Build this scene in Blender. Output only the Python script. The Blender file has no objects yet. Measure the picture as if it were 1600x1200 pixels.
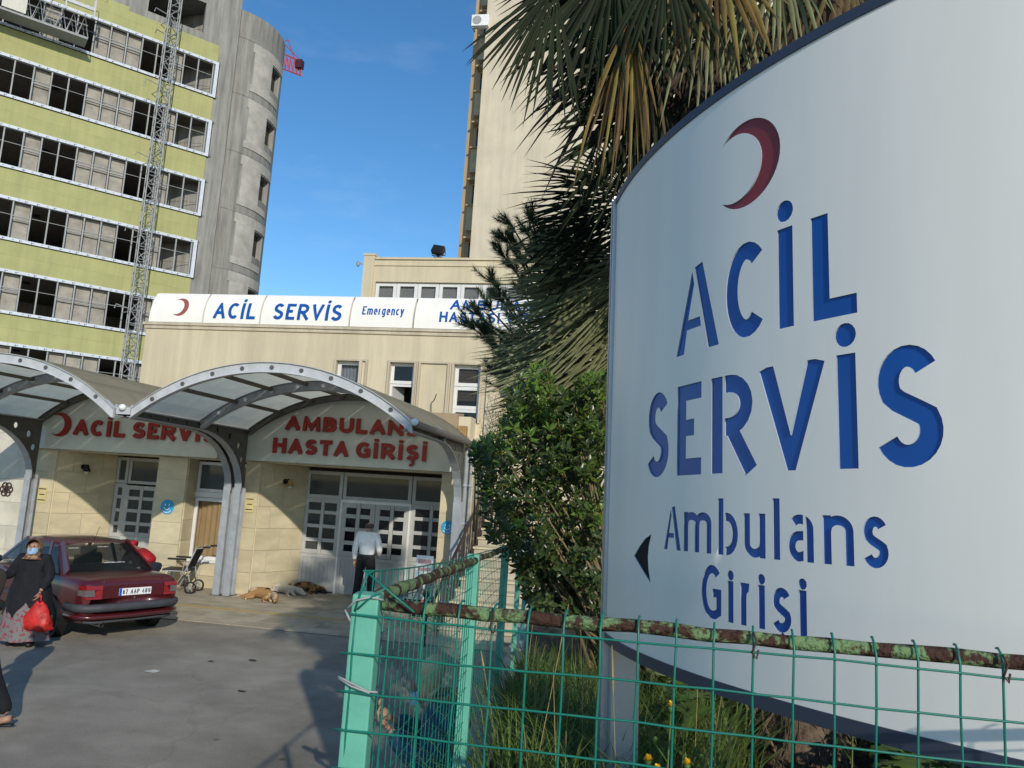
import bpy, bmesh, math, random
from mathutils import Vector, Matrix, Quaternion
from mathutils.geometry import delaunay_2d_cdt
R = math.radians
random.seed(7)
SC = bpy.context.scene
COL = SC.collection

# ------------------------------------------------------------------ camera
EYE = Vector((0, 0, 2.5))
PITCH, ROLL, YAW, FPX = R(7.84), R(3.556), R(-10.153), 1200.0
_f = Vector((math.sin(YAW) * math.cos(PITCH), math.cos(YAW) * math.cos(PITCH), math.sin(PITCH)))
_r0 = Vector((math.cos(YAW), -math.sin(YAW), 0))
_u0 = _r0.cross(_f)
_r = _r0 * math.cos(ROLL) + _u0 * math.sin(ROLL)
_u = _u0 * math.cos(ROLL) - _r0 * math.sin(ROLL)
cd = bpy.data.cameras.new('camera'); cam = bpy.data.objects.new('camera', cd); COL.objects.link(cam)
cam.matrix_world = Matrix(((_r.x, _u.x, -_f.x, EYE.x), (_r.y, _u.y, -_f.y, EYE.y), (_r.z, _u.z, -_f.z, EYE.z), (0, 0, 0, 1)))
cd.sensor_width = 36; cd.lens = 36 * FPX / 1600; cd.clip_start = 0.05; cd.clip_end = 3000
SC.camera = cam

# ------------------------------------------------------------------ sky, sun, exposure
SUN_AZ, SUN_EL = R(30), R(23)           # sun stands behind the viewer, a little to the right
W = bpy.data.worlds.new('World'); SC.world = W; W.use_nodes = True
_n = W.node_tree.nodes; _n.clear()
_bg = _n.new('ShaderNodeBackground'); _out = _n.new('ShaderNodeOutputWorld'); _sk = _n.new('ShaderNodeTexSky')
_sk.sky_type = 'NISHITA'; _sk.sun_disc = False; _sk.sun_elevation = SUN_EL; _sk.sun_rotation = math.pi - SUN_AZ
_sk.altitude = 50; _sk.air_density = 1.0; _sk.dust_density = 0.1; _sk.ozone_density = 3.0
_bg.inputs['Strength'].default_value = 0.15
_tc = _n.new('ShaderNodeTexCoord'); _mp = _n.new('ShaderNodeMapping'); _mp.inputs['Scale'].default_value = (2.2, 2.2, 7.0)
_nz = _n.new('ShaderNodeTexNoise'); _nz.inputs['Scale'].default_value = 2.4; _nz.inputs['Detail'].default_value = 8; _nz.inputs['Roughness'].default_value = 0.6
_mr = _n.new('ShaderNodeMapRange'); _mr.inputs['From Min'].default_value = 0.56; _mr.inputs['From Max'].default_value = 0.85; _mr.inputs['To Max'].default_value = 0.10
_mx = _n.new('ShaderNodeMixRGB'); _mx.inputs['Color2'].default_value = (5.5, 5.8, 6.2, 1)   # thin high cloud wisps
_hs = _n.new('ShaderNodeHueSaturation'); _hs.inputs['Saturation'].default_value = 1.22; _hs.inputs['Hue'].default_value = 0.499; _hs.inputs['Value'].default_value = 0.95
for _a, _b in ((_tc.outputs['Generated'], _mp.inputs[0]), (_mp.outputs[0], _nz.inputs['Vector']), (_nz.outputs['Fac'], _mr.inputs['Value']), (_mr.outputs[0], _mx.inputs['Fac']), (_hs.outputs[0], _mx.inputs['Color1']), (_sk.outputs[0], _hs.inputs['Color'])): W.node_tree.links.new(_a, _b)
W.node_tree.links.new(_mx.outputs[0], _bg.inputs[0]); W.node_tree.links.new(_bg.outputs[0], _out.inputs[0])
_sl = bpy.data.lights.new('sun', 'SUN'); _sl.energy = 3.0; _sl.angle = R(0.6); _sl.color = (1.0, 0.93, 0.80)
sun = bpy.data.objects.new('sun', _sl); COL.objects.link(sun)
_trav = Vector((-math.sin(SUN_AZ) * math.cos(SUN_EL), math.cos(SUN_AZ) * math.cos(SUN_EL), -math.sin(SUN_EL)))
sun.rotation_euler = _trav.to_track_quat('-Z', 'Y').to_euler(); sun.location = (6, -10, 12)
SC.view_settings.view_transform = 'Standard'; SC.view_settings.look = 'None'
SC.view_settings.exposure = 0.15; SC.view_settings.gamma = 1.0; SC.view_settings.use_curve_mapping = False
SC.render.engine = 'CYCLES'; SC.cycles.max_bounces = 6; SC.cycles.transparent_max_bounces = 8

# measuring helpers: a photo point carried onto a real plane of the place
def ray(u, v): return _r * ((u - 800) / FPX) - _u * ((v - 600) / FPX) + _f
def onY(u, v, y): d = ray(u, v); return EYE + d * (y / d.y)
def onX(u, v, x): d = ray(u, v); return EYE + d * (x / d.x)
def onZ(u, v, z=0.0): d = ray(u, v); return EYE + d * ((z - EYE.z) / d.z)
def at(u, v, d): return EYE + ray(u, v) * d

# ------------------------------------------------------------------ object helpers
def tag(o, label=None, cat=None, group=None, kind=None):
    if label: o['label'] = label
    if cat: o['category'] = cat
    if group: o['group'] = group
    if kind: o['kind'] = kind
    return o
def thing(name, label, cat, loc=(0, 0, 0), rz=0.0, group=None):
    o = bpy.data.objects.new(name, None); COL.objects.link(o)
    o.empty_display_size = 0.2; o.location = loc; o.rotation_euler = (0, 0, rz)
    return tag(o, label, cat, group)
def link(name, me, parent=None, local=False):
    o = bpy.data.objects.new(name, me); COL.objects.link(o)
    if parent is not None:
        o.parent = parent
        if parent.type == 'EMPTY' and not local:
            o.matrix_parent_inverse = (Matrix.Translation(parent.location) @ parent.rotation_euler.to_matrix().to_4x4()).inverted()
    return o
def copy_tree(o, parent=None):
    c = o.copy(); COL.objects.link(c)
    if parent is not None: c.parent = parent
    for ch in [k for k in bpy.data.objects if k.parent == o]: copy_tree(ch, c)
    return c

class MB:
    def __init__(s): s.v = []; s.f = []; s.m = []; s.cur = 0
    def add(s, vs, fs):
        b = len(s.v); s.v += [tuple(p) for p in vs]
        for f in fs: s.f.append([b + i for i in f]); s.m.append(s.cur)
        return s
    def quad(s, a, b, c, d): return s.add([a, b, c, d], [(0, 1, 2, 3)])
    def box(s, c, sz, rz=0.0, M=None):
        x, y, z = sz[0] / 2, sz[1] / 2, sz[2] / 2
        vs = [Vector((i * x, j * y, k * z)) for k in (-1, 1) for j in (-1, 1) for i in (-1, 1)]
        rot = M or Matrix.Rotation(rz, 3, 'Z')
        vs = [rot @ p + Vector(c) for p in vs]
        return s.add(vs, [(0, 2, 3, 1), (4, 5, 7, 6), (0, 1, 5, 4), (2, 6, 7, 3), (0, 4, 6, 2), (1, 3, 7, 5)])
    def span(s, a, b):
        return s.box([(a[i] + b[i]) / 2 for i in range(3)], [abs(b[i] - a[i]) for i in range(3)])
    def bar(s, p, q, w, h, up=(0, 0, 1)):
        p = Vector(p); q = Vector(q); d = (q - p); L = d.length
        if L < 1e-6: return s
        d.normalize(); up = Vector(up); sd = d.cross(up)
        if sd.length < 1e-4: sd = d.cross(Vector((1, 0, 0)))
        sd.normalize(); u2 = sd.cross(d)
        M = Matrix((sd, d, u2)).transposed()
        return s.box((p + q) / 2, (w, L, h), M=M)
    def tube(s, pts, r, n=8, cap=True, flat=1.0, up=None):
        pts = [Vector(p) for p in pts]; k = len(pts); rs = r if isinstance(r, (list, tuple)) else [r] * k
        ref = None; rings = []
        for i, p in enumerate(pts):
            t = (pts[min(i + 1, k - 1)] - pts[max(i - 1, 0)]).normalized()
            if ref is None:
                ref = Vector(up) if up else (Vector((0, 0, 1)) if abs(t.z) < 0.9 else Vector((1, 0, 0)))
            a = t.cross(ref)
            if a.length < 1e-5: a = t.cross(Vector((0, 1, 0)))
            a.normalize(); b = a.cross(t); ref = b
            rings.append([p + a * (math.cos(2 * math.pi * j / n) * rs[i]) + b * (math.sin(2 * math.pi * j / n) * rs[i] * flat) for j in range(n)])
        vs = [q for rg in rings for q in rg]; fs = []
        for i in range(k - 1):
            for j in range(n):
                fs.append((i * n + j, i * n + (j + 1) % n, (i + 1) * n + (j + 1) % n, (i + 1) * n + j))
        if cap: fs.append(tuple(range(n))[::-1]); fs.append(tuple((k - 1) * n + j for j in range(n)))
        return s.add(vs, fs)
    def ball(s, c, r, n=10, m=7, M=None):
        r = r if isinstance(r, (list, tuple)) else (r, r, r); vs = []; fs = []; M = M or Matrix.Identity(3)
        for i in range(m + 1):
            th = math.pi * i / m
            for j in range(n):
                ph = 2 * math.pi * j / n
                vs.append(M @ Vector((r[0] * math.sin(th) * math.cos(ph), r[1] * math.sin(th) * math.sin(ph), r[2] * math.cos(th))) + Vector(c))
        for i in range(m):
            for j in range(n): fs.append((i * n + j, (i + 1) * n + j, (i + 1) * n + (j + 1) % n, i * n + (j + 1) % n))
        return s.add(vs, fs)
    def disc(s, c, ax, r, t, n=16):
        ax = Vector(ax).normalized() * (t / 2); c = Vector(c)
        return s.tube([c - ax, c + ax], r, n)
    def mesh(s, name, mats, smooth=False):
        me = bpy.data.meshes.new(name); me.from_pydata(s.v, [], s.f)
        for m in (mats if isinstance(mats, (list, tuple)) else [mats]): me.materials.append(m)
        if any(s.m): me.polygons.foreach_set('material_index', s.m)
        if smooth: me.polygons.foreach_set('use_smooth', [True] * len(s.f))
        me.update(); return me
    def build(s, name, mats, parent=None, smooth=False, local=False, bevel=0.0, weld=False):
        me = s.mesh(name, mats, smooth)
        if weld or bevel:
            bm = bmesh.new(); bm.from_mesh(me); bmesh.ops.remove_doubles(bm, verts=bm.verts, dist=1e-5)
            if bevel:
                es = [e for e in bm.edges if e.is_manifold and e.calc_face_angle(0) > 0.6]
                bmesh.ops.bevel(bm, geom=es, offset=bevel, segments=2, affect='EDGES', profile=0.6)
            bmesh.ops.recalc_face_normals(bm, faces=bm.faces)
            bm.to_mesh(me); bm.free()
        return link(name, me, parent, local)
    def single(s, name, mats, label, cat, group=None, kind=None, smooth=False, bevel=0.0):
        # one-mesh thing, origin at the middle of its base
        xs = [p[0] for p in s.v]; ys = [p[1] for p in s.v]; zs = [p[2] for p in s.v]
        o0 = Vector(((min(xs) + max(xs)) / 2, (min(ys) + max(ys)) / 2, min(zs)))
        s.v = [tuple(Vector(p) - o0) for p in s.v]
        o = s.build(name, mats, None, smooth, bevel=bevel); o.location = o0
        return tag(o, label, cat, group, kind)

UNIT = {}
def unit_box(mat):
    k = mat.name
    if k not in UNIT:
        b = MB(); b.box((0, 0, 0), (1, 1, 1)); me = b.mesh('piece', mat)
        bm = bmesh.new(); bm.from_mesh(me); bmesh.ops.recalc_face_normals(bm, faces=bm.faces); bm.to_mesh(me); bm.free()
        UNIT[k] = me
    return UNIT[k]
def piece(name, mat, parent, c, sz, rz=0.0, rx=0.0, ry=0.0):
    o = link(name, unit_box(mat), parent); o.location = c; o.scale = sz; o.rotation_euler = (rx, ry, rz); return o

# ------------------------------------------------------------------ materials
def hexlin(r, g, b): return tuple(((c / 255) / 12.92 if c / 255 <= 0.04045 else (((c / 255) + 0.055) / 1.055) ** 2.4) for c in (r, g, b))
MATS = {}
def mat(name, col, rough=0.8, var=0.12, scale=3.0, bump=0.0, bscale=40.0, metal=0.0, spec=0.4, col2=None, stretch=(1, 1, 1),
        rnd=0.0, coat=0.0, transl=0.0, alpha=1.0, thresh=None, detail=6.0, island=0.0, hue=0.0):
    if name in MATS: return MATS[name]
    m = bpy.data.materials.new(name); m.use_nodes = True; nt = m.node_tree; N = nt.nodes; Lk = nt.links
    b = N['Principled BSDF']
    tc = N.new('ShaderNodeTexCoord'); mp = N.new('ShaderNodeMapping'); mp.inputs['Scale'].default_value = stretch
    geo = N.new('ShaderNodeNewGeometry'); oi = N.new('ShaderNodeObjectInfo')
    add = N.new('ShaderNodeVectorMath'); add.operation = 'MULTIPLY_ADD'
    add.inputs[1].default_value = (37, 19, 53)
    cmb = N.new('ShaderNodeCombineXYZ')
    Lk.new(oi.outputs['Random'], cmb.inputs[0]); Lk.new(oi.outputs['Random'], cmb.inputs[1]); Lk.new(oi.outputs['Random'], cmb.inputs[2])
    Lk.new(cmb.outputs[0], add.inputs[0]); Lk.new(geo.outputs['Position'], add.inputs[2])
    Lk.new(add.outputs[0], mp.inputs['Vector'])
    ns = N.new('ShaderNodeTexNoise'); ns.inputs['Scale'].default_value = scale; ns.inputs['Detail'].default_value = detail
    ns.inputs['Roughness'].default_value = 0.62
    Lk.new(mp.outputs[0], ns.inputs['Vector'])
    rp = N.new('ShaderNodeValToRGB')
    c2 = col2 if col2 else tuple(max(0.0, c * (1 - 2.2 * var)) for c in col)
    if thresh is not None: rp.color_ramp.elements[0].position = thresh - 0.03; rp.color_ramp.elements[1].position = thresh + 0.03
    else: rp.color_ramp.elements[0].position = 0.32; rp.color_ramp.elements[1].position = 0.68
    hi = col if col2 else tuple(min(1.0, c * (1 + 0.8 * var)) for c in col)
    rp.color_ramp.elements[0].color = (*c2, 1); rp.color_ramp.elements[1].color = (*hi, 1)
    Lk.new(ns.outputs['Fac'], rp.inputs['Fac'])
    out = rp.outputs['Color']
    if rnd or island:
        hs = N.new('ShaderNodeHueSaturation'); mr = N.new('ShaderNodeMapRange')
        a = rnd or island
        mr.inputs['To Min'].default_value = 1 - a; mr.inputs['To Max'].default_value = 1 + a * 0.8
        src = oi.outputs['Random'] if rnd else geo.outputs['Random Per Island']
        Lk.new(src, mr.inputs['Value']); Lk.new(mr.outputs[0], hs.inputs['Value']); Lk.new(out, hs.inputs['Color'])
        if hue:
            m2 = N.new('ShaderNodeMapRange'); m2.inputs['To Min'].default_value = 0.5 - hue; m2.inputs['To Max'].default_value = 0.5 + hue
            Lk.new(src, m2.inputs['Value']); Lk.new(m2.outputs[0], hs.inputs['Hue'])
        out = hs.outputs['Color']
    Lk.new(out, b.inputs['Base Color'])
    b.inputs['Roughness'].default_value = rough; b.inputs['Metallic'].default_value = metal
    b.inputs['Specular IOR Level'].default_value = spec
    if coat: b.inputs['Coat Weight'].default_value = coat; b.inputs['Coat Roughness'].default_value = 0.08
    if bump:
        n2 = N.new('ShaderNodeTexNoise'); n2.inputs['Scale'].default_value = bscale; n2.inputs['Detail'].default_value = 5
        Lk.new(mp.outputs[0], n2.inputs['Vector'])
        bp = N.new('ShaderNodeBump'); bp.inputs['Strength'].default_value = bump; bp.inputs['Distance'].default_value = 0.02
        Lk.new(n2.outputs['Fac'], bp.inputs['Height']); Lk.new(bp.outputs[0], b.inputs['Normal'])
    if transl:
        tr = N.new('ShaderNodeBsdfTranslucent'); mx = N.new('ShaderNodeMixShader'); mx.inputs[0].default_value = transl
        Lk.new(out, tr.inputs['Color']); Lk.new(b.outputs[0], mx.inputs[1]); Lk.new(tr.outputs[0], mx.inputs[2])
        Lk.new(mx.outputs[0], N['Material Output'].inputs['Surface'])
    MATS[name] = m; return m
def glass(name, tint, alpha=0.75, rough=0.04):
    m = bpy.data.materials.new(name); m.use_nodes = True; nt = m.node_tree; b = nt.nodes['Principled BSDF']
    b.inputs['Base Color'].default_value = (*tint, 1); b.inputs['Roughness'].default_value = rough; b.inputs['Specular IOR Level'].default_value = 0.5
    tr = nt.nodes.new('ShaderNodeBsdfTransparent'); mx = nt.nodes.new('ShaderNodeMixShader'); mx.inputs[0].default_value = alpha
    nt.links.new(tr.outputs[0], mx.inputs[1]); nt.links.new(b.outputs[0], mx.inputs[2])
    nt.links.new(mx.outputs[0], nt.nodes['Material Output'].inputs['Surface'])
    return m

asphalt = mat('asphalt', (0.345, 0.305, 0.242), 0.9, 0.16, 0.55, 0.5, 190.0)
def _asph():
    nt = asphalt.node_tree; N = nt.nodes; L = nt.links; b = N['Principled BSDF']
    src = b.inputs['Base Color'].links[0].from_socket; geo = [n for n in N if n.bl_idname == 'ShaderNodeNewGeometry'][0]
    n1 = N.new('ShaderNodeTexNoise'); n1.inputs['Scale'].default_value = 2.3; n1.inputs['Detail'].default_value = 3
    n2 = N.new('ShaderNodeTexNoise'); n2.inputs['Scale'].default_value = 260; n2.inputs['Detail'].default_value = 2
    n3 = N.new('ShaderNodeTexVoronoi'); n3.inputs['Scale'].default_value = 1.1; n3.inputs['Randomness'].default_value = 1
    for n in (n1, n2, n3): L.new(geo.outputs['Position'], n.inputs['Vector'])
    r3 = N.new('ShaderNodeMapRange'); r3.inputs['From Min'].default_value = 0.02; r3.inputs['From Max'].default_value = 0.05
    r3.inputs['To Min'].default_value = 0.45; r3.inputs['To Max'].default_value = 1.0; L.new(n3.outputs['Distance'], r3.inputs['Value'])
    r1 = N.new('ShaderNodeMapRange'); r1.inputs['To Min'].default_value = 0.72; r1.inputs['To Max'].default_value = 1.28; L.new(n1.outputs['Fac'], r1.inputs['Value'])
    r2 = N.new('ShaderNodeMapRange'); r2.inputs['To Min'].default_value = 0.62; r2.inputs['To Max'].default_value = 1.38; L.new(n2.outputs['Fac'], r2.inputs['Value'])
    m1 = N.new('ShaderNodeMath'); m1.operation = 'MULTIPLY'; L.new(r1.outputs[0], m1.inputs[0]); L.new(r2.outputs[0], m1.inputs[1])
    m2 = N.new('ShaderNodeMath'); m2.operation = 'MULTIPLY'; L.new(m1.outputs[0], m2.inputs[0]); L.new(r3.outputs[0], m2.inputs[1])
    n4 = N.new('ShaderNodeTexVoronoi'); n4.feature = 'DISTANCE_TO_EDGE'; n4.inputs['Scale'].default_value = 0.42        # hairline cracks
    n5 = N.new('ShaderNodeTexNoise'); n5.inputs['Scale'].default_value = 2.5; n5.inputs['Detail'].default_value = 6
    va = N.new('ShaderNodeVectorMath'); va.operation = 'MULTIPLY_ADD'; va.inputs[1].default_value = (.55, .55, .55)
    L.new(geo.outputs['Position'], n5.inputs['Vector']); L.new(n5.outputs['Color'], va.inputs[0]); L.new(geo.outputs['Position'], va.inputs[2]); L.new(va.outputs[0], n4.inputs['Vector'])
    r4 = N.new('ShaderNodeMapRange'); r4.inputs['From Min'].default_value = 0.003; r4.inputs['From Max'].default_value = 0.012; r4.inputs['To Min'].default_value = 0.91; L.new(n4.outputs['Distance'], r4.inputs['Value'])
    n6 = N.new('ShaderNodeTexNoise'); n6.inputs['Scale'].default_value = 55; n6.inputs['Detail'].default_value = 3; L.new(geo.outputs['Position'], n6.inputs['Vector'])
    r6 = N.new('ShaderNodeMapRange'); r6.inputs['To Min'].default_value = 0.70; r6.inputs['To Max'].default_value = 1.30; L.new(n6.outputs['Fac'], r6.inputs['Value'])
    m3 = N.new('ShaderNodeMath'); m3.operation = 'MULTIPLY'; L.new(r4.outputs[0], m3.inputs[0]); L.new(r6.outputs[0], m3.inputs[1])
    m4 = N.new('ShaderNodeMath'); m4.operation = 'MULTIPLY'; L.new(m2.outputs[0], m4.inputs[0]); L.new(m3.outputs[0], m4.inputs[1]); m2 = m4
    hs = N.new('ShaderNodeHueSaturation'); L.new(m2.outputs[0], hs.inputs['Value']); L.new(src, hs.inputs['Color']); L.new(hs.outputs[0], b.inputs['Base Color'])
_asph()
stone_pave = mat('stone_pave', (0.46, 0.40, 0.30), 0.75, 0.14, 2.2, 0.15, 60, rnd=0.07)
travert = mat('travertine', (0.58, 0.50, 0.335), 0.6, 0.09, 1.6, 0.12, 50, stretch=(1, 1, 2.5), rnd=0.07)
travert_w = mat('pale_travertine', (0.62, 0.58, 0.48), 0.6, 0.10, 2.0, 0.1, 50, rnd=0.05)
grout = mat('grout', (0.20, 0.17, 0.12), 0.9)
def weathered(name, col, streak=0.16):
    m = mat(name, col, 0.85, 0.05, 0.7, 0.10, 70)
    nt = m.node_tree; N = nt.nodes; L = nt.links; b = N['Principled BSDF']
    src = b.inputs['Base Color'].links[0].from_socket; geo = [n for n in N if n.bl_idname == 'ShaderNodeNewGeometry'][0]
    mp = N.new('ShaderNodeMapping'); mp.inputs['Scale'].default_value = (2.2, 2.2, 0.16); L.new(geo.outputs['Position'], mp.inputs[0])
    n1 = N.new('ShaderNodeTexNoise'); n1.inputs['Scale'].default_value = 1.6; n1.inputs['Detail'].default_value = 7; n1.inputs['Roughness'].default_value = 0.7
    L.new(mp.outputs[0], n1.inputs['Vector'])
    r1 = N.new('ShaderNodeMapRange'); r1.inputs['From Min'].default_value = 0.35; r1.inputs['From Max'].default_value = 0.62
    r1.inputs['To Min'].default_value = 1 - streak; r1.inputs['To Max'].default_value = 1.03; L.new(n1.outputs['Fac'], r1.inputs['Value'])
    hs = N.new('ShaderNodeHueSaturation'); L.new(r1.outputs[0], hs.inputs['Value']); L.new(src, hs.inputs['Color']); L.new(hs.outputs[0], b.inputs['Base Color'])
    return m
cream = weathered('cream_stucco', (0.63, 0.54, 0.375))
tower_cream = weathered('tower_stucco', (0.62, 0.54, 0.405), 0.10)
tower_brown = weathered('brown_stucco', (0.46, 0.33, 0.185), 0.2)
trim_cream = weathered('cream_trim', (0.58, 0.50, 0.37), 0.25)
upvc = mat('white_upvc', (0.72, 0.71, 0.69), 0.45, 0.04)
upvc_grey = mat('grey_upvc', (0.43, 0.43, 0.41), 0.45, 0.05)
dark_glass = glass('dark_glass', (0.012, 0.014, 0.016), 0.80)
pale_glass = glass('hazy_glass', (0.10, 0.11, 0.10), 0.45)  # paler and more see-through than the dark glass
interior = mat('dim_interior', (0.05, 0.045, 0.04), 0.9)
fascia_m = mat('fascia_panel', (0.58, 0.60, 0.545), 0.5, 0.03)
red_letter = mat('red_letter', (0.29, 0.022, 0.016), 0.5, 0.05)
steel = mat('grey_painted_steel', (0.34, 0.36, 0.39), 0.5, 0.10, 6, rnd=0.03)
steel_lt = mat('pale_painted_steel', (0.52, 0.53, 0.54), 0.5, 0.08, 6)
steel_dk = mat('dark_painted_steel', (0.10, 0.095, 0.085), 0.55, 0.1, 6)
purlin_m = mat('brown_purlin', (0.13, 0.11, 0.085), 0.6)
poly_roof = mat('milky_roof_sheet', (0.80, 0.74, 0.56), 0.55, 0.06, 2.5, transl=0.80)
black = mat('black', (0.012, 0.012, 0.013), 0.5)
rubber = mat('black_rubber', (0.018, 0.018, 0.018), 0.8)
white_p = mat('white_paint', (0.80, 0.80, 0.79), 0.4, 0.02)
sign_white = mat('sign_white', (0.90, 0.855, 0.77), 0.38, 0.022, 2.2, stretch=(2.5, 2.5, .35))
sign_grime = None
sign_blue = mat('sign_blue', (0.006, 0.085, 0.36), 0.35, 0.04)
sign_dkblue = mat('sign_navy', (0.004, 0.006, 0.016), 0.6, 0.04, spec=.15)
sign_red = mat('sign_red', (0.26, 0.035, 0.035), 0.4, 0.04)
rim_m = mat('sign_rim', (0.045, 0.055, 0.085), 0.45, 0.05)
alu = mat('brushed_aluminium', (0.50, 0.51, 0.52), 0.38, 0.05, 4, metal=0.55)
sticker_blue = mat('sticker_blue', (0.03, 0.33, 0.62), 0.5, 0.03)
paper = mat('paper', (0.62, 0.60, 0.52), 0.8, 0.04)
paper_y = mat('yellowed_paper', (0.62, 0.52, 0.25), 0.8, 0.08)
concrete = weathered('raw_concrete', (0.32, 0.312, 0.288), 0.40)
concrete_lt = mat('pale_concrete', (0.46, 0.44, 0.40), 0.9, 0.12, 1.2)
concrete_in = mat('infill_block', (0.36, 0.33, 0.28), 0.9, 0.14, 2.0, rnd=0.08)
yellow_ins = weathered('yellow_insulation', (0.40, 0.395, 0.172), 0.10)
foil = mat('foil_strip', (0.60, 0.64, 0.70), 0.5, 0.06)
galv = mat('galvanised', (0.33, 0.34, 0.34), 0.55, 0.08, 5)
red_steel = mat('red_crane_steel', (0.45, 0.05, 0.05), 0.6)
green_post = mat('mint_post', (0.125, 0.41, 0.30), 0.5, 0.07, 12, 0.05, 80)
green_wire = mat('green_wire', (0.007, 0.165, 0.118), 0.42, 0.06, 20)
rusty_pipe = mat('flaking_pipe', (0.15, 0.235, 0.10), 0.8, col2=(0.050, 0.020, 0.011), scale=30, thresh=0.525, bump=0.7, bscale=90, detail=9)
wood = mat('wood', (0.42, 0.25, 0.09), 0.7, 0.15, 8)
beige_block = mat('beige_block', (0.36, 0.27, 0.17), 0.85, 0.06)
curtain_m = mat('curtain', (0.52, 0.36, 0.18), 0.85, 0.06)
lace_m = mat('lace_curtain', (0.48, 0.52, 0.56), 0.85, 0.08)
blind_m = mat('brown_blind', (0.13, 0.085, 0.055), 0.7, 0.05)
iron = mat('brown_iron', (0.055, 0.035, 0.025), 0.6)
# ------------------------------------------------------------------ lettering: strokes drawn as outlines
def arc(cx, cy, rx, ry, a0, a1, n=14):
    return [(cx + rx * math.cos(R(a0 + (a1 - a0) * i / n)), cy + ry * math.sin(R(a0 + (a1 - a0) * i / n))) for i in range(n + 1)]
XH = 0.70                                   # x-height of the small letters
def _bowl(x, y0, y1, w, n=10):              # bowl leaving a stem at x to the right and coming back
    cy, ry = (y0 + y1) / 2, (y1 - y0) / 2
    return [(x, y1), (x + w * 0.45, y1)] + arc(x + w * 0.45, cy, w * 0.55, ry, 88, -88, n) + [(x + w * 0.45, y0), (x, y0)]
GL = {
 'A': [[(0, 0), (.5, 1), (1, 0)], [(.19, .33), (.81, .33)]],
 'B': [[(0, 0), (0, 1)], _bowl(0, .53, 1, .92), _bowl(0, 0, .53, 1)],
 'C': [arc(.56, .5, .56, .5, 48, 312, 22)],
 'E': [[(1, 1), (0, 1), (0, 0), (1, 0)], [(0, .52), (.86, .52)]],
 'G': [arc(.56, .5, .56, .5, 48, 268, 20) + [(.75, 0), (1, .07), (1, .48), (.6, .48)]],
 'H': [[(0, 0), (0, 1)], [(1, 0), (1, 1)], [(0, .52), (1, .52)]],
 'I': [[(.5, 0), (.5, 1)]],
 'L': [[(0, 1), (0, 0), (1, 0)]],
 'M': [[(0, 0), (.06, 1), (.5, .12), (.94, 1), (1, 0)]],
 'N': [[(0, 0), (0, 1), (1, 0), (1, 1)]],
 'P': [[(0, 0), (0, 1)], _bowl(0, .45, 1, 1)],
 'R': [[(0, 0), (0, 1)], _bowl(0, .46, 1, .96), [(.45, .46), (1, 0)]],
 'S': [arc(.52, .745, .46, .255, 28, 225, 14)[:-1] + [(.28, .55), (.72, .44)] + arc(.48, .255, .52, .255, 45, -155, 14)[1:]],
 'T': [[(0, 1), (1, 1)], [(.5, 1), (.5, 0)]],
 'U': [[(0, 1), (0, .36)] + arc(.5, .36, .5, .36, 180, 360, 14)[1:] + [(1, 1)]],
 'V': [[(0, 1), (.5, 0), (1, 1)]],
 'D': [[(0, 0), (0, 1)], _bowl(0, 0, 1, 1)],
 'a': [[(.1, XH * .90)] + arc(.48, XH * .74, .52, XH * .26, 115, 0, 10) + [(1, 0)],
       [(1, XH * .58), (.5, XH * .56)] + arc(.42, XH * .28, .42, XH * .28, 100, 268, 12) + [(.7, XH * .04), (1, XH * .2)]],
 'b': [[(0, 0), (0, 1)], _bowl(0, 0, XH, 1)],
 'c': [arc(.56, XH * .5, .56, XH * .5, 45, 315, 16)],
 'e': [[(.04, XH * .5), (1, XH * .5)] + arc(.5, XH * .5, .5, XH * .5, 5, 310, 20)],
 'g': [arc(.5, XH * .5, .5, XH * .5, 80, 280, 14), [(.55, XH), (1, XH), (1, -.12), (.8, -.3), (.1, -.3)], [(.55, 0), (1, .12)]],
 'i': [[(.5, 0), (.5, XH)]],
 'l': [[(.5, 0), (.5, 1)]],
 'm': [[(0, 0), (0, XH)], [(0, XH * .72)] + arc(.25, XH * .78, .25, XH * .22, 150, 0, 10) + [(.5, 0)], [(.5, XH * .72)] + arc(.75, XH * .78, .25, XH * .22, 150, 0, 10) + [(1, 0)]],
 'n': [[(0, 0), (0, XH)], [(0, XH * .70)] + arc(.5, XH * .72, .5, XH * .28, 155, 0, 14) + [(1, 0)]],
 'r': [[(0, 0), (0, XH)], [(0, XH * .70)] + arc(.75, XH * .72, .75, XH * .28, 160, 80, 8)],
 's': [[(p[0], p[1] * XH) for p in arc(.52, .745, .46, .255, 28, 225, 12)[:-1] + [(.28, .55), (.72, .44)] + arc(.48, .255, .52, .255, 45, -155, 12)[1:]]],
 'u': [[(0, XH)] + arc(.5, XH * .28, .5, XH * .28, 180, 335, 14) + [(1, XH * .30)], [(1, XH), (1, 0)]],
 'y': [[(0, XH), (.5, 0)], [(1, XH), (.5, 0), (.3, -.26), (0, -.3)]],
 '4': [[(.72, 0), (.72, 1), (0, .3), (1, .3)]],
 '6': [arc(.5, .32, .5, .32, 0, 182, 12), arc(.5, .32, .5, .32, 178, 362, 12), [(0, .36), (.1, .75), (.45, 1), (.9, .93)]],
 '7': [[(0, 1), (1, 1), (.38, 0)]],
 '8': [arc(.5, .76, .42, .24, 0, 182, 10), arc(.5, .76, .42, .24, 178, 362, 10), arc(.5, .26, .5, .26, 0, 182, 10), arc(.5, .26, .5, .26, 178, 362, 10)],
 '9': [arc(.5, .68, .5, .32, 0, 182, 12), arc(.5, .68, .5, .32, 178, 362, 12), [(1, .64), (.9, .25), (.55, 0), (.1, .07)]],
}
GL['İ'] = GL['I']; GL['Ş'] = GL['S']; GL['ş'] = GL['s']; GL['ı'] = GL['i']
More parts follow.
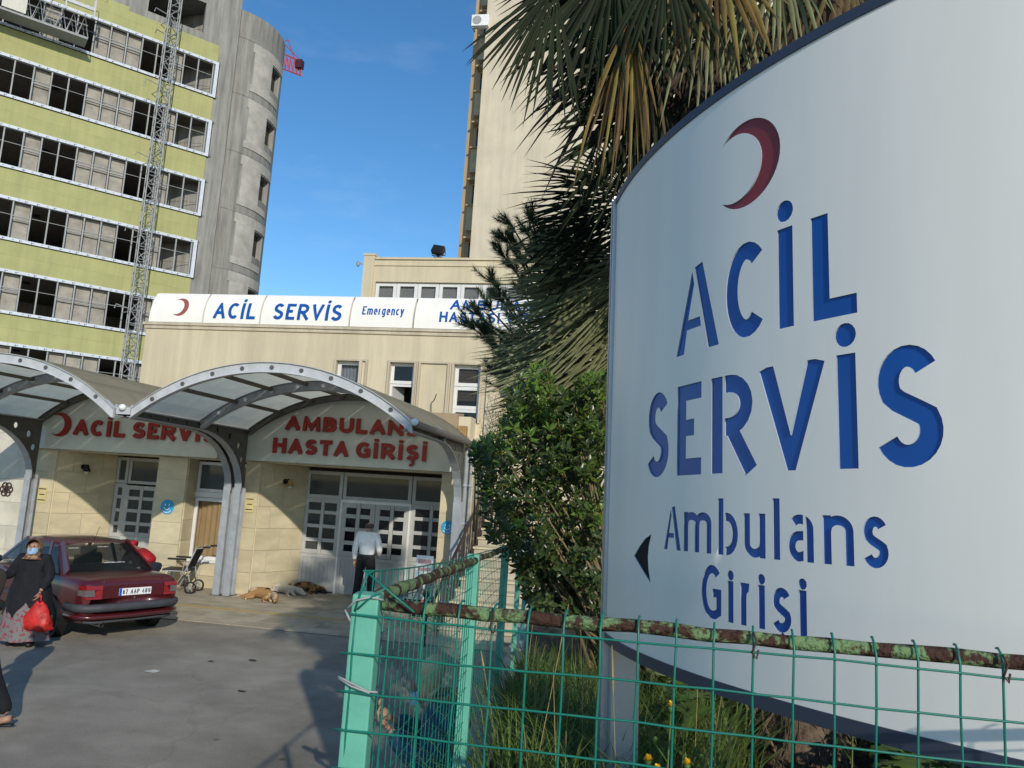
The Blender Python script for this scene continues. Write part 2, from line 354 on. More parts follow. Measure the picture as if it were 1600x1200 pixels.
# relative widths of a capital of height 1
GW = dict(zip('ABCEGHILMNPRSTUVDabceghilmnrsuy46789', [.72, .66, .64, .55, .70, .70, .0, .54, .86, .72, .64, .68, .62, .62, .68, .70, .70, .48, .52, .46, .52, .52, .5, .0, .0, .80, .5, .31, .44, .5, .5, .56, .56, .54, .56, .56]))
GW.update({'İ': 0, 'Ş': .62, 'ş': .44, 'ı': 0})
def stroke_poly(pts, t):
    pts = [Vector(p) for p in pts]; k = len(pts); Lf = []; Rt = []
    for i in range(k):
        d0 = (pts[i] - pts[i - 1]).normalized() if i else None
        d1 = (pts[i + 1] - pts[i]).normalized() if i < k - 1 else None
        if d0 is None: n = Vector((-d1.y, d1.x)); m = 1
        elif d1 is None: n = Vector((-d0.y, d0.x)); m = 1
        else:
            n0 = Vector((-d0.y, d0.x)); n1 = Vector((-d1.y, d1.x)); n = n0 + n1
            if n.length < 0.2: n = n0; m = 1
            else: n.normalize(); m = min(1 / max(n.dot(n0), 0.15), 2.6)
        Lf.append(pts[i] + n * (t / 2 * m)); Rt.append(pts[i] - n * (t / 2 * m))
    return [tuple(p) for p in Lf] + [tuple(p) for p in Rt[::-1]]
def clipz(p, lo, hi):
    for s, lim in ((1, lo), (-1, hi)):
        out = []
        for a, b in zip(p, p[1:] + p[:1]):
            ia, ib = s * (a[1] - lim) >= 0, s * (b[1] - lim) >= 0
            if ia: out.append(a)
            if ia != ib: k = (lim - a[1]) / (b[1] - a[1]); out.append((a[0] + (b[0] - a[0]) * k, lim))
        p = out
    return p
def area2(p): return sum(p[i - 1][0] * p[i][1] - p[i][0] * p[i - 1][1] for i in range(len(p)))
def ccw(p): return p if area2(p) > 0 else p[::-1]
def glyph(ch, x0, x1, y0, y1, t, dot='round'):
    """outlines of one character in the box x0..x1, y0..y1 (baseline to capital height), stroke t"""
    w, h = x1 - x0, y1 - y0; out = []
    for st in GL[ch]:
        if w <= t * 1.02 and all(abs(p[0] - .5) < 1e-6 for p in st): pts = [((x0 + x1) / 2, y0 + p[1] * h) for p in st]
        else:
            pts = [(x0 + t / 2 + p[0] * (w - t), y0 + t / 2 + p[1] * (h - t)) for p in st]
            ends = []
            for e, q in ((0, 1), (-1, -2)):          # legs reach the baseline and the capital line
                px, py = pts[e]
                if abs(st[e][0] - st[q][0]) < .7 and (st[e][1] in (0, 1, XH)) and abs(st[q][1] - st[e][1]) > .3:
                    d = Vector(pts[e]) - Vector(pts[q]); d.normalize()
                    pts[e] = (px + d.x * t / 2, py + d.y * t / 2)
                elif st[e][1] in (0, 1) or st[e][0] in (0, 1):
                    d = Vector(pts[e]) - Vector(pts[q]); d.normalize()
                    if abs(d.x) > .95: pts[e] = (px + d.x * t / 2, py)
        pl_ = stroke_poly(pts, t)
        if ch in 'AVMN': pl_ = clipz(pl_, y0, y1)
        out.append(ccw(pl_))
    cx = (x0 + x1) / 2; top = y1 if ch == 'İ' else y0 + XH * h
    if ch in 'İiş' and ch != 'ş':
        if dot == 'round': out.append(ccw(arc(cx, top + t * .95, t * .56, t * .60, 0, 345, 15)))
        else: out.append([(cx - t / 2, top + t * .28), (cx + t / 2, top + t * .28), (cx + t / 2, top + t * .95), (cx - t / 2, top + t * .95)])
    if ch in 'Şş':
        out.append(ccw(stroke_poly([(cx - .02 * w, y0 - .02 * h), (cx + t * .35, y0 - t * .45), (cx + t * .1, y0 - t * 1.05), (cx - t * .55, y0 - t * 1.0)], t * .55)))
    return out
def layout(s, x0, x1, y0, y1, t, gap=.16, dot='round'):
    """list of (char, outlines) with the whole line fitted between x0 and x1"""
    h = y1 - y0; tot = 0
    ws = [(.34 * h if c == ' ' else max(GW[c] * h, t)) for c in s]
    g = gap * h; tot = sum(ws) + g * (len(s) - 1); k = (x1 - x0) / tot
    res = []; x = x0
    for c, w in zip(s, ws):
        wk = w * k if GW.get(c, 1) else t
        if GW.get(c, 1) == 0: x += (w * k - t) / 2
        if c != ' ': res.append((c, glyph(c, x, x + wk, y0, y1, t, dot)))
        x += wk + g * k
        if GW.get(c, 1) == 0: x += (w * k - t) / 2
    return res
def crescent(cx, cy, r, ri, off, n=30):
    """outline of a crescent open to the left: circle r minus circle ri shifted left by off"""
    x = -(r * r - ri * ri + off * off) / (2 * off)
    y = math.sqrt(max(r * r - x * x, 1e-9)); a = math.degrees(math.atan2(y, x)); b = math.degrees(math.atan2(y, x + off))
    return ccw([(cx + p[0], cy + p[1]) for p in arc(0, 0, r, r, a, -a, n) + arc(-off, 0, ri, ri, -b, b, n)[1:-1]])
def inside(p, poly):
    c = False; x, y = p; j = len(poly) - 1
    for i in range(len(poly)):
        xi, yi = poly[i]; xj, yj = poly[j]
        if (yi > y) != (yj > y) and x < (xj - xi) * (y - yi) / (yj - yi) + xi: c = not c
        j = i
    return c
def triangulate(polys, extra=()):
    vs = []; fs = []
    for p in polys: b = len(vs); vs += [Vector(q) for q in p]; fs.append(list(range(b, b + len(p))))
    vs += [Vector(q) for q in extra]
    r = delaunay_2d_cdt(vs, [], fs, 0, 1e-6)
    return r[0], [tuple(f) for f in r[2]]
def dense(p, st):
    out = []
    for a, b in zip(p, p[1:] + p[:1]):
        n = max(1, int(math.dist(a, b) / st)); out += [(a[0] + (b[0] - a[0]) * k / n, a[1] + (b[1] - a[1]) * k / n) for k in range(n)]
    return out
def solid(polys, fn, depth, holes=(), back=False, mb=None, d0=0.0, step=0):
    """extruded union of outlines less holes; fn(x, y, d) gives the point d in front of the surface"""
    if step: polys = [dense(list(p), step) for p in polys]
    mb = mb or MB(); V, T = triangulate(list(polys) + list(holes)); keep = []
    for t in T:
        c = (sum(V[i].x for i in t) / len(t), sum(V[i].y for i in t) / len(t))
        if any(inside(c, p) for p in polys) and not any(inside(c, p) for p in holes): keep.append(t)
    if not keep: return mb
    b = len(mb.v); n = len(V)
    mb.v += [tuple(fn(p.x, p.y, depth)) for p in V] + [tuple(fn(p.x, p.y, d0)) for p in V]
    ed = {}
    for t in keep:
        mb.f.append([b + i for i in t]); mb.m.append(mb.cur)
        if back: mb.f.append([b + n + i for i in t[::-1]]); mb.m.append(mb.cur)
        for i in range(len(t)): ed[(t[i], t[(i + 1) % len(t)])] = 1
    for (i, j) in ed:
        if (j, i) not in ed: mb.f.append([b + j, b + i, b + n + i, b + n + j]); mb.m.append(mb.cur)
    return mb
def flatY(y): return lambda x, z, d: (x, y - d, z)          # lettering on a wall facing the viewer

# ------------------------------------------------------------------ wall with openings (in its own plane)
def wall_open(mb, fn, x0, x1, z0, z1, ops, reveal):
    xs = sorted({x0, x1, *[v for o in ops for v in o[:2] if x0 < v < x1]}); zs = sorted({z0, z1, *[v for o in ops for v in o[2:4] if z0 < v < z1]})
    for i in range(len(xs) - 1):
        for j in range(len(zs) - 1):
            cx, cz = (xs[i] + xs[i + 1]) / 2, (zs[j] + zs[j + 1]) / 2
            if any(o[0] < cx < o[1] and o[2] < cz < o[3] for o in ops): continue
            mb.quad(fn(xs[i], zs[j], 0), fn(xs[i + 1], zs[j], 0), fn(xs[i + 1], zs[j + 1], 0), fn(xs[i], zs[j + 1], 0))
    for a, b, c, d in [o[:4] for o in ops]:
        mb.quad(fn(a, c, 0), fn(a, d, 0), fn(a, d, -reveal), fn(a, c, -reveal)); mb.quad(fn(b, d, 0), fn(b, c, 0), fn(b, c, -reveal), fn(b, d, -reveal))
        mb.quad(fn(a, d, 0), fn(b, d, 0), fn(b, d, -reveal), fn(a, d, -reveal)); mb.quad(fn(b, c, 0), fn(a, c, 0), fn(a, c, -reveal), fn(b, c, -reveal))
def clad(parent, p0, p1, z0, z1, w, h, m, t=0.025, off=0.0, name='cladding_slab'):
    """stone slabs on the strip from p0 to p1 (seen with p0 on the left), standing t proud"""
    p0 = Vector((p0[0], p0[1])); p1 = Vector((p1[0], p1[1])); L = (p1 - p0).length; d = (p1 - p0) / L
    nrm = Vector((d.y, -d.x)); rz = math.atan2(d.y, d.x); nz = max(1, round((z1 - z0) / h)); hz = (z1 - z0) / nz
    nw = max(1, round(L / w)); ww = L / nw
    for j in range(nz):
        sh = 0.5 * ww if (j % 2 and nw > 1) else 0
        x = 0.0
        cuts = [0.0] + [k * ww + sh for k in range(nw) if 0.02 < k * ww + sh < L - 0.02] + [L]
        for a, b in zip(cuts[:-1], cuts[1:]):
            c = p0 + d * ((a + b) / 2) + nrm * (t / 2 + off)
            piece(name, m, parent, (c.x, c.y, z0 + (j + .5) * hz), (b - a - 0.006, t + random.uniform(-.002, .002), hz - 0.006), rz)

# ------------------------------------------------------------------ ground
def grid_sheet(name, x0, x1, y0, y1, z, m, label, n=1):
    b = MB(); b.quad((x0, y0, z), (x1, y0, z), (x1, y1, z), (x0, y1, z)); o = b.build(name, m); return tag(o, label, None, None, 'structure')
grid_sheet('ground', -900, 900, -900, 1500, 0.0, asphalt, 'dark grey worn asphalt of the hospital yard')
APY = 12.15                                    # front edge of the stone forecourt
ap = MB(); ap.span((-24, APY, -.06), (-3.42, 17.5, 0.010)); ap.span((-3.42, APY, -.06), (-1.2, 14.0, 0.010))
apron = tag(ap.build('stone_paving', grout), 'pale stone slab forecourt in front of the entrances', None, None, 'structure')
ys = [APY]; 
for h in (.42, .50, .30, .16, .30, .42, .55, .55, .55, .60): ys.append(ys[-1] + h)
yellow_line = mat('worn_yellow_paint', (0.50, 0.36, 0.10), 0.8, col2=(0.40, 0.33, 0.22), scale=9, thresh=0.46, rnd=0.03)
for j in range(len(ys) - 1):
    d = ys[j + 1] - ys[j]; w = 1.05 if j % 2 else .95; x = -15.2 + (j * .37 % 1) * w
    while x < -2.6:
        if not (x > -3.4 and ys[j] > 13.7):
            piece('paving_slab', yellow_line if j == 3 else stone_pave, apron, (x + w / 2, ys[j] + d / 2, 0.012), (w - .010, d - (.014 if j in (0, 1, 4, 5) else .008), 0.014 + random.uniform(0, .002)))
        x += w
# a few flattened scraps of litter on the yard
for i, (u, v, s, c) in enumerate([(460, 985, .05, 'w'), (515, 992, .04, 'w'), (395, 1033, .07, 'd'), (378, 1081, .06, 'd'), (238, 1050, .10, 'w'), (330, 1034, .05, 'd')]):
    p = onZ(u, v); b = MB(); n = 7
    b.add([(p.x + s * (0.7 + .5 * random.random()) * math.cos(6.283 * k / n), p.y + s * .6 * (0.7 + .5 * random.random()) * math.sin(6.283 * k / n), .006 + .01 * random.random()) for k in range(n)], [tuple(range(n))])
    where = ['nearer the sleeping dogs', 'nearer the fence corner', 'right of centre', 'below the others', 'behind the red car', 'beside the car tail']
    b.single('litter_scrap', paper if c == 'w' else mat('dead_leaf', (.06, .045, .03), .9),
             ('small pale scrap of paper lying on the asphalt ' if c == 'w' else 'small dark dead leaf lying on the asphalt ') + ['just before the stone paving', 'at the fence corner', 'right of the car', 'in the middle of the yard', 'close behind the red car', 'between car and paving'][i], 'litter', 'litter on the yard')
# ------------------------------------------------------------------ emergency building: ground floor, doors, upper wall
YF, YD, YU = 15.25, 16.4, 16.0
bld = thing('hospital_building', 'cream two storey emergency wing with stone clad ground floor and arched canopies', 'building', (-7.5, 16, 0))
b = MB()
b.span((-24, YF, 0), (-12.9, YF + 3.2, 3.95))                       # left end, ground floor
def prism(mb, pts, z0, z1):
    n = len(pts); mb.add([(x, y, z0) for x, y in pts] + [(x, y, z1) for x, y in pts], [tuple(range(n))[::-1], tuple(range(n, 2 * n))] + [(i, (i + 1) % n, n + (i + 1) % n, n + i) for i in range(n)])
prism(b, [(-12.9, YF), (-12.25, YD - .02), (-12.25, YF + 3.2), (-12.9, YF + 3.2)], 0, 2.74)
prism(b, [(-10.40, YF), (-9.72, YF), (-9.72, 15.62), (-8.34, 15.62), (-8.34, YF), (-8.0, YF), (-7.46, YD - .02), (-7.46, YF + 3.2), (-11.0, YF + 3.2), (-11.0, YD - .02), (-10.40, YD - .02)], 0, 0.56)
prism(b, [(-10.40, YF), (-9.72, YF), (-9.72, 15.62), (-9.72, 16.5), (-10.40, 16.5)], 0.56, 2.74)
prism(b, [(-8.34, YF), (-8.0, YF), (-7.46, YD - .02), (-7.46, 16.5), (-8.34, 16.5)], 0.56, 2.74)
prism(b, [(-4.05, YF), (-3.42, YF), (-3.42, YF + 3.2), (-4.05, YF + 3.2)], 0, 3.42)
b.span((-12.9, YF + .02, 2.74), (-4.05, YF + 3.2, 3.42))            # lintel beam behind the fascias
b.span((-12.9, YF + .3, 3.42), (-3.6, YF + 3.2, 3.95))
b.build('ground_floor_wall', cream, bld)
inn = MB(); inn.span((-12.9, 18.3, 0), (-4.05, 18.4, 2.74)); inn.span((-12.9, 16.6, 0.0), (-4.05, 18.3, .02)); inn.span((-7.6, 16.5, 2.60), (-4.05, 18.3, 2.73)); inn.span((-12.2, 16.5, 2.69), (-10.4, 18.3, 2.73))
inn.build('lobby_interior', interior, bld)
# cladding slabs
clad(bld, (-16.2, YF), (-13.45, YF), 0.0, 3.6, .85, .51, travert_w)
clad(bld, (-13.42, YF), (-12.90, YF), 0.0, 2.74, .9, .457, travert)
clad(bld, (-12.885, YF + .01), (-12.26, YD - .03), 0.0, 2.74, .65, .457, travert)
clad(bld, (-10.40, YF), (-9.70, YF), 0.0, 2.74, .9, .457, travert)
clad(bld, (-9.705, YF), (-9.705, 15.60), 0.56, 2.74, .5, .457, travert)
clad(bld, (-9.70, 15.62), (-8.34, 15.62), 0.0, 0.54, .68, .28, travert)
clad(bld, (-8.34, YF), (-8.0, YF), 0.0, 2.74, .9, .457, travert)
clad(bld, (-7.99, YF + .01), (-7.47, YD - .03), 0.0, 2.74, .6, .457, travert)
clad(bld, (-4.05, YF), (-3.40, YF), 0.0, 3.42, .9, .457, travert)
clad(bld, (-3.42, YF - .02), (-3.42, YF + 3.2), 1.2, 3.42, 1.1, .555, stone_pave)

def glazed(parent, x0, x1, z0, z1, y, cols, rows, fr=.055, dep=.05, frm=upvc_grey, gl=dark_glass, nm='window', outer=True):
    """framed panel with cols x rows separate panes: one frame part, panes as its sub-parts"""
    f = MB(); cw = (x1 - x0) / cols; rh = (z1 - z0) / rows
    for k in range(cols + 1):
        w = fr if (0 < k < cols) else fr * (1.25 if outer else 1); x = x0 + k * cw
        x = min(max(x, x0 + w / 2), x1 - w / 2); f.span((x - w / 2, y - dep / 2, z0), (x + w / 2, y + dep / 2, z1))
    for k in range(rows + 1):
        w = fr if (0 < k < rows) else fr * (1.25 if outer else 1); z = z0 + k * rh; z = min(max(z, z0 + w / 2), z1 - w / 2)
        for c in range(cols): f.span((x0 + c * cw + fr * .62, y - dep / 2 + .002, z - w / 2), (x0 + (c + 1) * cw - fr * .62, y + dep / 2 - .002, z + w / 2))
    fo = f.build(nm, frm, parent)
    for r in range(rows):
        for c in range(cols):
            piece('pane', gl, fo, (x0 + (c + .5) * cw, y + .004, z0 + (r + .5) * rh), (cw - fr * .5, .008, rh - fr * .5))
    return fo
def flat_panel(parent, x0, x1, z0, z1, y, nm='door_panel', m=upvc_grey, ribs=True):
    p = MB(); p.span((x0, y, z0), (x1, y + .04, z1))
    o = p.build(nm, m, parent)
    q = MB(); e = .075
    for a, c in (((x0, z0), (x0 + e, z1)), ((x1 - e, z0), (x1, z1))): q.span((a[0], y - .018, a[1]), (c[0], y - .001, c[1]))
    for a, c in (((x0 + e, z0), (x1 - e, z0 + e)), ((x0 + e, z1 - e), (x1 - e, z1))): q.span((a[0], y - .018, a[1]), (c[0], y - .001, c[1]))
    q.build('panel_frame', m, o)
    if ribs:
        n = max(3, int((x1 - x0) / .12)); rr = MB()
        for k in range(n): rr.span((x0 + e + (x1 - x0 - 2 * e) * (k + .06) / n, y - .006, z0 + e + .01), (x0 + e + (x1 - x0 - 2 * e) * (k + .94) / n, y - .0015, z1 - e - .01))
        rr.build('panel_boards', m, o)
# ambulance door: side lights, transoms, a pair of gridded leaves
XA, XB, XC, XD_ = -7.47, -6.60, -5.00, -4.06
for x0, x1 in ((XA, XB), (XB, XC), (XC, XD_)): glazed(bld, x0 + .01, x1 - .01, 2.06, 2.66, YD, 1, 1, .06, nm='transom_window', gl=pale_glass)
glazed(bld, XA + .01, XB - .01, .84, 2.055, YD, 2, 4, .075, nm='side_window', gl=pale_glass)
glazed(bld, XC + .01, XD_ - .01, .84, 2.055, YD, 2, 4, .075, nm='side_window')
flat_panel(bld, XA + .01, XB - .01, .05, .835, YD - .01, 'side_panel'); flat_panel(bld, XC + .01, XD_ - .01, .05, .835, YD - .01, 'side_panel')
m = (XB + XC) / 2
for x0, x1, hs in ((XB + .03, m - .005, 1), (m + .005, XC - .03, -1)):
    leaf = glazed(bld, x0, x1, .84, 2.0, YD - .02, 2, 4, .085, nm='door_leaf')
    flat_panel(bld, x0, x1, .03, .835, YD - .03)
    h = MB(); hx = x1 - .06 if hs > 0 else x0 + .06
    h.tube([(hx, YD - .05, .86), (hx, YD - .10, .88), (hx, YD - .10, 1.10), (hx, YD - .05, 1.12)], .012, 6); h.build('handle', steel_lt, leaf)
fr = MB(); fr.span((XB - .012, YD - .05, .02), (XB + .03, YD + .03, 2.06)); fr.span((XC - .03, YD - .05, .02), (XC + .012, YD + .03, 2.06)); fr.span((XB + .03, YD - .05, 2.0), (XC - .03, YD + .03, 2.06)); fr.build('door_frame', upvc, bld)
# walk-in door at the left
for x0, x1 in ((-12.25, -11.93), (-11.93, -10.45)): glazed(bld, x0 + .01, x1 - .01, 2.10, 2.70, YD, 1, 1, .055, nm='transom_window', gl=pale_glass)
glazed(bld, -12.24, -11.94, .86, 2.09, YD, 1, 4, .075, nm='side_window', gl=pale_glass); flat_panel(bld, -12.24, -11.94, .05, .85, YD - .01, 'side_panel')
for x0, x1 in ((-11.93, -11.10), (-11.09, -10.45)):
    lf = glazed(bld, x0, x1, .90, 2.06, YD - .02, 2, 4, .075, nm='door_leaf', gl=pale_glass); flat_panel(bld, x0, x1, .03, .895, YD - .03)
    h = MB(); h.tube([(x1 - .05, YD - .06, .9), (x1 - .05, YD - .12, .92), (x1 - .05, YD - .12, 1.1), (x1 - .05, YD - .06, 1.12)], .012, 6); h.build('handle', steel_lt, lf)
# curtained window between the doors
glazed(bld, -9.69, -8.35, 2.05, 2.70, 15.66, 2, 1, .05, frm=upvc, nm='window', gl=glass('sky_glass', (.10, .12, .13), .55))
glazed(bld, -9.69, -8.35, .60, 1.92, 15.66, 1, 1, .06, frm=upvc, nm='window', gl=glass('clear_glass', (.02, .02, .02), .15))
s = MB(); s.span((-9.69, 15.60, 1.93), (-8.35, 15.70, 2.045)); s.span((-9.72, 15.56, .545), (-8.33, 15.72, .598)); s.build('window_sill', upvc, bld)
cu = MB(); n = 70
for k in range(n):
    xa, xb = -9.64 + 1.26 * k / n, -9.64 + 1.26 * (k + 1) / n; ya, yb = (15.76 + .035 * math.sin(k * .9) * (0.6 + .4 * math.sin(k * .23)) for k in (k, k + 1))
    cu.quad((xa, ya, .60), (xb, yb, .60), (xb, yb, 1.92), (xa, ya, 1.92))
cu.build('curtain', curtain_m, bld, True)
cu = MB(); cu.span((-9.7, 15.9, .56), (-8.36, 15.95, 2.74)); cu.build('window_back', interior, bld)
# upper wall with its openings
ops = [(-6.86, -6.30, 3.90, 5.12), (-5.61, -5.05, 3.90, 5.12), (-4.15, -3.56, 3.86, 5.12)]
nic = [(-6.27, -6.17, 3.7, 5.12), (-4.90, -4.30, 3.7, 5.12)]
w = MB(); f = lambda x, z, d: (x, YU - d, z)
wall_open(w, f, -11.68, -3.42, 3.40, 5.82, ops, .16)
w.quad((-3.42, YU, 3.4), (-3.42, 26, 3.4), (-3.42, 26, 5.82), (-3.42, YU, 5.82)); w.quad((-11.68, 26, 3.4), (-11.68, YU, 3.4), (-11.68, YU, 5.82), (-11.68, 26, 5.82)); w.quad((-11.68, YU, 5.82), (-3.42, YU, 5.82), (-3.42, 26, 5.82), (-11.68, 26, 5.82))
w.span((-3.42, 18.4, 0), (-3.40, 26, 3.4))
w.build('upper_wall', cream, bld)
nb = MB()
for o in nic: # shallow blind niches: raised surrounds
    for a in ((o[0] - .05, o[2], o[0], o[3] + .04), (o[1], o[2], o[1] + .05, o[3] + .04), (o[0], o[3], o[1], o[3] + .04)): nb.span((a[0], YU - .05, a[1]), (a[2], YU - .001, a[3]))
for o in ops:
    for a in ((o[0] - .05, o[2], o[0], o[3] + .04), (o[1], o[2], o[1] + .05, o[3] + .04), (o[0], o[3], o[1], o[3] + .04)): nb.span((a[0], YU - .045, a[1]), (a[2], YU - .002, a[3]))
nb.build('window_surround', trim_cream, bld)
co = MB(); co.span((-11.74, YU - .07, 5.82), (-3.36, YU + .3, 5.88)); co.span((-11.71, YU - .035, 5.74), (-3.39, YU - .001, 5.82)); co.build('cornice', trim_cream, bld)
lace = MB()
for k in range(30):
    xa, xb = -6.82 + .5 * k / 30, -6.82 + .5 * (k + 1) / 30; lace.quad((xa, YU + .22 + .02 * math.sin(k * 1.3), 4.0), (xb, YU + .22 + .02 * math.sin(k * 1.3 + 1.3), 4.0), (xb, YU + .22 + .02 * math.sin(k * 1.3 + 1.3), 5.05), (xa, YU + .22 + .02 * math.sin(k * 1.3), 5.05))
cg = glass('window_glass', (.03, .035, .04), .25)
wi = glazed(bld, -6.86, -6.30, 4.52, 5.12, YU + .12, 1, 1, .06, frm=upvc, gl=cg); lace.build('lace_curtain', lace_m, bld, True)
glazed(bld, -6.86, -6.30, 3.90, 4.51, YU + .12, 1, 1, .06, frm=upvc, gl=cg)
glazed(bld, -5.61, -5.05, 4.66, 5.12, YU + .12, 1, 1, .055, frm=upvc)
w2 = MB(); w2.span((-5.61, YU + .09, 3.90), (-5.555, YU + .15, 4.65)); w2.span((-5.105, YU + .09, 3.9), (-5.05, YU + .15, 4.65)); w2.span((-5.555, YU + .09, 4.60), (-5.105, YU + .15, 4.65)); wo = w2.build('window', upvc, bld)
sash = MB(); sash.bar((-5.55, YU + .14, 4.3), (-5.40, YU + .45, 4.3), .04, .6); sash.build('open_sash', upvc_grey, wo)
glazed(bld, -4.15, -3.56, 4.66, 5.12, YU + .12, 1, 1, .06, frm=upvc, gl=cg); glazed(bld, -4.15, -3.56, 4.16, 4.65, YU + .12, 1, 1, .06, frm=upvc, gl=cg); glazed(bld, -4.15, -3.56, 3.86, 4.155, YU + .12, 1, 1, .05, frm=upvc)
bl = MB()
for k in range(11):
    z = 5.08 - k * .067
    bl.box((-3.855, YU + .19, z - .03), (.50, .012, .058), M=Matrix.Rotation(R(16), 3, 'X'))
bl.build('window_blind', blind_m, bld)
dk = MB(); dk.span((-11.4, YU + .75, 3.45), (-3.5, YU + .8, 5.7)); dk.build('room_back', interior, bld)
# ledge over the entrance with a duct box and a wooden stub
lg = MB(); lg.span((-4.5, 15.3, 3.42), (-3.38, YU - .001, 3.50)); lg.build('ledge', trim_cream, bld)
bx = MB(); bx.add([(-4.55, 15.45, 3.50), (-3.86, 15.45, 3.50), (-3.86, 15.98, 3.50), (-4.55, 15.98, 3.50), (-4.55, 15.45, 4.0), (-3.86, 15.45, 4.0), (-3.86, 15.98, 4.05), (-4.55, 15.98, 4.05)], [(3, 2, 1, 0), (4, 5, 6, 7), (0, 1, 5, 4), (1, 2, 6, 5), (2, 3, 7, 6), (3, 0, 4, 7)])
bx.single('duct_box', beige_block, 'plain beige box standing on the ledge under the brown blinds', 'box', bevel=.01)
bx = MB(); bx.span((-3.80, 15.32, 3.50), (-3.64, 15.48, 3.74)); bx.single('wooden_post_stub', wood, 'short yellowish wooden stub at the right end of the canopy roof', 'post', bevel=.006)
bx = MB(); bx.tube([(-4.57, 15.9, 4.0), (-4.60, 15.95, 4.25), (-4.53, 15.96, 4.34), (-4.50, 15.96, 4.46)], .008, 5); bx.single('loose_cable', black, 'thin bent cable end sticking up before the blind niche', 'cable')
# grille of pale bars at the right corner of the upper wall
gr = thing('bar_grille', 'pale vertical bar railing on the wall beside the brown blinds window', 'railing', (-3.42, 17.5, 3.42))
for k in range(17):
    y = 15.95 + k * .19; g = MB(); g.span((-3.40, y - .02, 3.44), (-3.36, y + .02, 5.25)); g.build('bar', mat('bar_paint', (.60, .54, .42), .6, .1, 8), gr)
g = MB(); g.span((-3.415, 15.9, 3.40), (-3.345, 19.1, 3.44)); g.span((-3.40, 15.9, 5.25), (-3.36, 19.1, 5.29)); g.build('rail', MATS['bar_paint'], gr)
# down pipes and small fittings
for px, yy, lab in ((-3.53, 15.10, 'grey rain pipe beside the blue sticker, nearer the canopy post'), (-3.44, 15.16, 'thinner grey rain pipe at the corner by the stair rail')):
    r_ = .042 if px < -3.5 else .03
    p = MB(); p.tube([(px, yy, .0), (px, yy, 3.0), (px, yy - .02, 3.30)], r_, 10)
    for z in (.9, 1.75, 2.5): p.tube([(px, yy, z), (px, yy, z + .05)], r_ + .012, 10)
    p.single('rain_pipe', steel, lab, 'pipe', 'rain pipes at the corner', smooth=True)
def wall_lamp(c, nrm, label, m):
    c = Vector(c); n = Vector(nrm).normalized(); t = thing('wall_lamp', label, 'lamp', c, group='wall lamps beside the doors')
    p = MB(); p.disc(c + n * .02, n, .06, .04, 12); p.build('wall_plate', black, t)
    p = MB(); p.tube([c + n * .03, c + n * .14 + Vector((0, 0, .05)), c + n * .2], .014, 6); p.build('arm', black, t)
    p = MB(); q = c + n * .2; p.tube([q + Vector((0, 0, .06)), q, q - Vector((0, 0, .10))], [.03, .05, .085], 12); p.build('lamp_shade', m, t)
    p = MB(); p.ball(q - Vector((0, 0, .10)), .05, 10, 6); p.build('bulb', paper, t, True)
jn = Vector((YD - YF, -.54)).normalized()
wall_lamp((-7.72, 15.80, 2.38), (jn.x, jn.y, 0), 'small black lamp with yellow shade on the wall left of the ambulance doors', wood)
wall_lamp((-12.62, 15.72, 2.42), (.9, -.45, 0), 'small black lamp on the wall left of the walk-in door', black)
def notice(c, w, h, nrm, m, label, lines=0, nm='notice'):
    c = Vector(c); n = Vector(nrm).normalized(); sd = Vector((-n.y, n.x, 0)); rz = math.atan2(sd.y, sd.x)
    p = MB(); p.box(c + n * .004, (w, .006, h), rz)
    t = p.build(nm, m); tag(t, label, 'notice', 'notices on the walls')
    if lines:
        for k in range(lines): q = MB(); q.box(c + n * .0085 + Vector((0, 0, h * (.40 - .72 * k / max(lines - 1, 1)))), (w * (.82 if k % 2 == 0 else .6), .002, h * .065), rz); q.build('text_line', mat('ink', (.03, .03, .035), .7), t)
notice((-7.86, 15.56, 1.83), .30, .42, (jn.x, jn.y, 0), paper, 'white notice with bold black lines left of the ambulance doors', 5)
notice((-8.17, YF - .032, 1.85), .19, .30, (0, -1, 0), paper_y, 'yellowed notice on the stone pier left of the ambulance entrance', 3)
notice((-13.14, YF - .032, 1.75), .22, .34, (0, -1, 0), paper_y, 'yellowed notice on the stone pier behind the car roof', 3)
def smiley(c, r, label):
    c = Vector(c); t = thing('round_sticker', label, 'sticker', c, group='blue smiley stickers')
    p = MB(); p.disc(c, (0, 1, 0), r, .008, 28); p.build('disc', sticker_blue, t)
    fn = lambda x, z, d: (c.x + x, c.y - .005 - d, c.z + z)
    q = MB(); solid([ccw(arc(-.3 * r, .28 * r, .09 * r, .15 * r, 0, 345, 12)), ccw(arc(.3 * r, .28 * r, .09 * r, .15 * r, 0, 345, 12)), ccw(stroke_poly(arc(0, .12 * r, .45 * r, .5 * r, 200, 340, 14), .10 * r))], fn, .003, mb=q); q.build('face', white_p, t)
    q = MB()
    for k in range(11):                              # small white lettering along the lower rim, too small to read
        a = R(218 + 104 * k / 10); q.add([fn(math.cos(a + s * .05) * r * q_, math.sin(a + s * .05) * r * q_, .003) for s, q_ in ((-1, .70), (1, .70), (1, .84), (-1, .84))], [(0, 1, 2, 3)])
    q.build('rim_print', white_p, t)
smiley((onY(261, 792, YF - .04).x, YF - .034, onY(261, 792, YF - .04).z), .155, 'round blue smiley sticker on the stone pier left of the curtained window')
smiley((onY(699, 824, YF - .04).x, YF - .034, onY(699, 824, YF - .04).z), .135, 'round blue smiley sticker on the stone pier right of the ambulance doors')
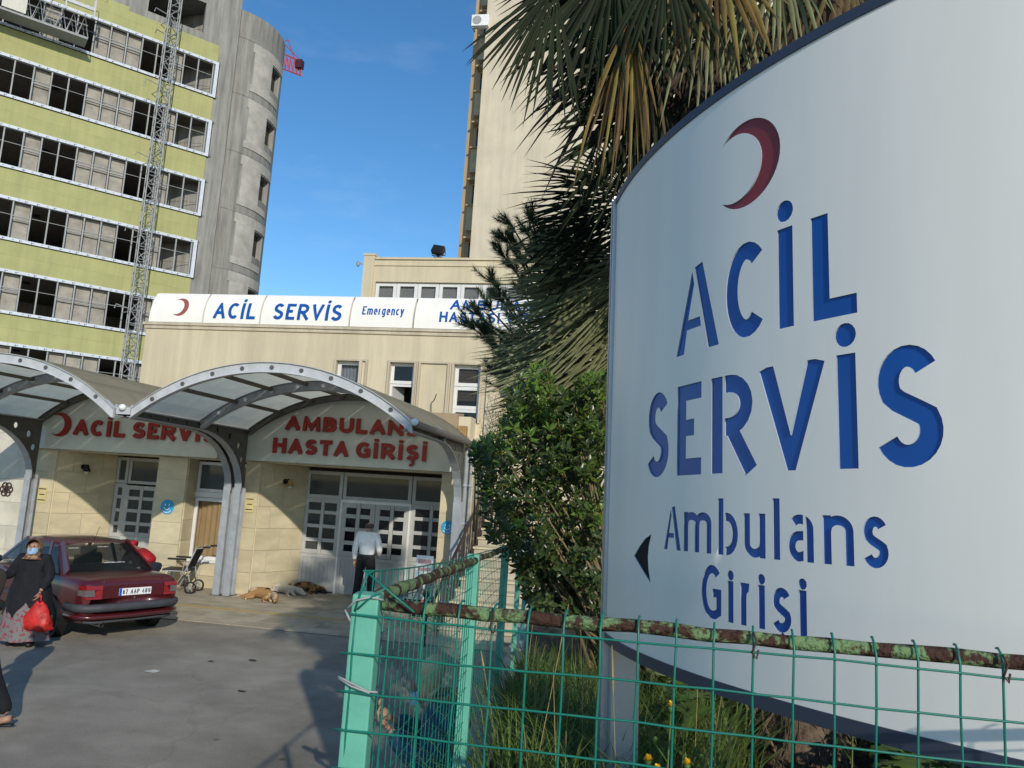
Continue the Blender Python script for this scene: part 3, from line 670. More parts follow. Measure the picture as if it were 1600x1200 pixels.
# shiny plate ornament on the far left wall
gz = thing('wall_medallion', 'small dark round iron ornament on the pale stone wall behind the car', 'ornament', (-14.05, YF - .03, 1.82))
q = MB()
for a in range(0, 360, 60): q.tube([Vector((-14.05 + .09 * math.cos(R(a)) + .07 * math.cos(R(k)), YF - .045, 1.82 + .09 * math.sin(R(a)) + .07 * math.sin(R(k)))) for k in range(0, 361, 40)], .014, 5)
q.build('scrolls', iron, gz)
b_ = MB(); b_.tube([(-8.78, 15.60, .60), (-8.78, 15.60, .70), (-8.78, 15.60, .73), (-8.78, 15.60, .78)], [.035, .035, .014, .014], 10); b_.single('plastic_bottle', glass('bottle_plastic', (.6, .65, .7), .5), 'small clear plastic bottle standing on the curtained window sill', 'bottle', smooth=True)

# ------------------------------------------------------------------ fascia boards over the doors
BAYS = [(-13.30, -8.56), (-8.24, -3.50)]        # canopy bays, spring to spring
ZS, ZP = 3.42, 4.26                              # spring and peak of the roof arch
def arch_pt(bay, k, dz=0.0):                     # k in 0..1 across the bay, circle through springs and peak
    a, c = bay; h = ZP - ZS; w = (c - a) / 2; rad = (w * w + h * h) / (2 * h); x = a + 2 * w * k
    return x, ZP - rad + math.sqrt(max(rad * rad - (x - (a + w)) ** 2, 0)) + dz
def fascia(bay, label):
    x0, x1 = bay; t = thing('fascia_sign', label, 'sign', ((x0 + x1) / 2, 15.1, 2.78), group='arched fascia signs over the doors')
    pl = [(x0, 2.78), (x1, 2.78), (x1, ZS - .05)] + [arch_pt((x0, x1), 1 - k / 20, -.10) for k in range(1, 20)] + [(x0, ZS - .05)]
    m = MB(); solid([ccw(pl)], flatY(15.1), .0, back=True, mb=m, d0=-.06); m.build('board', fascia_m, t); return t
def put_letters(t, lines, y, m, nm='letter', depth=.05, gap=.16, dot='square', d0=0.0):
    for s, x0, x1, z0, z1, st in lines:
        for c, pl in layout(s, x0, x1, z0, z1, st, gap, dot):
            q = MB(); solid(pl, flatY(y), depth, mb=q, d0=d0); q.build(nm, m, t)
fa = fascia((-8.37, -3.74), 'grey arched fascia lettered AMBULANS HASTA GİRİŞİ in red')
put_letters(fa, [('AMBULANS', -7.46, -4.55, 3.452, 3.765, .083), ('HASTA', -7.70, -6.03, 2.962, 3.285, .085), ('GİRİŞİ', -5.86, -4.35, 2.962, 3.285, .085)], 15.09, red_letter, gap=.14, d0=.012)
fc = fascia((-13.55, -8.97), 'grey arched fascia with a red crescent and ACİL SERVİS in red')
put_letters(fc, [('ACİL', -12.44, -11.19, 3.105, 3.46, .090), ('SERVİS', -11.00, -9.02, 3.105, 3.46, .090)], 15.09, red_letter, gap=.14, d0=.012)
q = MB(); solid([crescent(-12.80, 3.318, .262, .215, .092)], flatY(15.09), .05, mb=q, d0=.012); q.build('crescent', red_letter, fc)

# ------------------------------------------------------------------ canopy
YC0, YC1 = 11.20, 15.06
cn = thing('entrance_canopy', 'steel canopy of two milky arched roof bays on bracketed posts', 'canopy', (-8.6, 15, 0))
def rib(bay, y, dep, m, hole_m, nh, t=.05, front=True):
    N = 28; o = MB(); fnf = lambda x, z, d: (x, y - d, z)
    out = [arch_pt(bay, k / N, 0) for k in range(N + 1)]; inn_ = [arch_pt(bay, k / N, -dep) for k in range(N, -1, -1)]
    solid([ccw(out + inn_)], fnf, t / 2, back=True, mb=o, d0=-t / 2)
    r_ = o.build('arch_rib', m, cn)
    fl = MB()
    for k in range(N):                          # flanges on the plate
        for dz, th in ((.004, .008), (-dep, .008)):
            a = arch_pt(bay, k / N, dz); c = arch_pt(bay, (k + 1) / N, dz); fl.bar((a[0], y, a[1]), (c[0], y, c[1]), .11, th, (0, 0, 1))
    fl.build('rib_flange', m, r_)
    for k in range(nh):
        x, z = arch_pt(bay, (k + .7) / (nh + .4), -dep / 2); h = MB(); h.disc((x, y, z), (0, 1, 0), .036, t + .02, 14); h.build('hole_disc', hole_m, r_)  # disc for an open hole
YM = 13.2
for bay in BAYS:
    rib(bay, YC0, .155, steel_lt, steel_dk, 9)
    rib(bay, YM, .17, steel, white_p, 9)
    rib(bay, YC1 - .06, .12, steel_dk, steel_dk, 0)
    NP = 7
    for k in range(1, NP):
        x, z = arch_pt(bay, k / NP, -.05); p = MB(); p.bar((x, YC0 + .03, z), (x, YC1 - .1, z), .07, .06); p.build('purlin', purlin_m, cn)
    for k in range(NP):
        for ya, yb in ((YC0 - .04, YM), (YM, YC1 + .55)):
            p = MB()
            for j in range(3):
                a = arch_pt(bay, (k + j / 3) / NP, .012); c = arch_pt(bay, (k + (j + 1) / 3) / NP, .012); e = .004
                p.add([(a[0] + (e if j == 0 else 0), ya + e, a[1]), (c[0] - (e if j == 2 else 0), ya + e, c[1]), (c[0] - (e if j == 2 else 0), yb - e, c[1]), (a[0] + (e if j == 0 else 0), yb - e, a[1])], [(3, 2, 1, 0)])
            p.build('roof_panel', poly_roof, cn, smooth=False)
# gutter beams with perforated cantilever brackets on posts
def bracket(x, label=None):
    yb, zb, zt = 15.02, 2.12, 3.40
    low = [(yb - .16 - 1.75 * (1 - math.cos(R(a))), zb + 1.15 * math.sin(R(a))) for a in range(0, 91, 9)]
    outl = [(yb, zb - .02)] + low + [(YC0 + .03, 3.30), (YC0 + .03, zt), (yb, zt)]
    holes = [ccw(arc(yb - dx, z, r, r * 1.15, 0, 345, 15)) for dx, z, r in ((.17, 2.78, .060), (.34, 3.06, .062), (.72, 3.22, .055), (1.2, 3.31, .042), (1.7, 3.335, .034), (2.25, 3.34, .03), (2.8, 3.345, .027), (3.3, 3.35, .024))]
    m = MB(); solid([ccw(outl)], lambda y, z, d: (x + d, y, z), .010, holes=holes, back=True, mb=m, d0=-.010); w_ = m.build('bracket_plate', steel_dk, cn)
    f = MB(); path = low + [(YC0 + .03, 3.30)]
    for a, c in zip(path[:-1], path[1:]): f.bar((x, a[0], a[1]), (x, c[0], c[1]), .15, .012, (0, 0, 1))
    f.bar((x, YC0 + .03, zt), (x, yb, zt), .12, .012); f.build('bracket_flange', steel, w_)
    p = MB(); y0 = 14.93
    p.span((x - .075, y0 - .11, .012), (x + .075, y0 - .10, 2.2)); p.span((x - .075, y0 + .10, .012), (x + .075, y0 + .11, 2.2)); p.span((x - .006, y0 - .10, .012), (x + .006, y0 + .10, 2.2))
    po = p.build('post', steel, cn)
    p = MB(); p.span((x - .11, y0 - .17, .010), (x + .11, y0 + .17, .024)); p.build('base_plate', steel_dk, po)
for x in (-13.22, -8.50, -8.27, -3.60): bracket(x)
g = MB(); g.span((-8.53, YC0 + .02, 3.41), (-8.275, YC1, 3.425)); g.span((-8.55, YC0, 3.425), (-8.535, YC1, 3.49)); g.span((-8.265, YC0, 3.425), (-8.25, YC1, 3.49)); g.span((-8.53, YC0, 3.33), (-8.27, YC0 + .015, 3.44)); g.build('valley_gutter', steel_lt, cn)
g = MB(); g.tube([(-3.44, YC0 - .05, 3.40), (-3.44, YC1 + .2, 3.36)], .055, 10); g.span((-3.66, YC0, 3.405), (-3.48, YC1, 3.425)); g.build('eaves_gutter', steel_dk, cn)
g = MB(); g.tube([(-13.36, YC0 - .05, 3.40), (-13.36, YC1 + .2, 3.38)], .055, 10); g.build('eaves_gutter', steel_dk, cn)
for c in ((-8.40, YC0 - .03, 3.44), (-3.44, YC0 - .09, 3.42)): g = MB(); g.ball(c, (.06, .05, .055), 12, 8); g.build('lamp_head', white_p, cn, True)
# ------------------------------------------------------------------ lettered band on the roof edge
rs = thing('roof_sign', 'long white roof edge sign reading ACİL SERVİS Emergency in blue', 'sign', (-6.6, 16.1, 5.9))
Z0, Z1 = 5.895, 6.635
def band(x, z, d=0.0):                          # bowed face of the sign: bulges out at the bottom, rolls back at the top
    k = (z - Z0) / (Z1 - Z0); y = 15.97 + .22 * k ** 2.6; return (x, y - d, z)
for x0, x1 in ((-11.62, -10.255), (-10.215, -8.83), (-8.79, -6.67), (-6.63, -5.18), (-5.14, -1.45)):
    p = MB(); n = 12
    for k in range(n):
        za, zb = Z0 + (Z1 - Z0) * k / n, Z0 + (Z1 - Z0) * (k + 1) / n; p.quad(band(x0, za), band(x1, za), band(x1, zb), band(x0, zb))
    for x, s in ((x0, 1), (x1, -1)): p.add([band(x, Z0 + (Z1 - Z0) * k / n) for k in range(n + 1)] + [(x, 16.35, Z1), (x, 16.35, Z0)], [tuple(range(n + 3))])
    p.quad(band(x0, Z1), band(x1, Z1), (x1, 16.35, Z1), (x0, 16.35, Z1))
    o = p.build('panel', sign_white, rs)
p = MB(); p.span((-11.63, 16.02, 5.882), (-1.44, 16.36, 5.895)); p.span((-11.60, 16.2, 5.895), (-1.5, 16.34, 6.61)); p.build('backing', black, rs)
for s, x0, x1, z0, z1, st in (('ACİL', -9.98, -8.94, 6.005, 6.40, .072), ('SERVİS', -8.50, -6.85, 6.015, 6.41, .072), ('Emergency', -6.37, -5.40, 6.18, 6.385, .030), ('AMBULANS', -4.36, -2.25, 6.345, 6.60, .05), ('HASTASI', -4.57, -3.22, 6.05, 6.29, .048), ('GİRİŞİ', -3.05, -2.05, 6.05, 6.29, .048)):
    for c, pl in layout(s, x0, x1, z0, z1, st, .17):
        q = MB(); solid(pl, lambda x, z, d: band(x, z, d), .008, mb=q, d0=.001, step=.03); q.build('letter', sign_blue, rs)
q = MB(); solid([crescent(-10.88, 6.27, .222, .185, .075)], lambda x, z, d: band(x, z, d), .008, mb=q, d0=.001, step=.03); q.build('crescent', mat('faded_red', (.34, .09, .075), .5, .05), rs)
ov = MB(); ov.span((-3.36, YU - .06, 5.82), (-1.4, YU + .4, 5.88)); ov.span((-3.415, YU - .001, 5.30), (-1.45, YU + .35, 5.819)); ov.span((-3.38, 19.2, 0), (3.5, 19.4, 5.8)); ov.build('side_wing_wall', cream, bld)

# ------------------------------------------------------------------ annex storey behind the roof sign
YA = 20.0
an = thing('annex_block', 'cream set back upper storey with a white window ribbon behind the roof sign', 'building', (-4, YA + 2, 5.8))
w = MB(); fY = lambda x, z, d: (x, YA - d, z)
wall_open(w, fY, -7.72, 3.0, 5.8, 8.74, [(-7.66, 2.6, 6.7, 8.06)], .14)
w.span((-8.03, YA - .06, 5.8), (-7.72, YA + 6, 8.80)); w.span((-8.05, YA - .08, 8.80), (-7.70, YA + .4, 8.86)); w.span((-7.70, YA - .05, 8.70), (3.0, YA + 6, 8.76)); w.span((-7.7, YA + .15, 5.8), (3.0, YA + .2, 6.7))
w.span((-7.72, YA - .03, 8.52), (3.0, YA - .002, 8.56))
w.build('wall', cream, an)
w = MB(); w.span((-7.7, YA + .16, 6.7), (2.9, YA + .22, 7.25)); w.build('wall_below_window', upvc, an)
rb = mat('roller_blind', (.44, .43, .40), .8, .05)
for k in range(16):
    x = -7.66 + .617 * k
    glazed(an, x + .005, x + .61, 6.72, 8.05, YA + .10, 1, 1, .075, frm=upvc, gl=cg)
    piece('roller_blind', rb, an, (x + .31, YA + .17, 7.4 + (.12 if k == 6 else 0)), (.56, .01, 1.3))
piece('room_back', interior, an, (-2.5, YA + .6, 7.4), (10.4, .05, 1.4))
fl = thing('floodlight', 'black floodlight standing on the roof edge of the annex', 'lamp', (onY(685, 398, YA).x, YA + .05, 8.76))
fx = onY(685, 398, YA).x
q = MB(); q.box((fx, YA - .05, 8.97), (.34, .16, .24), M=Matrix.Rotation(R(-25), 3, 'X') @ Matrix.Rotation(R(12), 3, 'Y')); q.build('head', black, fl, bevel=.015)
q = MB(); q.span((fx - .03, YA - .02, 8.76), (fx + .03, YA + .04, 8.92)); q.span((fx - .12, YA - .06, 8.76), (fx + .12, YA + .10, 8.785)); q.tube([(fx - .19, YA, 8.95), (fx - .19, YA + .02, 8.84), (fx + .19, YA + .02, 8.84), (fx + .19, YA, 8.95)], .014, 6); q.build('bracket', black, fl)
q = MB(); q.tube([(-8.07, YA - .05, 8.55), (-8.16, YA - .05, 8.58)], .02, 6); q.ball((-8.19, YA - .06, 8.55), (.055, .06, .09), 10, 6); q.single('camera_dome', galv, 'small grey camera dome on the left corner of the annex', 'camera', smooth=True)

# ------------------------------------------------------------------ ward tower
YT = 38.0
tw = thing('ward_tower', 'tall cream tower with a recessed brown strip of windows on its left edge', 'building', (-2, 42, 0))
xl = onY(748, 200, YT).x; xb = onY(730, 200, YT + 1.5).x
w = MB(); w.span((xl, YT, 0), (10, YT + 14, 52)); w.build('front_wall', tower_cream, tw)
w = MB(); w.span((xb, YT + 1.5, 0), (xl - .001, YT + 13, 51)); w.build('recessed_wall', tower_brown, tw)
pit = 3.32; z = 13.6
tb = mat('spandrel_cream', (.50, .42, .27), .8, .08)
for k in range(13):
    zz = z + pit * k - .6
    q = MB(); q.span((xb + .42, YT + 1.1, zz), (xl - .002, YT + 1.498, zz + 1.35)); so = q.build('spandrel', tb, tw)
    q = MB(); q.span((xb + .36, YT + .98, zz + 1.35), (xl - .002, YT + 1.498, zz + 1.43)); q.build('sill', tower_brown, so)
    q = MB(); q.span((xb + .38, YT + .9, zz - .52), (xl - .002, YT + 1.498, zz - .42)); q.build('window_hood', tower_brown, so)
    glazed(tw, xb + .5, xl - .01, zz + 1.44, zz + pit - .53, YT + 1.47, 1, 1, .06, frm=tower_brown)
ac = thing('air_conditioner', 'white air conditioner unit high on the brown strip of the tower', 'air conditioner', (0, 0, 0))
c = onY(751, 34, YT - .1); ac.location = (c.x, c.y, c.z - .35)
q = MB(); q.box((c.x, c.y, c.z), (.95, .36, .66)); q.build('case', white_p, ac, bevel=.03)
q = MB(); q.disc((c.x - .16, c.y - .19, c.z), (0, 1, 0), .25, .02, 18); q.build('fan_grille', galv, ac)
q = MB(); q.span((c.x - .4, c.y - .1, c.z - .42), (c.x - .35, c.y + .3, c.z - .34)); q.span((c.x + .35, c.y - .1, c.z - .42), (c.x + .4, c.y + .3, c.z - .34)); q.build('bracket', galv, ac)

# ------------------------------------------------------------------ block under construction
E0 = Vector((-27.75, 41.55, 0)); DF = Vector((math.sin(R(42.88)), math.cos(R(42.88)), 0)); NF = Vector((DF.y, -DF.x, 0))
def FP(t, z, d=0.0): return E0 + DF * t + NF * d + Vector((0, 0, z))
RZ = math.atan2(DF.y, DF.x)
cb = thing('unfinished_block', 'multi storey block under construction with yellow insulation and open window bands', 'building', (E0.x, E0.y, 0))
TOPS = [28.04, 24.14, 20.25, 16.32, 12.36, 8.45]; WH = 2.05; TL = -15.0
MUL = [-14.6, -13.75, -12.9, -12.05, -11.22, -10.38, -9.47, -8.61, -7.78, -6.89, -6.05, -5.19, -4.34, -3.51, -2.73, -1.95, -1.10, -.20]
KIND = 'pddpdddpddpppddpdd'
def fbox(m, t0, t1, z0, z1, d0, d1): 
    c = FP((t0 + t1) / 2, (z0 + z1) / 2, (d0 + d1) / 2); m.box(c, (t1 - t0, abs(d1 - d0), z1 - z0), RZ)
def fpiece(name, m, par, t0, t1, z0, z1, d0, d1):
    return piece(name, m, par, FP((t0 + t1) / 2, (z0 + z1) / 2, (d0 + d1) / 2), (t1 - t0, abs(d1 - d0), z1 - z0), RZ)
core = MB(); fbox(core, TL, 1.0, 0, 40, -9, -8.9); fbox(core, .0, 1.1, 0, 40, -9, .04); fbox(core, TL, 0, 31.9, 40, -8.9, .0)
for z in TOPS + [4.5]: fbox(core, TL, 0, z - WH - .55, z - WH - .18, -8.9, -.16)
wall_open(core, lambda t, z, d: FP(t, z, d), -6.45, 0, 29.35, 31.9, [(-4.3, -1.05, 29.85, 31.85)], .3)
core.build('concrete_frame', concrete, cb)
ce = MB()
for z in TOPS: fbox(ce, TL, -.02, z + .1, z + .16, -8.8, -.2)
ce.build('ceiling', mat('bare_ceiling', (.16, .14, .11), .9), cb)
# insulation boards between the bands, laid in rows
zs = [(TOPS[0] + .17, 29.35)] + [(TOPS[k + 1] + .17, TOPS[k] - WH - .17) for k in range(5)] + [(4.4, TOPS[5] - WH - .17)]
for k, (a, c) in enumerate(zs):
    nr = 2
    for r in range(nr):
        z0, z1 = a + (c - a) * r / nr, a + (c - a) * (r + 1) / nr; t = TL + (0.6 if r else 0)
        fpiece('insulation_board', yellow_ins, cb, TL, -11.0, z0 + .002, z1 - .002, -.1, .08)
        for t0, t1 in ((-11.0, -7.4), (-7.4, -3.7), (-3.7, -.0)): fpiece('insulation_board', yellow_ins, cb, t0 + .002, t1 - .002, z0 + .002, z1 - .002, -.1, .08 + random.uniform(0, .004))
    
fpiece('insulation_board', yellow_ins, cb, TL, -6.47, 29.36, 32.5, -.1, .08); fpiece('insulation_board', yellow_ins, cb, -6.45, -5.3, 29.352, 29.6, -.1, .075)
ink = mat('foil_print', (.10, .14, .22), .7)
for bi, z in enumerate(TOPS):
    zb = z - WH
    for a, c, nm in ((z, z + .165, 'foil_strip'), (zb - .165, zb, 'foil_strip')):
        s_ = fpiece(nm, foil, cb, TL, .10, a, c, -.1, .13)
        st = MB()                                   # printed marks repeated along the membrane
        for k in range(34):
            t = TL + .25 + k * .45 + .06 * math.sin(k * 2.1 + bi)
            for e in ((0, .05, .02, .11), (.08, .13, .06, .10)): 
                if (k + bi) % 3 or e[0]: fbox(st, t + e[0], t + e[1], a + e[2], a + e[3], .1312, .134)
        sto = tag(st.build('foil_print', ink, cb), kind='stuff')
    fpiece('foil_strip', foil, cb, -.10, .10, zb + .002, z - .002, -.1, .128)
    ed = MB(); fbox(ed, TL, .10, zb - .20, zb - .167, -.1, .15); fbox(ed, .102, .15, zb - .2, z + .167, -.1, .12); ed.build('drip_edge', black, cb)
    for i, t in enumerate(MUL):
        fpiece('mullion', galv, cb, t - .035, t + .035, zb + .002, z - .002, -.06, .06)
        if i < len(MUL) - 1:
            t1 = MUL[i + 1]; kd = KIND[i + 1]
            if kd == 'p':
                fpiece('infill_panel', concrete_in, cb, t + .04, t1 - .04, zb + .01, z - .01, -.35, -.22)
                fpiece('window_rail', galv, cb, t + .036, t1 - .036, zb + WH * .52, zb + WH * .52 + .05, -.04, .03); fpiece('window_rail', galv, cb, t + .036, t1 - .036, zb + WH * .60, zb + WH * .60 + .04, -.04, .03)
            else: fpiece('window_rail', galv, cb, t + .036, t1 - .036, zb + WH * .62, zb + WH * .62 + .025, -.03, .01)
for z in TOPS:                                      # bare bulb fittings left hanging under the slabs
    for t in (-11.7, -8.2, -5.7, -3.0, -1.0): fpiece('ceiling_fitting', black, cb, t - .18, t + .18, z + .02, z + .08, -2.4, -2.0)
# rounded stair tower behind the flat end wall
RC = 3.7; hr = ray(447, 64); hx = Vector((hr.x, hr.y, 0)).normalized(); rp = Vector((hx.y, -hx.x, 0))
cbase = E0 - NF * (RC + .55); tc = (-RC - (cbase - Vector((EYE.x, EYE.y, 0))).dot(rp)) / DF.dot(rp); CC = cbase + DF * tc
a0 = math.atan2(rp.y, rp.x)                         # angle of the right silhouette
zt = at(430, 36, 52).z; zw1, zw2 = at(435, 99, 52).z, at(435, 138, 52).z
def cyl(a, z, d=0.0): return CC + Vector((math.cos(a) * (RC + d), math.sin(a) * (RC + d), z))
ops = [(R(15), R(36), zw2 - 3.9 * k, zw1 - 3.9 * k) for k in range(7)]
w = MB(); segs = [(-180 + 7.5 * k, -180 + 7.5 * (k + 1)) for k in range(48)]
xs = sorted({R(-200 + 5 * k) for k in range(73)} | {R(15), R(36)})
zz = sorted({0, zt} | {v for o in ops for v in o[2:]})
for i in range(len(xs) - 1):
    for j in range(len(zz) - 1):
        ca, cz = (xs[i] + xs[i + 1]) / 2, (zz[j] + zz[j + 1]) / 2
        if any(o[0] < ca < o[1] and o[2] < cz < o[3] for o in ops): continue
        A, B = a0 - xs[i], a0 - xs[i + 1]; w.quad(cyl(A, zz[j]), cyl(B, zz[j]), cyl(B, zz[j + 1]), cyl(A, zz[j + 1]))
w.add([cyl(a0 - x, zt) for x in xs[:-1]], [tuple(range(len(xs) - 1))])
for o in ops:
    for x in (o[0], o[1]): w.quad(cyl(a0 - x, o[2]), cyl(a0 - x, o[3]), cyl(a0 - x, o[3], -.35), cyl(a0 - x, o[2], -.35))
    for z in (o[2], o[3]): w.quad(cyl(a0 - o[0], z), cyl(a0 - o[1], z), cyl(a0 - o[1], z, -.35), cyl(a0 - o[0], z, -.35))
w.build('stair_tower_wall', concrete, cb)
for o in ops:
    for (b0, b1, z0, z1) in ((36, 60, o[2] - .5, o[3] + .1), (8, 62, o[3] + .1, o[3] + .75), (18, 62, o[2] - .95, o[2] - .5)):
        q = MB(); n = 8
        for k in range(n):
            A, B = a0 - R(b0 + (b1 - b0) * k / n), a0 - R(b0 + (b1 - b0) * (k + 1) / n)
            q.quad(cyl(A, z0, .05), cyl(B, z0, .05), cyl(B, z1, .05), cyl(A, z1, .05))
            for z in (z0, z1): q.quad(cyl(A, z, .05), cyl(B, z, .05), cyl(B, z, -.01), cyl(A, z, -.01))
        for x in (b0, b1): q.quad(cyl(a0 - R(x), z0, .05), cyl(a0 - R(x), z1, .05), cyl(a0 - R(x), z1, -.01), cyl(a0 - R(x), z0, -.01))
        q.build('window_surround', concrete_lt, cb)
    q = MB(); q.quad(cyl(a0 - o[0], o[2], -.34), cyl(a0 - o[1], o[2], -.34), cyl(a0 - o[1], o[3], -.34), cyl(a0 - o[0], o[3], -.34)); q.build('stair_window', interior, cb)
for z in [zt - 1.9 - 3.9 * k for k in range(7)]:
    q = MB(); n = 30
    for k in range(n):
        A, B = a0 - R(5 * k + 2), a0 - R(5 * k + 7); q.quad(cyl(A, z, .025), cyl(B, z, .025), cyl(B, z + .10, .025), cyl(A, z + .10, .025))
    q.build('pour_joint', concrete, cb)
# mast climber
ms = thing('mast_climber', 'grey lattice climbing mast standing before the yellow facade', 'mast', FP(-3.05, 0, 1.15))
sz = .30
for (s, d) in ((-sz, .85), (sz, .85), (-sz, 1.45), (sz, 1.45)):
    q = MB(); q.tube([FP(-3.05 + s, 0, d), FP(-3.05 + s, 36, d)], .034, 6); q.build('mast_leg', galv, ms)
for k in range(24):
    z = 1.5 * k; q = MB(); c = [(-sz, .85), (sz, .85), (sz, 1.45), (-sz, 1.45)]
    for i in range(4):
        a, e = c[i], c[(i + 1) % 4]
        q.tube([FP(-3.05 + a[0], z, a[1]), FP(-3.05 + e[0], z, e[1])], .025, 4); q.tube([FP(-3.05 + a[0], z, a[1]), FP(-3.05 + e[0], z + .75, e[1])], .022, 4); q.tube([FP(-3.05 + e[0], z + .75, e[1]), FP(-3.05 + a[0], z + 1.5, a[1])], .022, 4); q.tube([FP(-3.05 + a[0], z + .75, a[1]), FP(-3.05 + e[0], z + .75, e[1])], .02, 4)
    q.build('lattice_section', galv, ms)
    if k % 3 == 2:
        q = MB(); q.tube([FP(-3.2, z - .7, .85), FP(-3.5, z - .75, .1)], .03, 4); q.tube([FP(-2.9, z - .7, .85), FP(-2.6, z - .75, .1)], .03, 4); q.tube([FP(-3.35, z - .7, 1.4), FP(-4.1, z - .55, 1.4), FP(-4.15, z - .8, 1.4)], .03, 4); q.build('wall_tie', galv, ms)
# work platform
pf = thing('work_platform', 'grey suspended lattice work platform high on the yellow facade', 'platform', FP(-11, 25.9, 1.0))
q = MB(); fbox(q, -16, -7.3, 26.0, 26.08, .4, 1.5); q.build('deck', galv, pf)
for d in (.5, 1.45):
    q = MB()
    for z in (26.1, 27.3): q.tube([FP(-16, z, d), FP(-7.3, z, d)], .045, 5)
    n = 16
    for k in range(n): 
        a, c = -16 + 8.7 * k / n, -16 + 8.7 * (k + 1) / n; q.tube([FP(a, 26.1, d), FP((a + c) / 2, 27.3, d), FP(c, 26.1, d)], .026, 4)
    q.build('lattice_truss', galv, pf)
q = MB(); fbox(q, -16, -7.2, 27.75, 27.95, 1.45, 1.55); fbox(q, -16, -7.2, 28.45, 28.5, 1.45, 1.55)
for k in range(7): t = -15.6 + k * 1.4; fbox(q, t, t + .07, 27.3, 28.6, 1.44, 1.56)
q.tube([FP(-9.6, 28.6, 1.5), FP(-9.5, 29.3, 1.5), FP(-7.25, 29.2, 1.5), FP(-7.2, 27.8, 1.5)], .03, 5); q.build('guard_rail', steel_lt, pf)
q = MB(); fbox(q, -11.4, -10.3, 26.15, 26.95, 1.5, 1.58); q.build('cover_sheet', paper, pf)
q = MB(); fbox(q, -15, -11.6, 24.85, 25.3, .3, 1.3); q.build('hoist_box', steel_dk, pf)
bn = thing('site_banner', 'white site banner with a navy border hung on the work platform', 'banner', FP(-13.2, 28.3, 1.7))
q = MB(); fbox(q, -15.6, -11.55, 27.95, 30.8, 1.62, 1.66); q.build('cloth', white_p, bn)
q = MB(); fbox(q, -15.6, -11.42, 27.82, 27.95, 1.60, 1.68); fbox(q, -11.55, -11.42, 27.95, 30.8, 1.60, 1.68); q.build('border', sign_blue, bn)
q = MB()
for k in range(3):
    for i in range(9): fbox(q, -15.3 + i * .4, -15.05 + i * .4, 28.35 + k * .3, 28.46 + k * .3, 1.662, 1.667)
q.build('print_line', ink, bn)
# crane jib showing behind the stair tower
cr = thing('tower_crane', 'red lattice crane jib with dark counterweight showing behind the rounded stair tower', 'crane', at(420, 120, 90))
P, Q = at(425, 76, 90), at(472, 97, 90); up = Vector((0, 0, 1.3))
q = MB(); q.tube([P, Q], .09, 5); q.tube([P - up * 1.5, Q - up * 1.3], .09, 5)
for k in range(8): a = P.lerp(Q, k / 8); c = P.lerp(Q, (k + 1) / 8); q.tube([a, c - up * 1.35], .07, 4); q.tube([c - up * 1.35, c], .07, 4)
q.build('jib', red_steel, cr)
q = MB(); c = at(468, 101, 90); q.box(c, (.8, .7, 1.0)); q.build('counterweight', mat('dark_red_block', (.06, .012, .02), .7), cr)
q = MB(); ax = at(452, 58, 90); q.tube([at(436, 60, 90), Q], .05, 4); q.tube([P, at(450, 62, 90), at(460, 92, 90)], .06, 4); q.build('stay', red_steel, cr)
mt = at(415, 96, 90); q = MB()
for sx in (-.8, .8):
    for sy in (-.8, .8): q.tube([(mt.x + sx, mt.y + sy, 0), (mt.x + sx, mt.y + sy, mt.z + 1)], .1, 4)
q.build('mast', red_steel, cr)
# ------------------------------------------------------------------ raised garden, its wall, stair
FX = lambda y: -0.405 - (y - 1.1) * 0.0955 if y < 2.5 else -0.539 - (y - 2.5) * .118       # line of the side fence
GZ = 1.42
soil = mat('garden_soil', (.050, .040, .026), .95, .25, 6, .5, 60)
g = MB(); n = 14; pts = [(FX(-2 + .8 * k) + .05, -2 + .8 * k) for k in range(17)]
pl = pts + [(9, 10.8), (9, -2)]
def gz(y): return GZ if y < 3 else GZ - min((y - 3) * .10, .5)
g.add([(x, y, gz(y)) for x, y in pl] , [tuple(range(len(pl)))])
tag(g.build('garden_bed', soil), 'raised planted bed behind the green mesh fence', None, None, 'structure')
rw = MB()
for (a, c) in zip(pts[:-1], pts[1:]):
    rw.add([(a[0] - .16, a[1], 0), (c[0] - .16, c[1], 0), (c[0] + .06, c[1], 0), (a[0] + .06, a[1], 0), (a[0] - .16, a[1], gz(a[1]) - .03), (c[0] - .16, c[1], gz(c[1]) - .03), (c[0] + .06, c[1], gz(c[1]) - .03), (a[0] + .06, a[1], gz(a[1]) - .03)], [(0, 1, 5, 4), (1, 2, 6, 5), (2, 3, 7, 6), (3, 0, 4, 7), (4, 5, 6, 7)])
rw.span((-1.45, 10.8, 0), (9, 11.0, .95))
rw.single('retaining_wall', concrete_lt, 'low concrete retaining wall under the green side fence', 'wall')
st = thing('stone_stair', 'pale stone stair rising beside the building corner behind the green fence', 'stair', (-2.3, 13, 0))
for k in range(13):
    y = 12.9 + .33 * k; z = .168 * (k + 1)
    q = MB(); q.span((-3.28, y, z - .168), (-1.0, 17.4, z - .042)); q.build('riser', stone_pave, st)
    q = MB(); q.span((-3.30, y - .03, z - .041), (-.98, y + .34, z)); q.build('tread', travert, st)
q = MB(); q.span((-3.38, 17.42, 0), (3.5, 17.6, 4.6)); q.build('landing_wall', cream, st)
q = MB(); q.add([(-1.0, 12.6, 0), (-.86, 12.6, 0), (-.86, 17.4, 0), (-1.0, 17.4, 0), (-1.0, 12.6, .5), (-.86, 12.6, .5), (-.86, 17.4, 2.9), (-1.0, 17.4, 2.9)], [(0, 1, 5, 4), (1, 2, 6, 5), (2, 3, 7, 6), (3, 0, 4, 7), (4, 5, 6, 7)]); q.build('side_wall', travert, st)
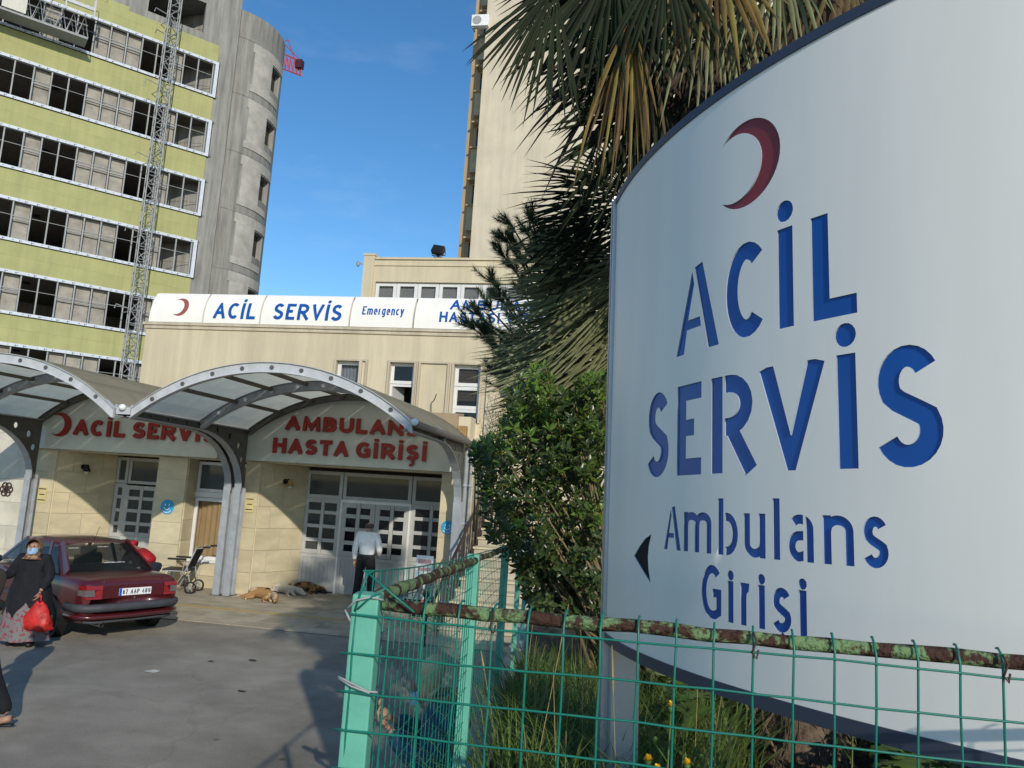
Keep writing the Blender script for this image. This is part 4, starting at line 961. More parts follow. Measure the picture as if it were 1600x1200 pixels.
hr_ = thing('stair_railing', 'brown wrought iron railing climbing beside the stair', 'railing', (-3.3, 13, 0))
def rz_(y): return 1.07 + (y - 13.27) * .507
q = MB(); q.tube([(-3.3, 12.0, .42), (-3.3, 12.3, .58)] + [(-3.3, y, rz_(y)) for y in (12.6, 14, 15.3, 16.6)], .03, 6); q.build('handrail', iron, hr_)
q = MB(); q.tube([(-3.3, 12.9, rz_(12.9) - .78), (-3.3, 16.6, rz_(16.6) - .78)], .018, 6); q.build('lower_rail', iron, hr_)
for k in range(19):
    y = 12.75 + .21 * k; zb = max(.02, rz_(y) - .82); zt_ = rz_(y)
    q = MB(); q.tube([(-3.3, y, zb), (-3.3, y, zt_)], .012, 5)
    if k % 2: 
        m_ = (zb + zt_) / 2; q.ball((-3.3, y, m_), (.02, .035, .05), 8, 5)
        q.tube([(-3.3, y + .07 * math.sin(R(a)) * (1 if a < 180 else 1), m_ + .17 + .10 * math.cos(R(a))) for a in range(0, 330, 30)], .008, 4)
        q.tube([(-3.3, y + .07 * math.sin(R(a)), m_ - .17 - .10 * math.cos(R(a))) for a in range(0, 330, 30)], .008, 4)
    q.build('baluster', iron, hr_)
q = MB(); q.tube([(-3.3, 12.02, 0), (-3.3, 12.02, .55), (-3.3, 11.98, .75)], .035, 8); q.ball((-3.3, 11.98, .8), .055, 8, 6); q.build('newel_post', iron, hr_)

# ------------------------------------------------------------------ mint green mesh fence
fn_ = thing('mesh_fence', 'mint green welded mesh fence with rusty top pipes around the raised garden', 'fence', (-.4, 1.1, GZ))
P1 = Vector((-.392, 1.1)); 
def post(x, y, z0, z1, w, rz=0.0, m=green_post, nm='post'):
    q = MB(); q.box((x, y, (z0 + z1) / 2), (w, w, z1 - z0), rz); return q.build(nm, m, fn_, bevel=.003)
post(P1.x - .004, P1.y + .018, 1.2, 2.336, .039, R(8))
post(FX(2.5), 2.5, 1.2, 2.286, .040, R(6)); post(FX(4.35), 4.35, .9, 2.19, .042, R(6)); 
for y in (6.5, 8.6): post(FX(y), y, .6, 2.10 - (y - 6.5) * .03, .042, R(6), green_post)
post(.98, 1.115, 1.2, 2.335, .039)
def wob(p, a=.0012): return Vector((p[0] + random.uniform(-a, a), p[1] + random.uniform(-a, a), p[2] + random.uniform(-a, a)))
def pipe(name, a, c, r, n=16, am=.0016):
    a = Vector(a); c = Vector(c); q = MB()
    q.tube([wob(a.lerp(c, k / n), am) for k in range(n + 1)], [r * random.uniform(.94, 1.07) for k in range(n + 1)], 10); return q.build(name, rusty_pipe, fn_, True)
pipe('top_pipe', (-.372, 1.118, 2.322), (.97, 1.118, 2.322), .0096, 26)
pipe('top_pipe', (-.397, 1.14, 2.325), (FX(2.5) + .01, 2.48, 2.268), .011, 20); pipe('top_pipe', (FX(2.5), 2.52, 2.268), (FX(4.35) + .01, 4.33, 2.17), .011, 20, .004)
FY = 1.098                                       # front mesh, in front of the pipe
wr = .00165
zrow = [2.3065 - .0525 * k for k in range(20)]
x = -.405; cols = []
while x < 1.25: cols.append(x); x += .0505
for i, x in enumerate(cols):
    q = MB(); top = []
    if x > -.33: top = [(x + .002, 1.124, 2.336), (x + .001, 1.116, 2.3375), (x, 1.106, 2.333)]
    q.tube(top + [wob((x, FY, z + .004), .0011) for z in [2.312] + zrow[1:]] , wr, 6); q.build('vertical_wire', green_wire, fn_, True)
for k, z in enumerate(zrow):
    q = MB(); xs_ = [-.422] + [c + d for c in cols for d in (0,)]
    q.tube([wob((x, FY - .003, z + .0012 * math.sin(x * 9 + k)), .0009) for x in xs_], wr, 6); q.build('horizontal_wire', green_wire, fn_, True)
# side mesh along the drive, standing a little above the pipe
def zt_side(y): return 2.367 - (y - 1.1) * .058 - .010 * math.sin(min(max((y - 1.1) / 1.4, 0), 1) * math.pi)
y = 1.130; ws = []
while y < 4.45: ws.append(y); y += .0505
for i, y in enumerate(ws):
    q = MB(); x0 = FX(y) + .002; lean = .006 * math.sin(y * 3.1); q.tube([(x0 + lean, y + .004 * math.sin(y * 7), zt_side(y))] + [(x0 + lean * (1 - k / 6), y, zt_side(y) - (zt_side(y) - 1.45 + .06 * (y - 1.1)) * k / 6) for k in range(1, 7)], (.0012 if y > 1.16 else wr) if y < 2.5 else .0010, 5)
    if y < 2.5 or i % 2: q.build('vertical_wire', green_wire, fn_, True)
for k in range(18):
    q = MB(); q.tube([wob((FX(y) - .001 + .006 * math.sin(y * 3.1), y, zt_side(y) - .0515 * k), .0012) for y in ws[::2] + [ws[-1]]], wr if k < 1 else .0011, 5); q.build('horizontal_wire', green_wire, fn_, True)
# bent free corner of the mesh and tie wires at the first post
q = MB(); tip = Vector((-.392, 1.098, 2.367)); q.tube([tip, (-.36, 1.097, 2.345), (-.318, 1.097, 2.318)], wr, 6); q.tube([tip, (-.400, 1.096, 2.340), (-.407, 1.096, 2.312)], wr, 6); q.tube([(-.362, 1.096, 2.349), (-.385, 1.094, 2.333), (-.402, 1.094, 2.316)], wr, 6); q.tube([tip, (-.394, 1.13, 2.366)], wr, 6); q.build('bent_wire', green_wire, fn_, True)
q = MB()
q.tube([(-.418, 1.094, 2.315), (-.405, 1.092, 2.328), (-.385, 1.094, 2.334), (-.368, 1.105, 2.330)], .0017, 6); q.tube([(-.421, 1.094, 2.313), (-.414, 1.09, 2.305), (-.410, 1.092, 2.297)], .0017, 6); q.build('tie_wire', galv, fn_, True)
q = MB(); q.tube([(-.421, 1.09, 2.221), (-.41, 1.088, 2.218), (-.375, 1.09, 2.205), (-.362, 1.094, 2.2045)], .0015, 6); q.tube([(-.420, 1.09, 2.219), (-.40, 1.089, 2.210), (-.372, 1.09, 2.203)], .0015, 6); q.build('tie_wire', galv, fn_, True)
for x in (-.204, .150, .453):
    q = MB(); q.tube([(x, 1.1, 2.332), (x + .003, 1.092, 2.322), (x - .002, 1.093, 2.307), (x + .004, 1.094, 2.300), (x + .006, 1.094, 2.311)], .0016, 6); q.build('tie_wire', mat('rust_wire', (.07, .03, .02), .8), fn_, True)

# ------------------------------------------------------------------ the big curved entrance sign
SG0, SGK, TAU = R(13), R(29), R(2.2)
SP0 = Vector((-.1132, 2.6084))
def scur(s): a = SG0 + SGK * s; return Vector((SP0.x + (math.cos(SG0) - math.cos(a)) / SGK, SP0.y - (math.sin(a) - math.sin(SG0)) / SGK)), Vector((-math.cos(a), -math.sin(a)))
_c0, _n0 = scur(.6); _e0 = Vector((-_n0.y, _n0.x)); _e0 = Vector((math.sin(SG0 + SGK * .6), -math.cos(SG0 + SGK * .6)))
def SW(s, v, d=0.0):
    c, n = scur(s); c = c + n * d; dd = c - _c0; du, dn = dd.dot(_e0), dd.dot(_n0); dv = v - 2.5
    u2 = du * math.cos(TAU) - dv * math.sin(TAU); v2 = du * math.sin(TAU) + dv * math.cos(TAU)
    p = _c0 + _e0 * u2 + _n0 * dn; return Vector((p.x, p.y, 2.5 + v2))
sg = thing('entrance_sign', 'big curved white sign with blue cut out ACİL SERVİS Ambulans Girişi lettering', 'sign', (SP0.x, SP0.y, GZ))
SL, V0, V1 = 1.70, 2.083, 3.556
LET = []
def sline(chars, rs, y0, y1, t):
    for c, (a, b_) in zip(chars, rs):
        pl = glyph(c, a, b_, y0, y1, t)
        if c == 'A':                             # stencil A: two separate legs, bar joined to the left one
            k = 1.0 if y1 - y0 > .2 else .78; X = lambda u: a + (b_ - a) * u; Y = lambda v: y0 + (y1 - y0) * v * k * (1 if k == 1 else 1.1)
            pl = [ccw([(X(.455), Y(.97)), (X(.635), Y(1.0)), (X(1), Y(0)), (X(.77), Y(0))]), ccw([(X(0), Y(0)), (X(.20), Y(0)), (X(.275), Y(.27)), (X(.61), Y(.27)), (X(.585), Y(.38)), (X(.30), Y(.38)), (X(.445), Y(.78)), (X(.395), Y(.94))])]
        LET.append((c, pl, sign_blue))
sline('ACİL', [(.545, .732), (.757, .892), (.928, .970), (1.019, 1.124)], 2.889, 3.127, .043)
sline('SERVİS', [(.381, .509), (.553, .663), (.703, .852), (.874, 1.041), (1.073, 1.118), (1.156, 1.282)], 2.566, 2.805, .043)
sline('Ambulans', [(.492, .576), (.590, .705), (.730, .799), (.818, .884), (.905, .925), (.946, 1.011), (1.033, 1.102), (1.120, 1.172)], 2.3725, 2.5055, .0195)
sline('Girişi', [(.667, .742), (.764, .784), (.806, .846), (.861, .881), (.900, .952), (.971, .992)], 2.2205, 2.346, .0195)
LET.append(('crescent', [crescent(.826, 3.335, .1135, .0905, .036)], sign_red))
arr = ccw([(.2963, 2.3433), (.336, 2.372), (.375, 2.395), (.4162, 2.4093), (.401, 2.378), (.3955, 2.3475), (.400, 2.315), (.4152, 2.2765), (.375, 2.299), (.335, 2.322)])
LET.append(('arrow', [arr], sign_dkblue))
# stencil bridges: thin webs of face left standing in the letters, as cut in the sheet
BR = {'A': lambda a, b_, y0, y1: [[(a + (b_ - a) * .50, y1 + .02), (a + (b_ - a) * .415, y1 + .02), (a + (b_ - a) * .47, y1 - .19 * (y1 - y0)), (a + (b_ - a) * .49, y1 - .19 * (y1 - y0))]]}
def cuts_for(c, pl):
    xs_ = [p[0] for q in pl for p in q]; ys_ = [p[1] for q in pl for p in q]; a, b_, y0, y1 = min(xs_), max(xs_), min(ys_), max(ys_); h = y1 - y0; e = .0038 if h > .18 else .0026
    r = lambda x0, y0_, x1, y1_: [(x0, y0_), (x1, y0_), (x1, y1_), (x0, y1_)]
    t = .043 if h > .18 else .0195
    if c == 'Aold': return [ccw([(a + (b_ - a) * .455, y0 + h * .60), (a + (b_ - a) * .50, y0 + h * .60), (a + (b_ - a) * .465, y1 + .01), (a + (b_ - a) * .405, y1 + .01)]), ccw([(a + (b_ - a) * .72, y0 + h * .2), (a + (b_ - a) * .76, y0 + h * .2), (a + (b_ - a) * .66, y0 + h * .52), (a + (b_ - a) * .62, y0 + h * .52)])]
    if c == 'R': return [r(a + t, y0 - .01, a + t + e * 2, y1 + .01)]
    if c == 'b': return [r(a + t, y0 - .01, a + t + e * 2.4, y1 + .01)]
    if c == 'a': return [r(b_ - t - e * 2.4, y0 - .01, b_ - t, y1 + .01)]
    return []
allp = []; own = []; hol = []
for i, (c, pl, m_) in enumerate(LET):
    for p in pl: allp.append(ccw(p)); own.append(i)
    for p in cuts_for(c, pl): hol.append((ccw(p), i))
frame = [(0, V0)] + [(SL * k / 40, V0) for k in range(1, 41)] + [(SL * k / 40, V1) for k in range(40, -1, -1)]
ext = [(SL * k / 40, V0 + (V1 - V0) * j / 10) for k in range(41) for j in range(1, 10)]
Vt, Tt = triangulate([frame] + allp + [h[0] for h in hol], ext)
boxes = [(min(q[0] for q in p), max(q[0] for q in p), min(q[1] for q in p), max(q[1] for q in p)) for p in allp]
face = []; lets = {}
for t in Tt:
    c = (sum(Vt[i].x for i in t) / len(t), sum(Vt[i].y for i in t) / len(t)); k = None
    for p, o_, bb in zip(allp, own, boxes):
        if bb[0] <= c[0] <= bb[1] and bb[2] <= c[1] <= bb[3] and inside(c, p): k = o_; break
    if k is not None and any(o_ == k and inside(c, h) for h, o_ in hol): k = None
    if k is None:
        if V0 <= c[1] <= V1: face.append(t)
    else: lets.setdefault(k, []).append(t)
q = MB(); q.v = [tuple(SW(p.x, p.y)) for p in Vt]; q.f = [list(t) for t in face]; q.m = [0] * len(face); fp_ = q.build('face_panel', sign_white, sg, True)
DEP = .004
for i, tris in lets.items():
    nm, pl, m_ = LET[i]; q = MB(); idx = sorted({j for t in tris for j in t}); mp_ = {j: k for k, j in enumerate(idx)}; n = len(idx)
    q.v = [tuple(SW(Vt[j].x, Vt[j].y, -DEP)) for j in idx] + [tuple(SW(Vt[j].x, Vt[j].y, -.0002)) for j in idx]
    ed = set()
    for t in tris:
        q.f.append([mp_[j] for j in t]); q.m.append(0)
        for j in range(len(t)): ed.add((t[j], t[(j + 1) % len(t)]))
    for (a, b_) in ed:
        if (b_, a) not in ed: q.f.append([n + mp_[a], n + mp_[b_], mp_[b_], mp_[a]]); q.m.append(1)
    q.build(nm if len(nm) > 1 else 'letter', [m_, mat('cut_edge', (.34, .38, .45), .6)], sg)
def srib(v0, v1, d0, d1, s0=0.0, s1=SL, n=40):
    q = MB()
    for k in range(n):
        a, c = s0 + (s1 - s0) * k / n, s0 + (s1 - s0) * (k + 1) / n
        q.quad(SW(a, v0, d1), SW(c, v0, d1), SW(c, v1, d1), SW(a, v1, d1)); q.quad(SW(a, v1, d1), SW(c, v1, d1), SW(c, v1, d0), SW(a, v1, d0)); q.quad(SW(a, v0, d0), SW(c, v0, d0), SW(c, v0, d1), SW(a, v0, d1)); q.quad(SW(c, v0, d0), SW(a, v0, d0), SW(a, v1, d0), SW(c, v1, d0))
    return q
srib(V1, V1 + .026, -.14, .004).build('edge_trim', rim_m, sg, False); srib(V0 - .030, V0, -.14, .004).build('edge_trim', rim_m, sg, False)
srib(V0, V1, -.139, -.12).build('back_panel', alu, sg)
for s in (0.0, SL):
    q = MB(); k = 1 if s == 0 else -1
    def sb(s0, s1, v0, v1, d0, d1):
        q.add([SW(a, v, d) for v in (v0, v1) for d in (d0, d1) for a in (s0, s1)], [(0, 1, 3, 2), (4, 6, 7, 5), (0, 4, 5, 1), (2, 3, 7, 6), (0, 2, 6, 4), (1, 5, 7, 3)])
    sb(s - k * .046, s - k * .030, 1.2, V1 + .028, -.10, .012); sb(s - k * .0299, s - k * .0205, 1.2, V1 + .024, -.10, .002); sb(s - k * .0200, s - k * .0015, 1.2, V1 + .028, -.10, .010)
    sb(s + k * .0002, s + k * .050, 1.2, V0 - .032, -.10, -.012)
    q.build('support_post', alu, sg)
# ------------------------------------------------------------------ plants
palm_green = mat('palm_leaf', (.018, .026, .010), .6, .2, 5, island=.30, hue=.02, transl=.12, spec=.12)  # leaf tone darkened to hold the shade of the crown
palm_olive = mat('palm_leaf_olive', (.205, .215, .095), .5, .2, 5, island=.30, hue=.025, transl=.25, spec=.35)  # paler copy, mostly for fronds in sun, light put into the tone
palm_yellow = mat('palm_leaf_yellow', (.25, .165, .035), .6, .2, 5, island=.35, hue=.03, transl=.35)
palm_dry = mat('palm_leaf_dry', (.165, .108, .050), .8, .2, 5, island=.4, hue=.02, transl=.3)
palm_dead = mat('palm_leaf_dead', (.075, .050, .034), .9, .25, 5, island=.4)
shrub_leaf = mat('shrub_leaf', (.066, .098, .025), .34, .22, 6, island=.38, hue=.025, transl=.18, spec=.5)
shrub_tip = mat('shrub_leaf_young', (.15, .24, .035), .36, .18, 6, island=.3, hue=.02, transl=.25, spec=.5)
pine_needle = mat('pine_needle', (.080, .125, .045), .6, .2, 5, island=.4, hue=.02, transl=.12)
grass_m = mat('grass_blade', (.145, .205, .045), .55, .2, 5, island=.4, hue=.035, transl=.3)
weed_m = mat('weed_leaf', (.12, .19, .035), .5, .2, 5, island=.4, hue=.03, transl=.25)
bark = mat('bark', (.085, .062, .042), .95, .2, 14, .5, 40)
fibre_m = mat('palm_fibre', (.15, .105, .070), .95, .3, 20, .6, 60, island=.4)

def fan(hub, tip, R_, nseg, spread, droop, nrm, m, parent, name='frond', petiole=None, wob_=.06, wmax=.030, fused=.42, limp=0.0):
    hub = Vector(hub); ax = (Vector(tip) - hub).normalized(); nrm = Vector(nrm); nrm = (nrm - ax * nrm.dot(ax)).normalized(); sd = nrm.cross(ax)
    q = MB(); dth = R(spread) / nseg; K = 6
    for i in range(nseg):
        th = -R(spread) / 2 + dth * (i + .5) + random.uniform(-.25, .25) * dth
        d = ax * math.cos(th) + sd * math.sin(th) + nrm * random.uniform(-wob_, wob_)
        L = R_ * (.78 + .22 * math.cos(th)) * random.uniform(.86, 1.05); dr = droop * random.uniform(.6, 1.4); lm = limp * random.uniform(0, 1.6)
        side = d.cross(nrm).normalized(); vs = []
        for k in range(K + 1):
            t = .05 + .95 * k / K; w = min(L * t * math.tan(dth / 2) * 1.05, wmax / 2)
            if t > fused: w *= max(1 - ((t - fused) / (1 - fused)) ** 1.6, .02)
            bend = max(t - fused, 0)
            p = hub + d * (L * t) + Vector((0, 0, -1)) * (dr * L * t * t + lm * L * bend * bend * 1.6) 
            fold = nrm * (w * .55)
            vs += [p + side * w - fold * .5, p + fold * .5, p - side * w - fold * .5]
        q.add(vs, [(3 * k + j, 3 * k + j + 1, 3 * k + j + 4, 3 * k + j + 3) for k in range(K) for j in (0, 1)])
    if petiole is not None:
        pt = Vector(petiole); q.tube([pt, pt.lerp(hub, .5) + Vector((0, 0, .05)), hub, hub + ax * .08], [.016, .013, .011, .006], 6)
    return q.build(name, m, parent, True)
VIEW = lambda p: (EYE - Vector(p)).normalized()
# --- tall palm behind the sign
pa = thing('fan_palm', 'tall fan palm with a shaggy brown trunk and hanging dry fronds behind the sign', 'palm tree', (1.18, 3.45, GZ - .1))
T0 = at(1245, 1190, 3.55); T0.z = gz(T0.y) - .1; TC = Vector((T0.x + .05, T0.y + .15, 5.55))
q = MB(); n = 22; q.tube([T0.lerp(TC, k / n) for k in range(n + 1)], [.185 + .018 * math.sin(k * 2.3) + (.05 if k == 0 else 0) for k in range(n + 1)], 14); q.build('trunk', fibre_m, pa, True)
q = MB()
for k in range(1500):                            # loose fibre and torn leaf bases on the trunk
    t = random.random() ** 1.4 * .75; a = random.uniform(0, 6.283); c = T0.lerp(TC, t); o = Vector((math.cos(a), math.sin(a), 0)); p = c + o * .17; s = o.cross(Vector((0, 0, 1)))
    L = random.uniform(.06, .20); e = p + o * random.uniform(.03, .12) + Vector((0, 0, random.choice((1, -1, -1)) * L)) + s * random.uniform(-.09, .09); w = random.uniform(.001, .004)
    q.add([p + s * w, p - s * w, e.lerp(p, .5) + o * .02 - s * w, e, e.lerp(p, .5) + o * .02 + s * w], [(0, 1, 2, 3, 4)])
tag(q.build('trunk_fibre', mat('hairy_fibre', (.19, .135, .085), .9, .2, 9, island=.5), pa), kind='stuff')
for k in range(46):                              # skirt of dead leaves under the crown
    z = random.uniform(3.5, 5.35); a = random.uniform(0, 6.283); c = T0.lerp(TC, (z - T0.z) / (TC.z - T0.z)); o = Vector((math.cos(a), math.sin(a), 0)); h = c + o * random.uniform(.35, .62) + Vector((0, 0, -.1))
    fan(h, h + o * .25 + Vector((0, 0, -1)), random.uniform(.5, .7), 18, random.uniform(60, 120), .12, o, palm_dead if k % 9 else palm_dry, pa, petiole=c + Vector((0, 0, .15)), wob_=.25, limp=.4)
for k in range(46):                              # living crown; unseen outer fronds added to shade the hanging ones
    a = 6.283 * k / 46 + random.uniform(-.1, .1); el = random.uniform(-.3, 1.2); o = Vector((math.cos(a), math.sin(a), 0))
    if o.y < .1: el = random.uniform(.42, 1.15)
    o = Vector((o.x * math.cos(el), o.y * math.cos(el), math.sin(el))); h = TC + o * random.uniform(.8, 1.25)
    fan(h, h + o + Vector((0, 0, -.35)), random.uniform(.72, .9), 34, 165, .22, Vector((0, 0, 1)) + o * .6, palm_green, pa, petiole=TC, wmax=.034)
SPEC = [  # hub px, depth, tip px, depth, radius, segments, spread, droop, material, limp
 ((868, -22), 3.30, (812, 150), 3.2, .57, 24, 68, .04, palm_green, .06),
 ((960, -60), 3.45, (950, 110), 3.35, .60, 24, 84, .12, palm_green, .15),
 ((985, 30), 3.35, (968, 170), 3.3, .46, 13, 50, .25, palm_yellow, .55),
 ((1000, 40), 3.45, (975, 200), 3.35, .50, 13, 50, .2, palm_dry, .6),
 ((1040, -60), 3.25, (1050, 100), 3.2, .40, 18, 100, .1, palm_green, .5),
 ((1120, -75), 3.2, (1130, 60), 3.15, .42, 14, 100, .15, palm_yellow, .5),
 ((1110, -40), 3.35, (1120, 90), 3.3, .48, 20, 90, .2, palm_olive, .5),
 ((1215, -70), 3.15, (1225, 30), 3.1, .34, 20, 120, .2, palm_olive, .6),
 ((1320, -85), 3.1, (1330, 10), 3.05, .42, 26, 150, .2, palm_dry, .6),
 ((1270, -60), 3.2, (1260, 30), 3.15, .36, 15, 90, .2, palm_dry, .6),
 ((1020, 110), 3.6, (930, 205), 3.5, .62, 28, 120, .2, palm_green, .2),
 ((1050, 190), 3.6, (900, 225), 3.5, .62, 30, 95, .22, palm_green, .2),
 ((1080, 90), 3.75, (1060, 220), 3.7, .60, 26, 150, .2, palm_dead, .4),
 ((1000, 60), 3.9, (980, 200), 3.8, .75, 30, 160, .2, palm_dead, .3),
 ((1130, 60), 3.7, (1120, 180), 3.65, .60, 26, 160, .2, palm_dead, .4),
 ((1230, 10), 3.6, (1220, 110), 3.55, .55, 26, 160, .2, palm_dead, .4),
 ((1320, -30), 3.5, (1310, 60), 3.45, .55, 26, 160, .2, palm_dead, .4),
 ((960, -60), 3.8, (960, 80), 3.7, .8, 34, 165, .15, palm_green, .2),
 ((1060, -90), 3.9, (1040, 60), 3.8, .8, 34, 165, .15, palm_green, .2),
]
for hp, hd_, tp, td, R_, ns, sp, dr, m_, lm in SPEC:
    h, t_ = at(*hp, hd_), at(*tp, td); fan(h, t_, R_, ns, sp, dr, VIEW(h) + Vector((random.uniform(-.3, .3), 0, random.uniform(-.2, .3))), m_, pa, petiole=TC, limp=lm, wob_=.12)
# --- younger palm with dense fronds left of the sign
pb = thing('young_palm', 'young fan palm with dense grey green fronds between shrub and sign', 'palm tree', (-.05, 5.2, gz(5.2)))
PB = at(1030, 560, 5.35); q = MB(); q.tube([(PB.x, PB.y, gz(PB.y) - .1), (PB.x, PB.y, PB.z - .3), (PB.x, PB.y, PB.z)], [.16, .17, .12], 12); q.build('trunk', fibre_m, pb, True)
FR = [((1000, 395), 4.9, (815, 445), 4.7, .84, 34, 60, .05, palm_olive), ((1000, 430), 4.8, (800, 500), 4.6, .86, 34, 60, .05, palm_olive), ((1000, 470), 4.85, (792, 560), 4.6, .90, 36, 62, .05, palm_olive), ((1005, 520), 4.8, (788, 600), 4.6, .90, 36, 62, .05, palm_olive), ((1005, 560), 4.9, (795, 640), 4.7, .90, 36, 62, .05, palm_olive), ((1005, 600), 4.9, (810, 690), 4.7, .88, 34, 62, .05, palm_olive), ((1010, 450), 5.1, (830, 400), 4.9, .8, 32, 70, .1, palm_olive), ((1010, 500), 5.3, (815, 520), 5.1, .85, 40, 90, .05, palm_green), ((1015, 570), 5.4, (830, 600), 5.2, .85, 40, 90, .05, palm_green), ((985, 318), 5.0, (812, 300), 4.7, .78, 30, 80, .30, palm_green), ((1000, 345), 5.1, (818, 338), 4.8, .80, 30, 70, .28, palm_green), ((1005, 360), 5.2, (830, 372), 4.9, .78, 28, 60, .2, palm_green),
      ((990, 400), 5.2, (822, 432), 5.0, .80, 28, 46, .06, palm_olive), ((985, 435), 5.1, (805, 475), 4.8, .80, 28, 44, .05, palm_olive), ((990, 460), 5.2, (795, 520), 4.9, .86, 30, 42, .05, palm_olive),
      ((985, 490), 5.1, (790, 560), 4.8, .86, 30, 44, .05, palm_olive), ((985, 520), 5.1, (785, 610), 4.8, .88, 30, 46, .05, palm_olive), ((990, 550), 5.2, (800, 660), 4.9, .86, 30, 46, .06, palm_olive),
      ((995, 580), 5.2, (825, 700), 4.9, .82, 30, 50, .06, palm_olive), ((1000, 480), 5.5, (830, 530), 5.3, .8, 30, 70, .05, palm_green), ((1000, 560), 5.5, (840, 640), 5.3, .8, 30, 80, .05, palm_green),
      ((1000, 420), 5.5, (850, 420), 5.3, .8, 30, 90, .1, palm_green), ((1000, 640), 5.4, (860, 740), 5.2, .8, 28, 80, .1, palm_green), ((980, 300), 5.3, (900, 240), 5.2, .6, 28, 100, .3, palm_green), ((985, 455), 5.0, (840, 455), 4.9, .70, 20, 34, .02, palm_olive), ((990, 540), 4.95, (815, 600), 4.75, .78, 22, 34, .02, palm_olive)]
for hp, hd_, tp, td, R_, ns, sp, dr, m_ in FR:
    h, t_ = at(*hp, hd_), at(*tp, td); ax = (t_ - h).normalized()
    fan(h, t_, R_ * (1.10 if hp[1] < 500 else 1.22), ns, sp, dr, VIEW(h) * .8 + Vector((0, 0, .5)), m_, pb, petiole=PB, wob_=.14, wmax=.026)
for k in range(14):
    a = random.uniform(-1.2, 1.9); o = Vector((math.cos(a), math.sin(a), random.uniform(-.2, .8))).normalized(); h = PB + o * .6
    fan(h, h + o + Vector((0, 0, -.2)), .7, 26, 120, .2, Vector((0, 0, 1)) + o * .3, palm_green, pb, petiole=PB)
# --- pine between building and palm
pn = thing('pine_tree', 'dark green pine with needle tufts reaching over the roof sign lettering', 'pine tree', (-.35, 7.3, gz(7.3)))
TB = Vector((-.30, 7.5, gz(7.3) - .1)); TT = at(850, 360, 7.6)
q = MB(); q.tube([TB, TB.lerp(TT, .4) + Vector((.1, 0, 0)), TB.lerp(TT, .75), TT], [.10, .085, .055, .02], 9); q.build('trunk', bark, pn, True)
c2 = lambda x, y: (700 + x / 3.43, 350 + y / 3.43)
TU = [c2(*p) for p in ((285, 150), (345, 225), (235, 315), (275, 385), (150, 480), (118, 545), (185, 585), (235, 625), (285, 715), (255, 800), (285, 865), (430, 45), (500, 85), (600, 55), (355, 100), (385, 330), (405, 215), (330, 440), (360, 520), (330, 600), (340, 680), (320, 780), (230, 560), (210, 440), (470, 150), (560, 140), (650, 110))] + [(800, 352), (832, 345), (868, 372), (838, 395), (905, 362), (880, 415), (808, 385), (925, 395), (790, 372)]
BRN = MB(); nd = []
for i, (u, v) in enumerate(TU):
    d = random.uniform(6.3, 7.3); c = at(u, v, d); t = min(max((c.z - .3 - TB.z) / (TT.z - TB.z), .1), .95); b0 = TB.lerp(TT, t)
    mid = b0.lerp(c, .55) + Vector((0, 0, -.10)); BRN.tube([b0, mid, c], [.022, .013, .005], 5)
    dr = (c - mid).normalized(); sp = MB()
    for s in range(5):                            # a few short shoots per tuft, each a bottle brush
        d2 = (dr + Vector((random.uniform(-.9, .9), random.uniform(-.9, .9), random.uniform(-.3, 1.0)))).normalized(); L = random.uniform(.10, .20); b1 = c - dr * random.uniform(0, .10)
        BRN.tube([b1, b1 + d2 * L], [.005, .003], 4)
        for k in range(120):
            p = b1 + d2 * (L * random.uniform(.05, 1)); r_ = Vector((random.gauss(0, 1), random.gauss(0, 1), random.gauss(0, 1))); r_ = (r_ - d2 * r_.dot(d2)).normalized(); e = p + (r_ * .75 + d2 * .75) * random.uniform(.055, .095); w = r_.cross(d2) * .0027
            sp.add([p + w, p - w, e], [(0, 1, 2)])
    tag(sp.build('needle_tuft', pine_needle, pn), kind='stuff')
BRN.build('branch', bark, pn, True)
q = MB()
for k in range(500):
    c = at(random.gauss(777, 12), random.gauss(680, 28), random.uniform(6.0, 6.8)); e = c + Vector((random.gauss(0, .06), random.gauss(0, .06), random.gauss(-.02, .06))); w = .002; q.add([c + Vector((w, 0, 0)), c - Vector((w, 0, 0)), e], [(0, 1, 2)])
tag(q.build('dry_twigs', mat('rust_twig', (.10, .05, .03), .9, .2, 5, island=.4), pn), kind='stuff')

# --- broad leaved shrub by the fence
sh = thing('evergreen_shrub', 'glossy broad leaved evergreen shrub with pale young shoots left of the sign post', 'shrub', (-.1, 4.4, gz(4.4)))
OUT = [(800, 600), (822, 575), (850, 565), (876, 605), (900, 590), (945, 585), (947, 965), (838, 965), (806, 885), (775, 848), (748, 805), (752, 765), (736, 725), (742, 695), (775, 682), (792, 640)]
LEAF = [(0, 0, 0), (-.5, .58, .03), (0, .60, -.05), (.5, .58, .03), (0, 1, .0), (-.30, .30, .02), (.30, .30, .02), (0, .3, -.04)]
LF = [(0, 5, 7), (0, 7, 6), (5, 1, 2, 7), (7, 2, 3, 6), (1, 4, 2), (2, 4, 3)]
def leaf_mesh(m):
    k = 'leaf_' + m.name
    if k not in UNIT:
        b_ = MB(); b_.add([(x * .42, y, z) for x, y, z in LEAF], LF); UNIT[k] = b_.mesh('leaf', m, True)
    return UNIT[k]
bulk = {0: MB(), 1: MB()}; singles = [0]; stems = MB()
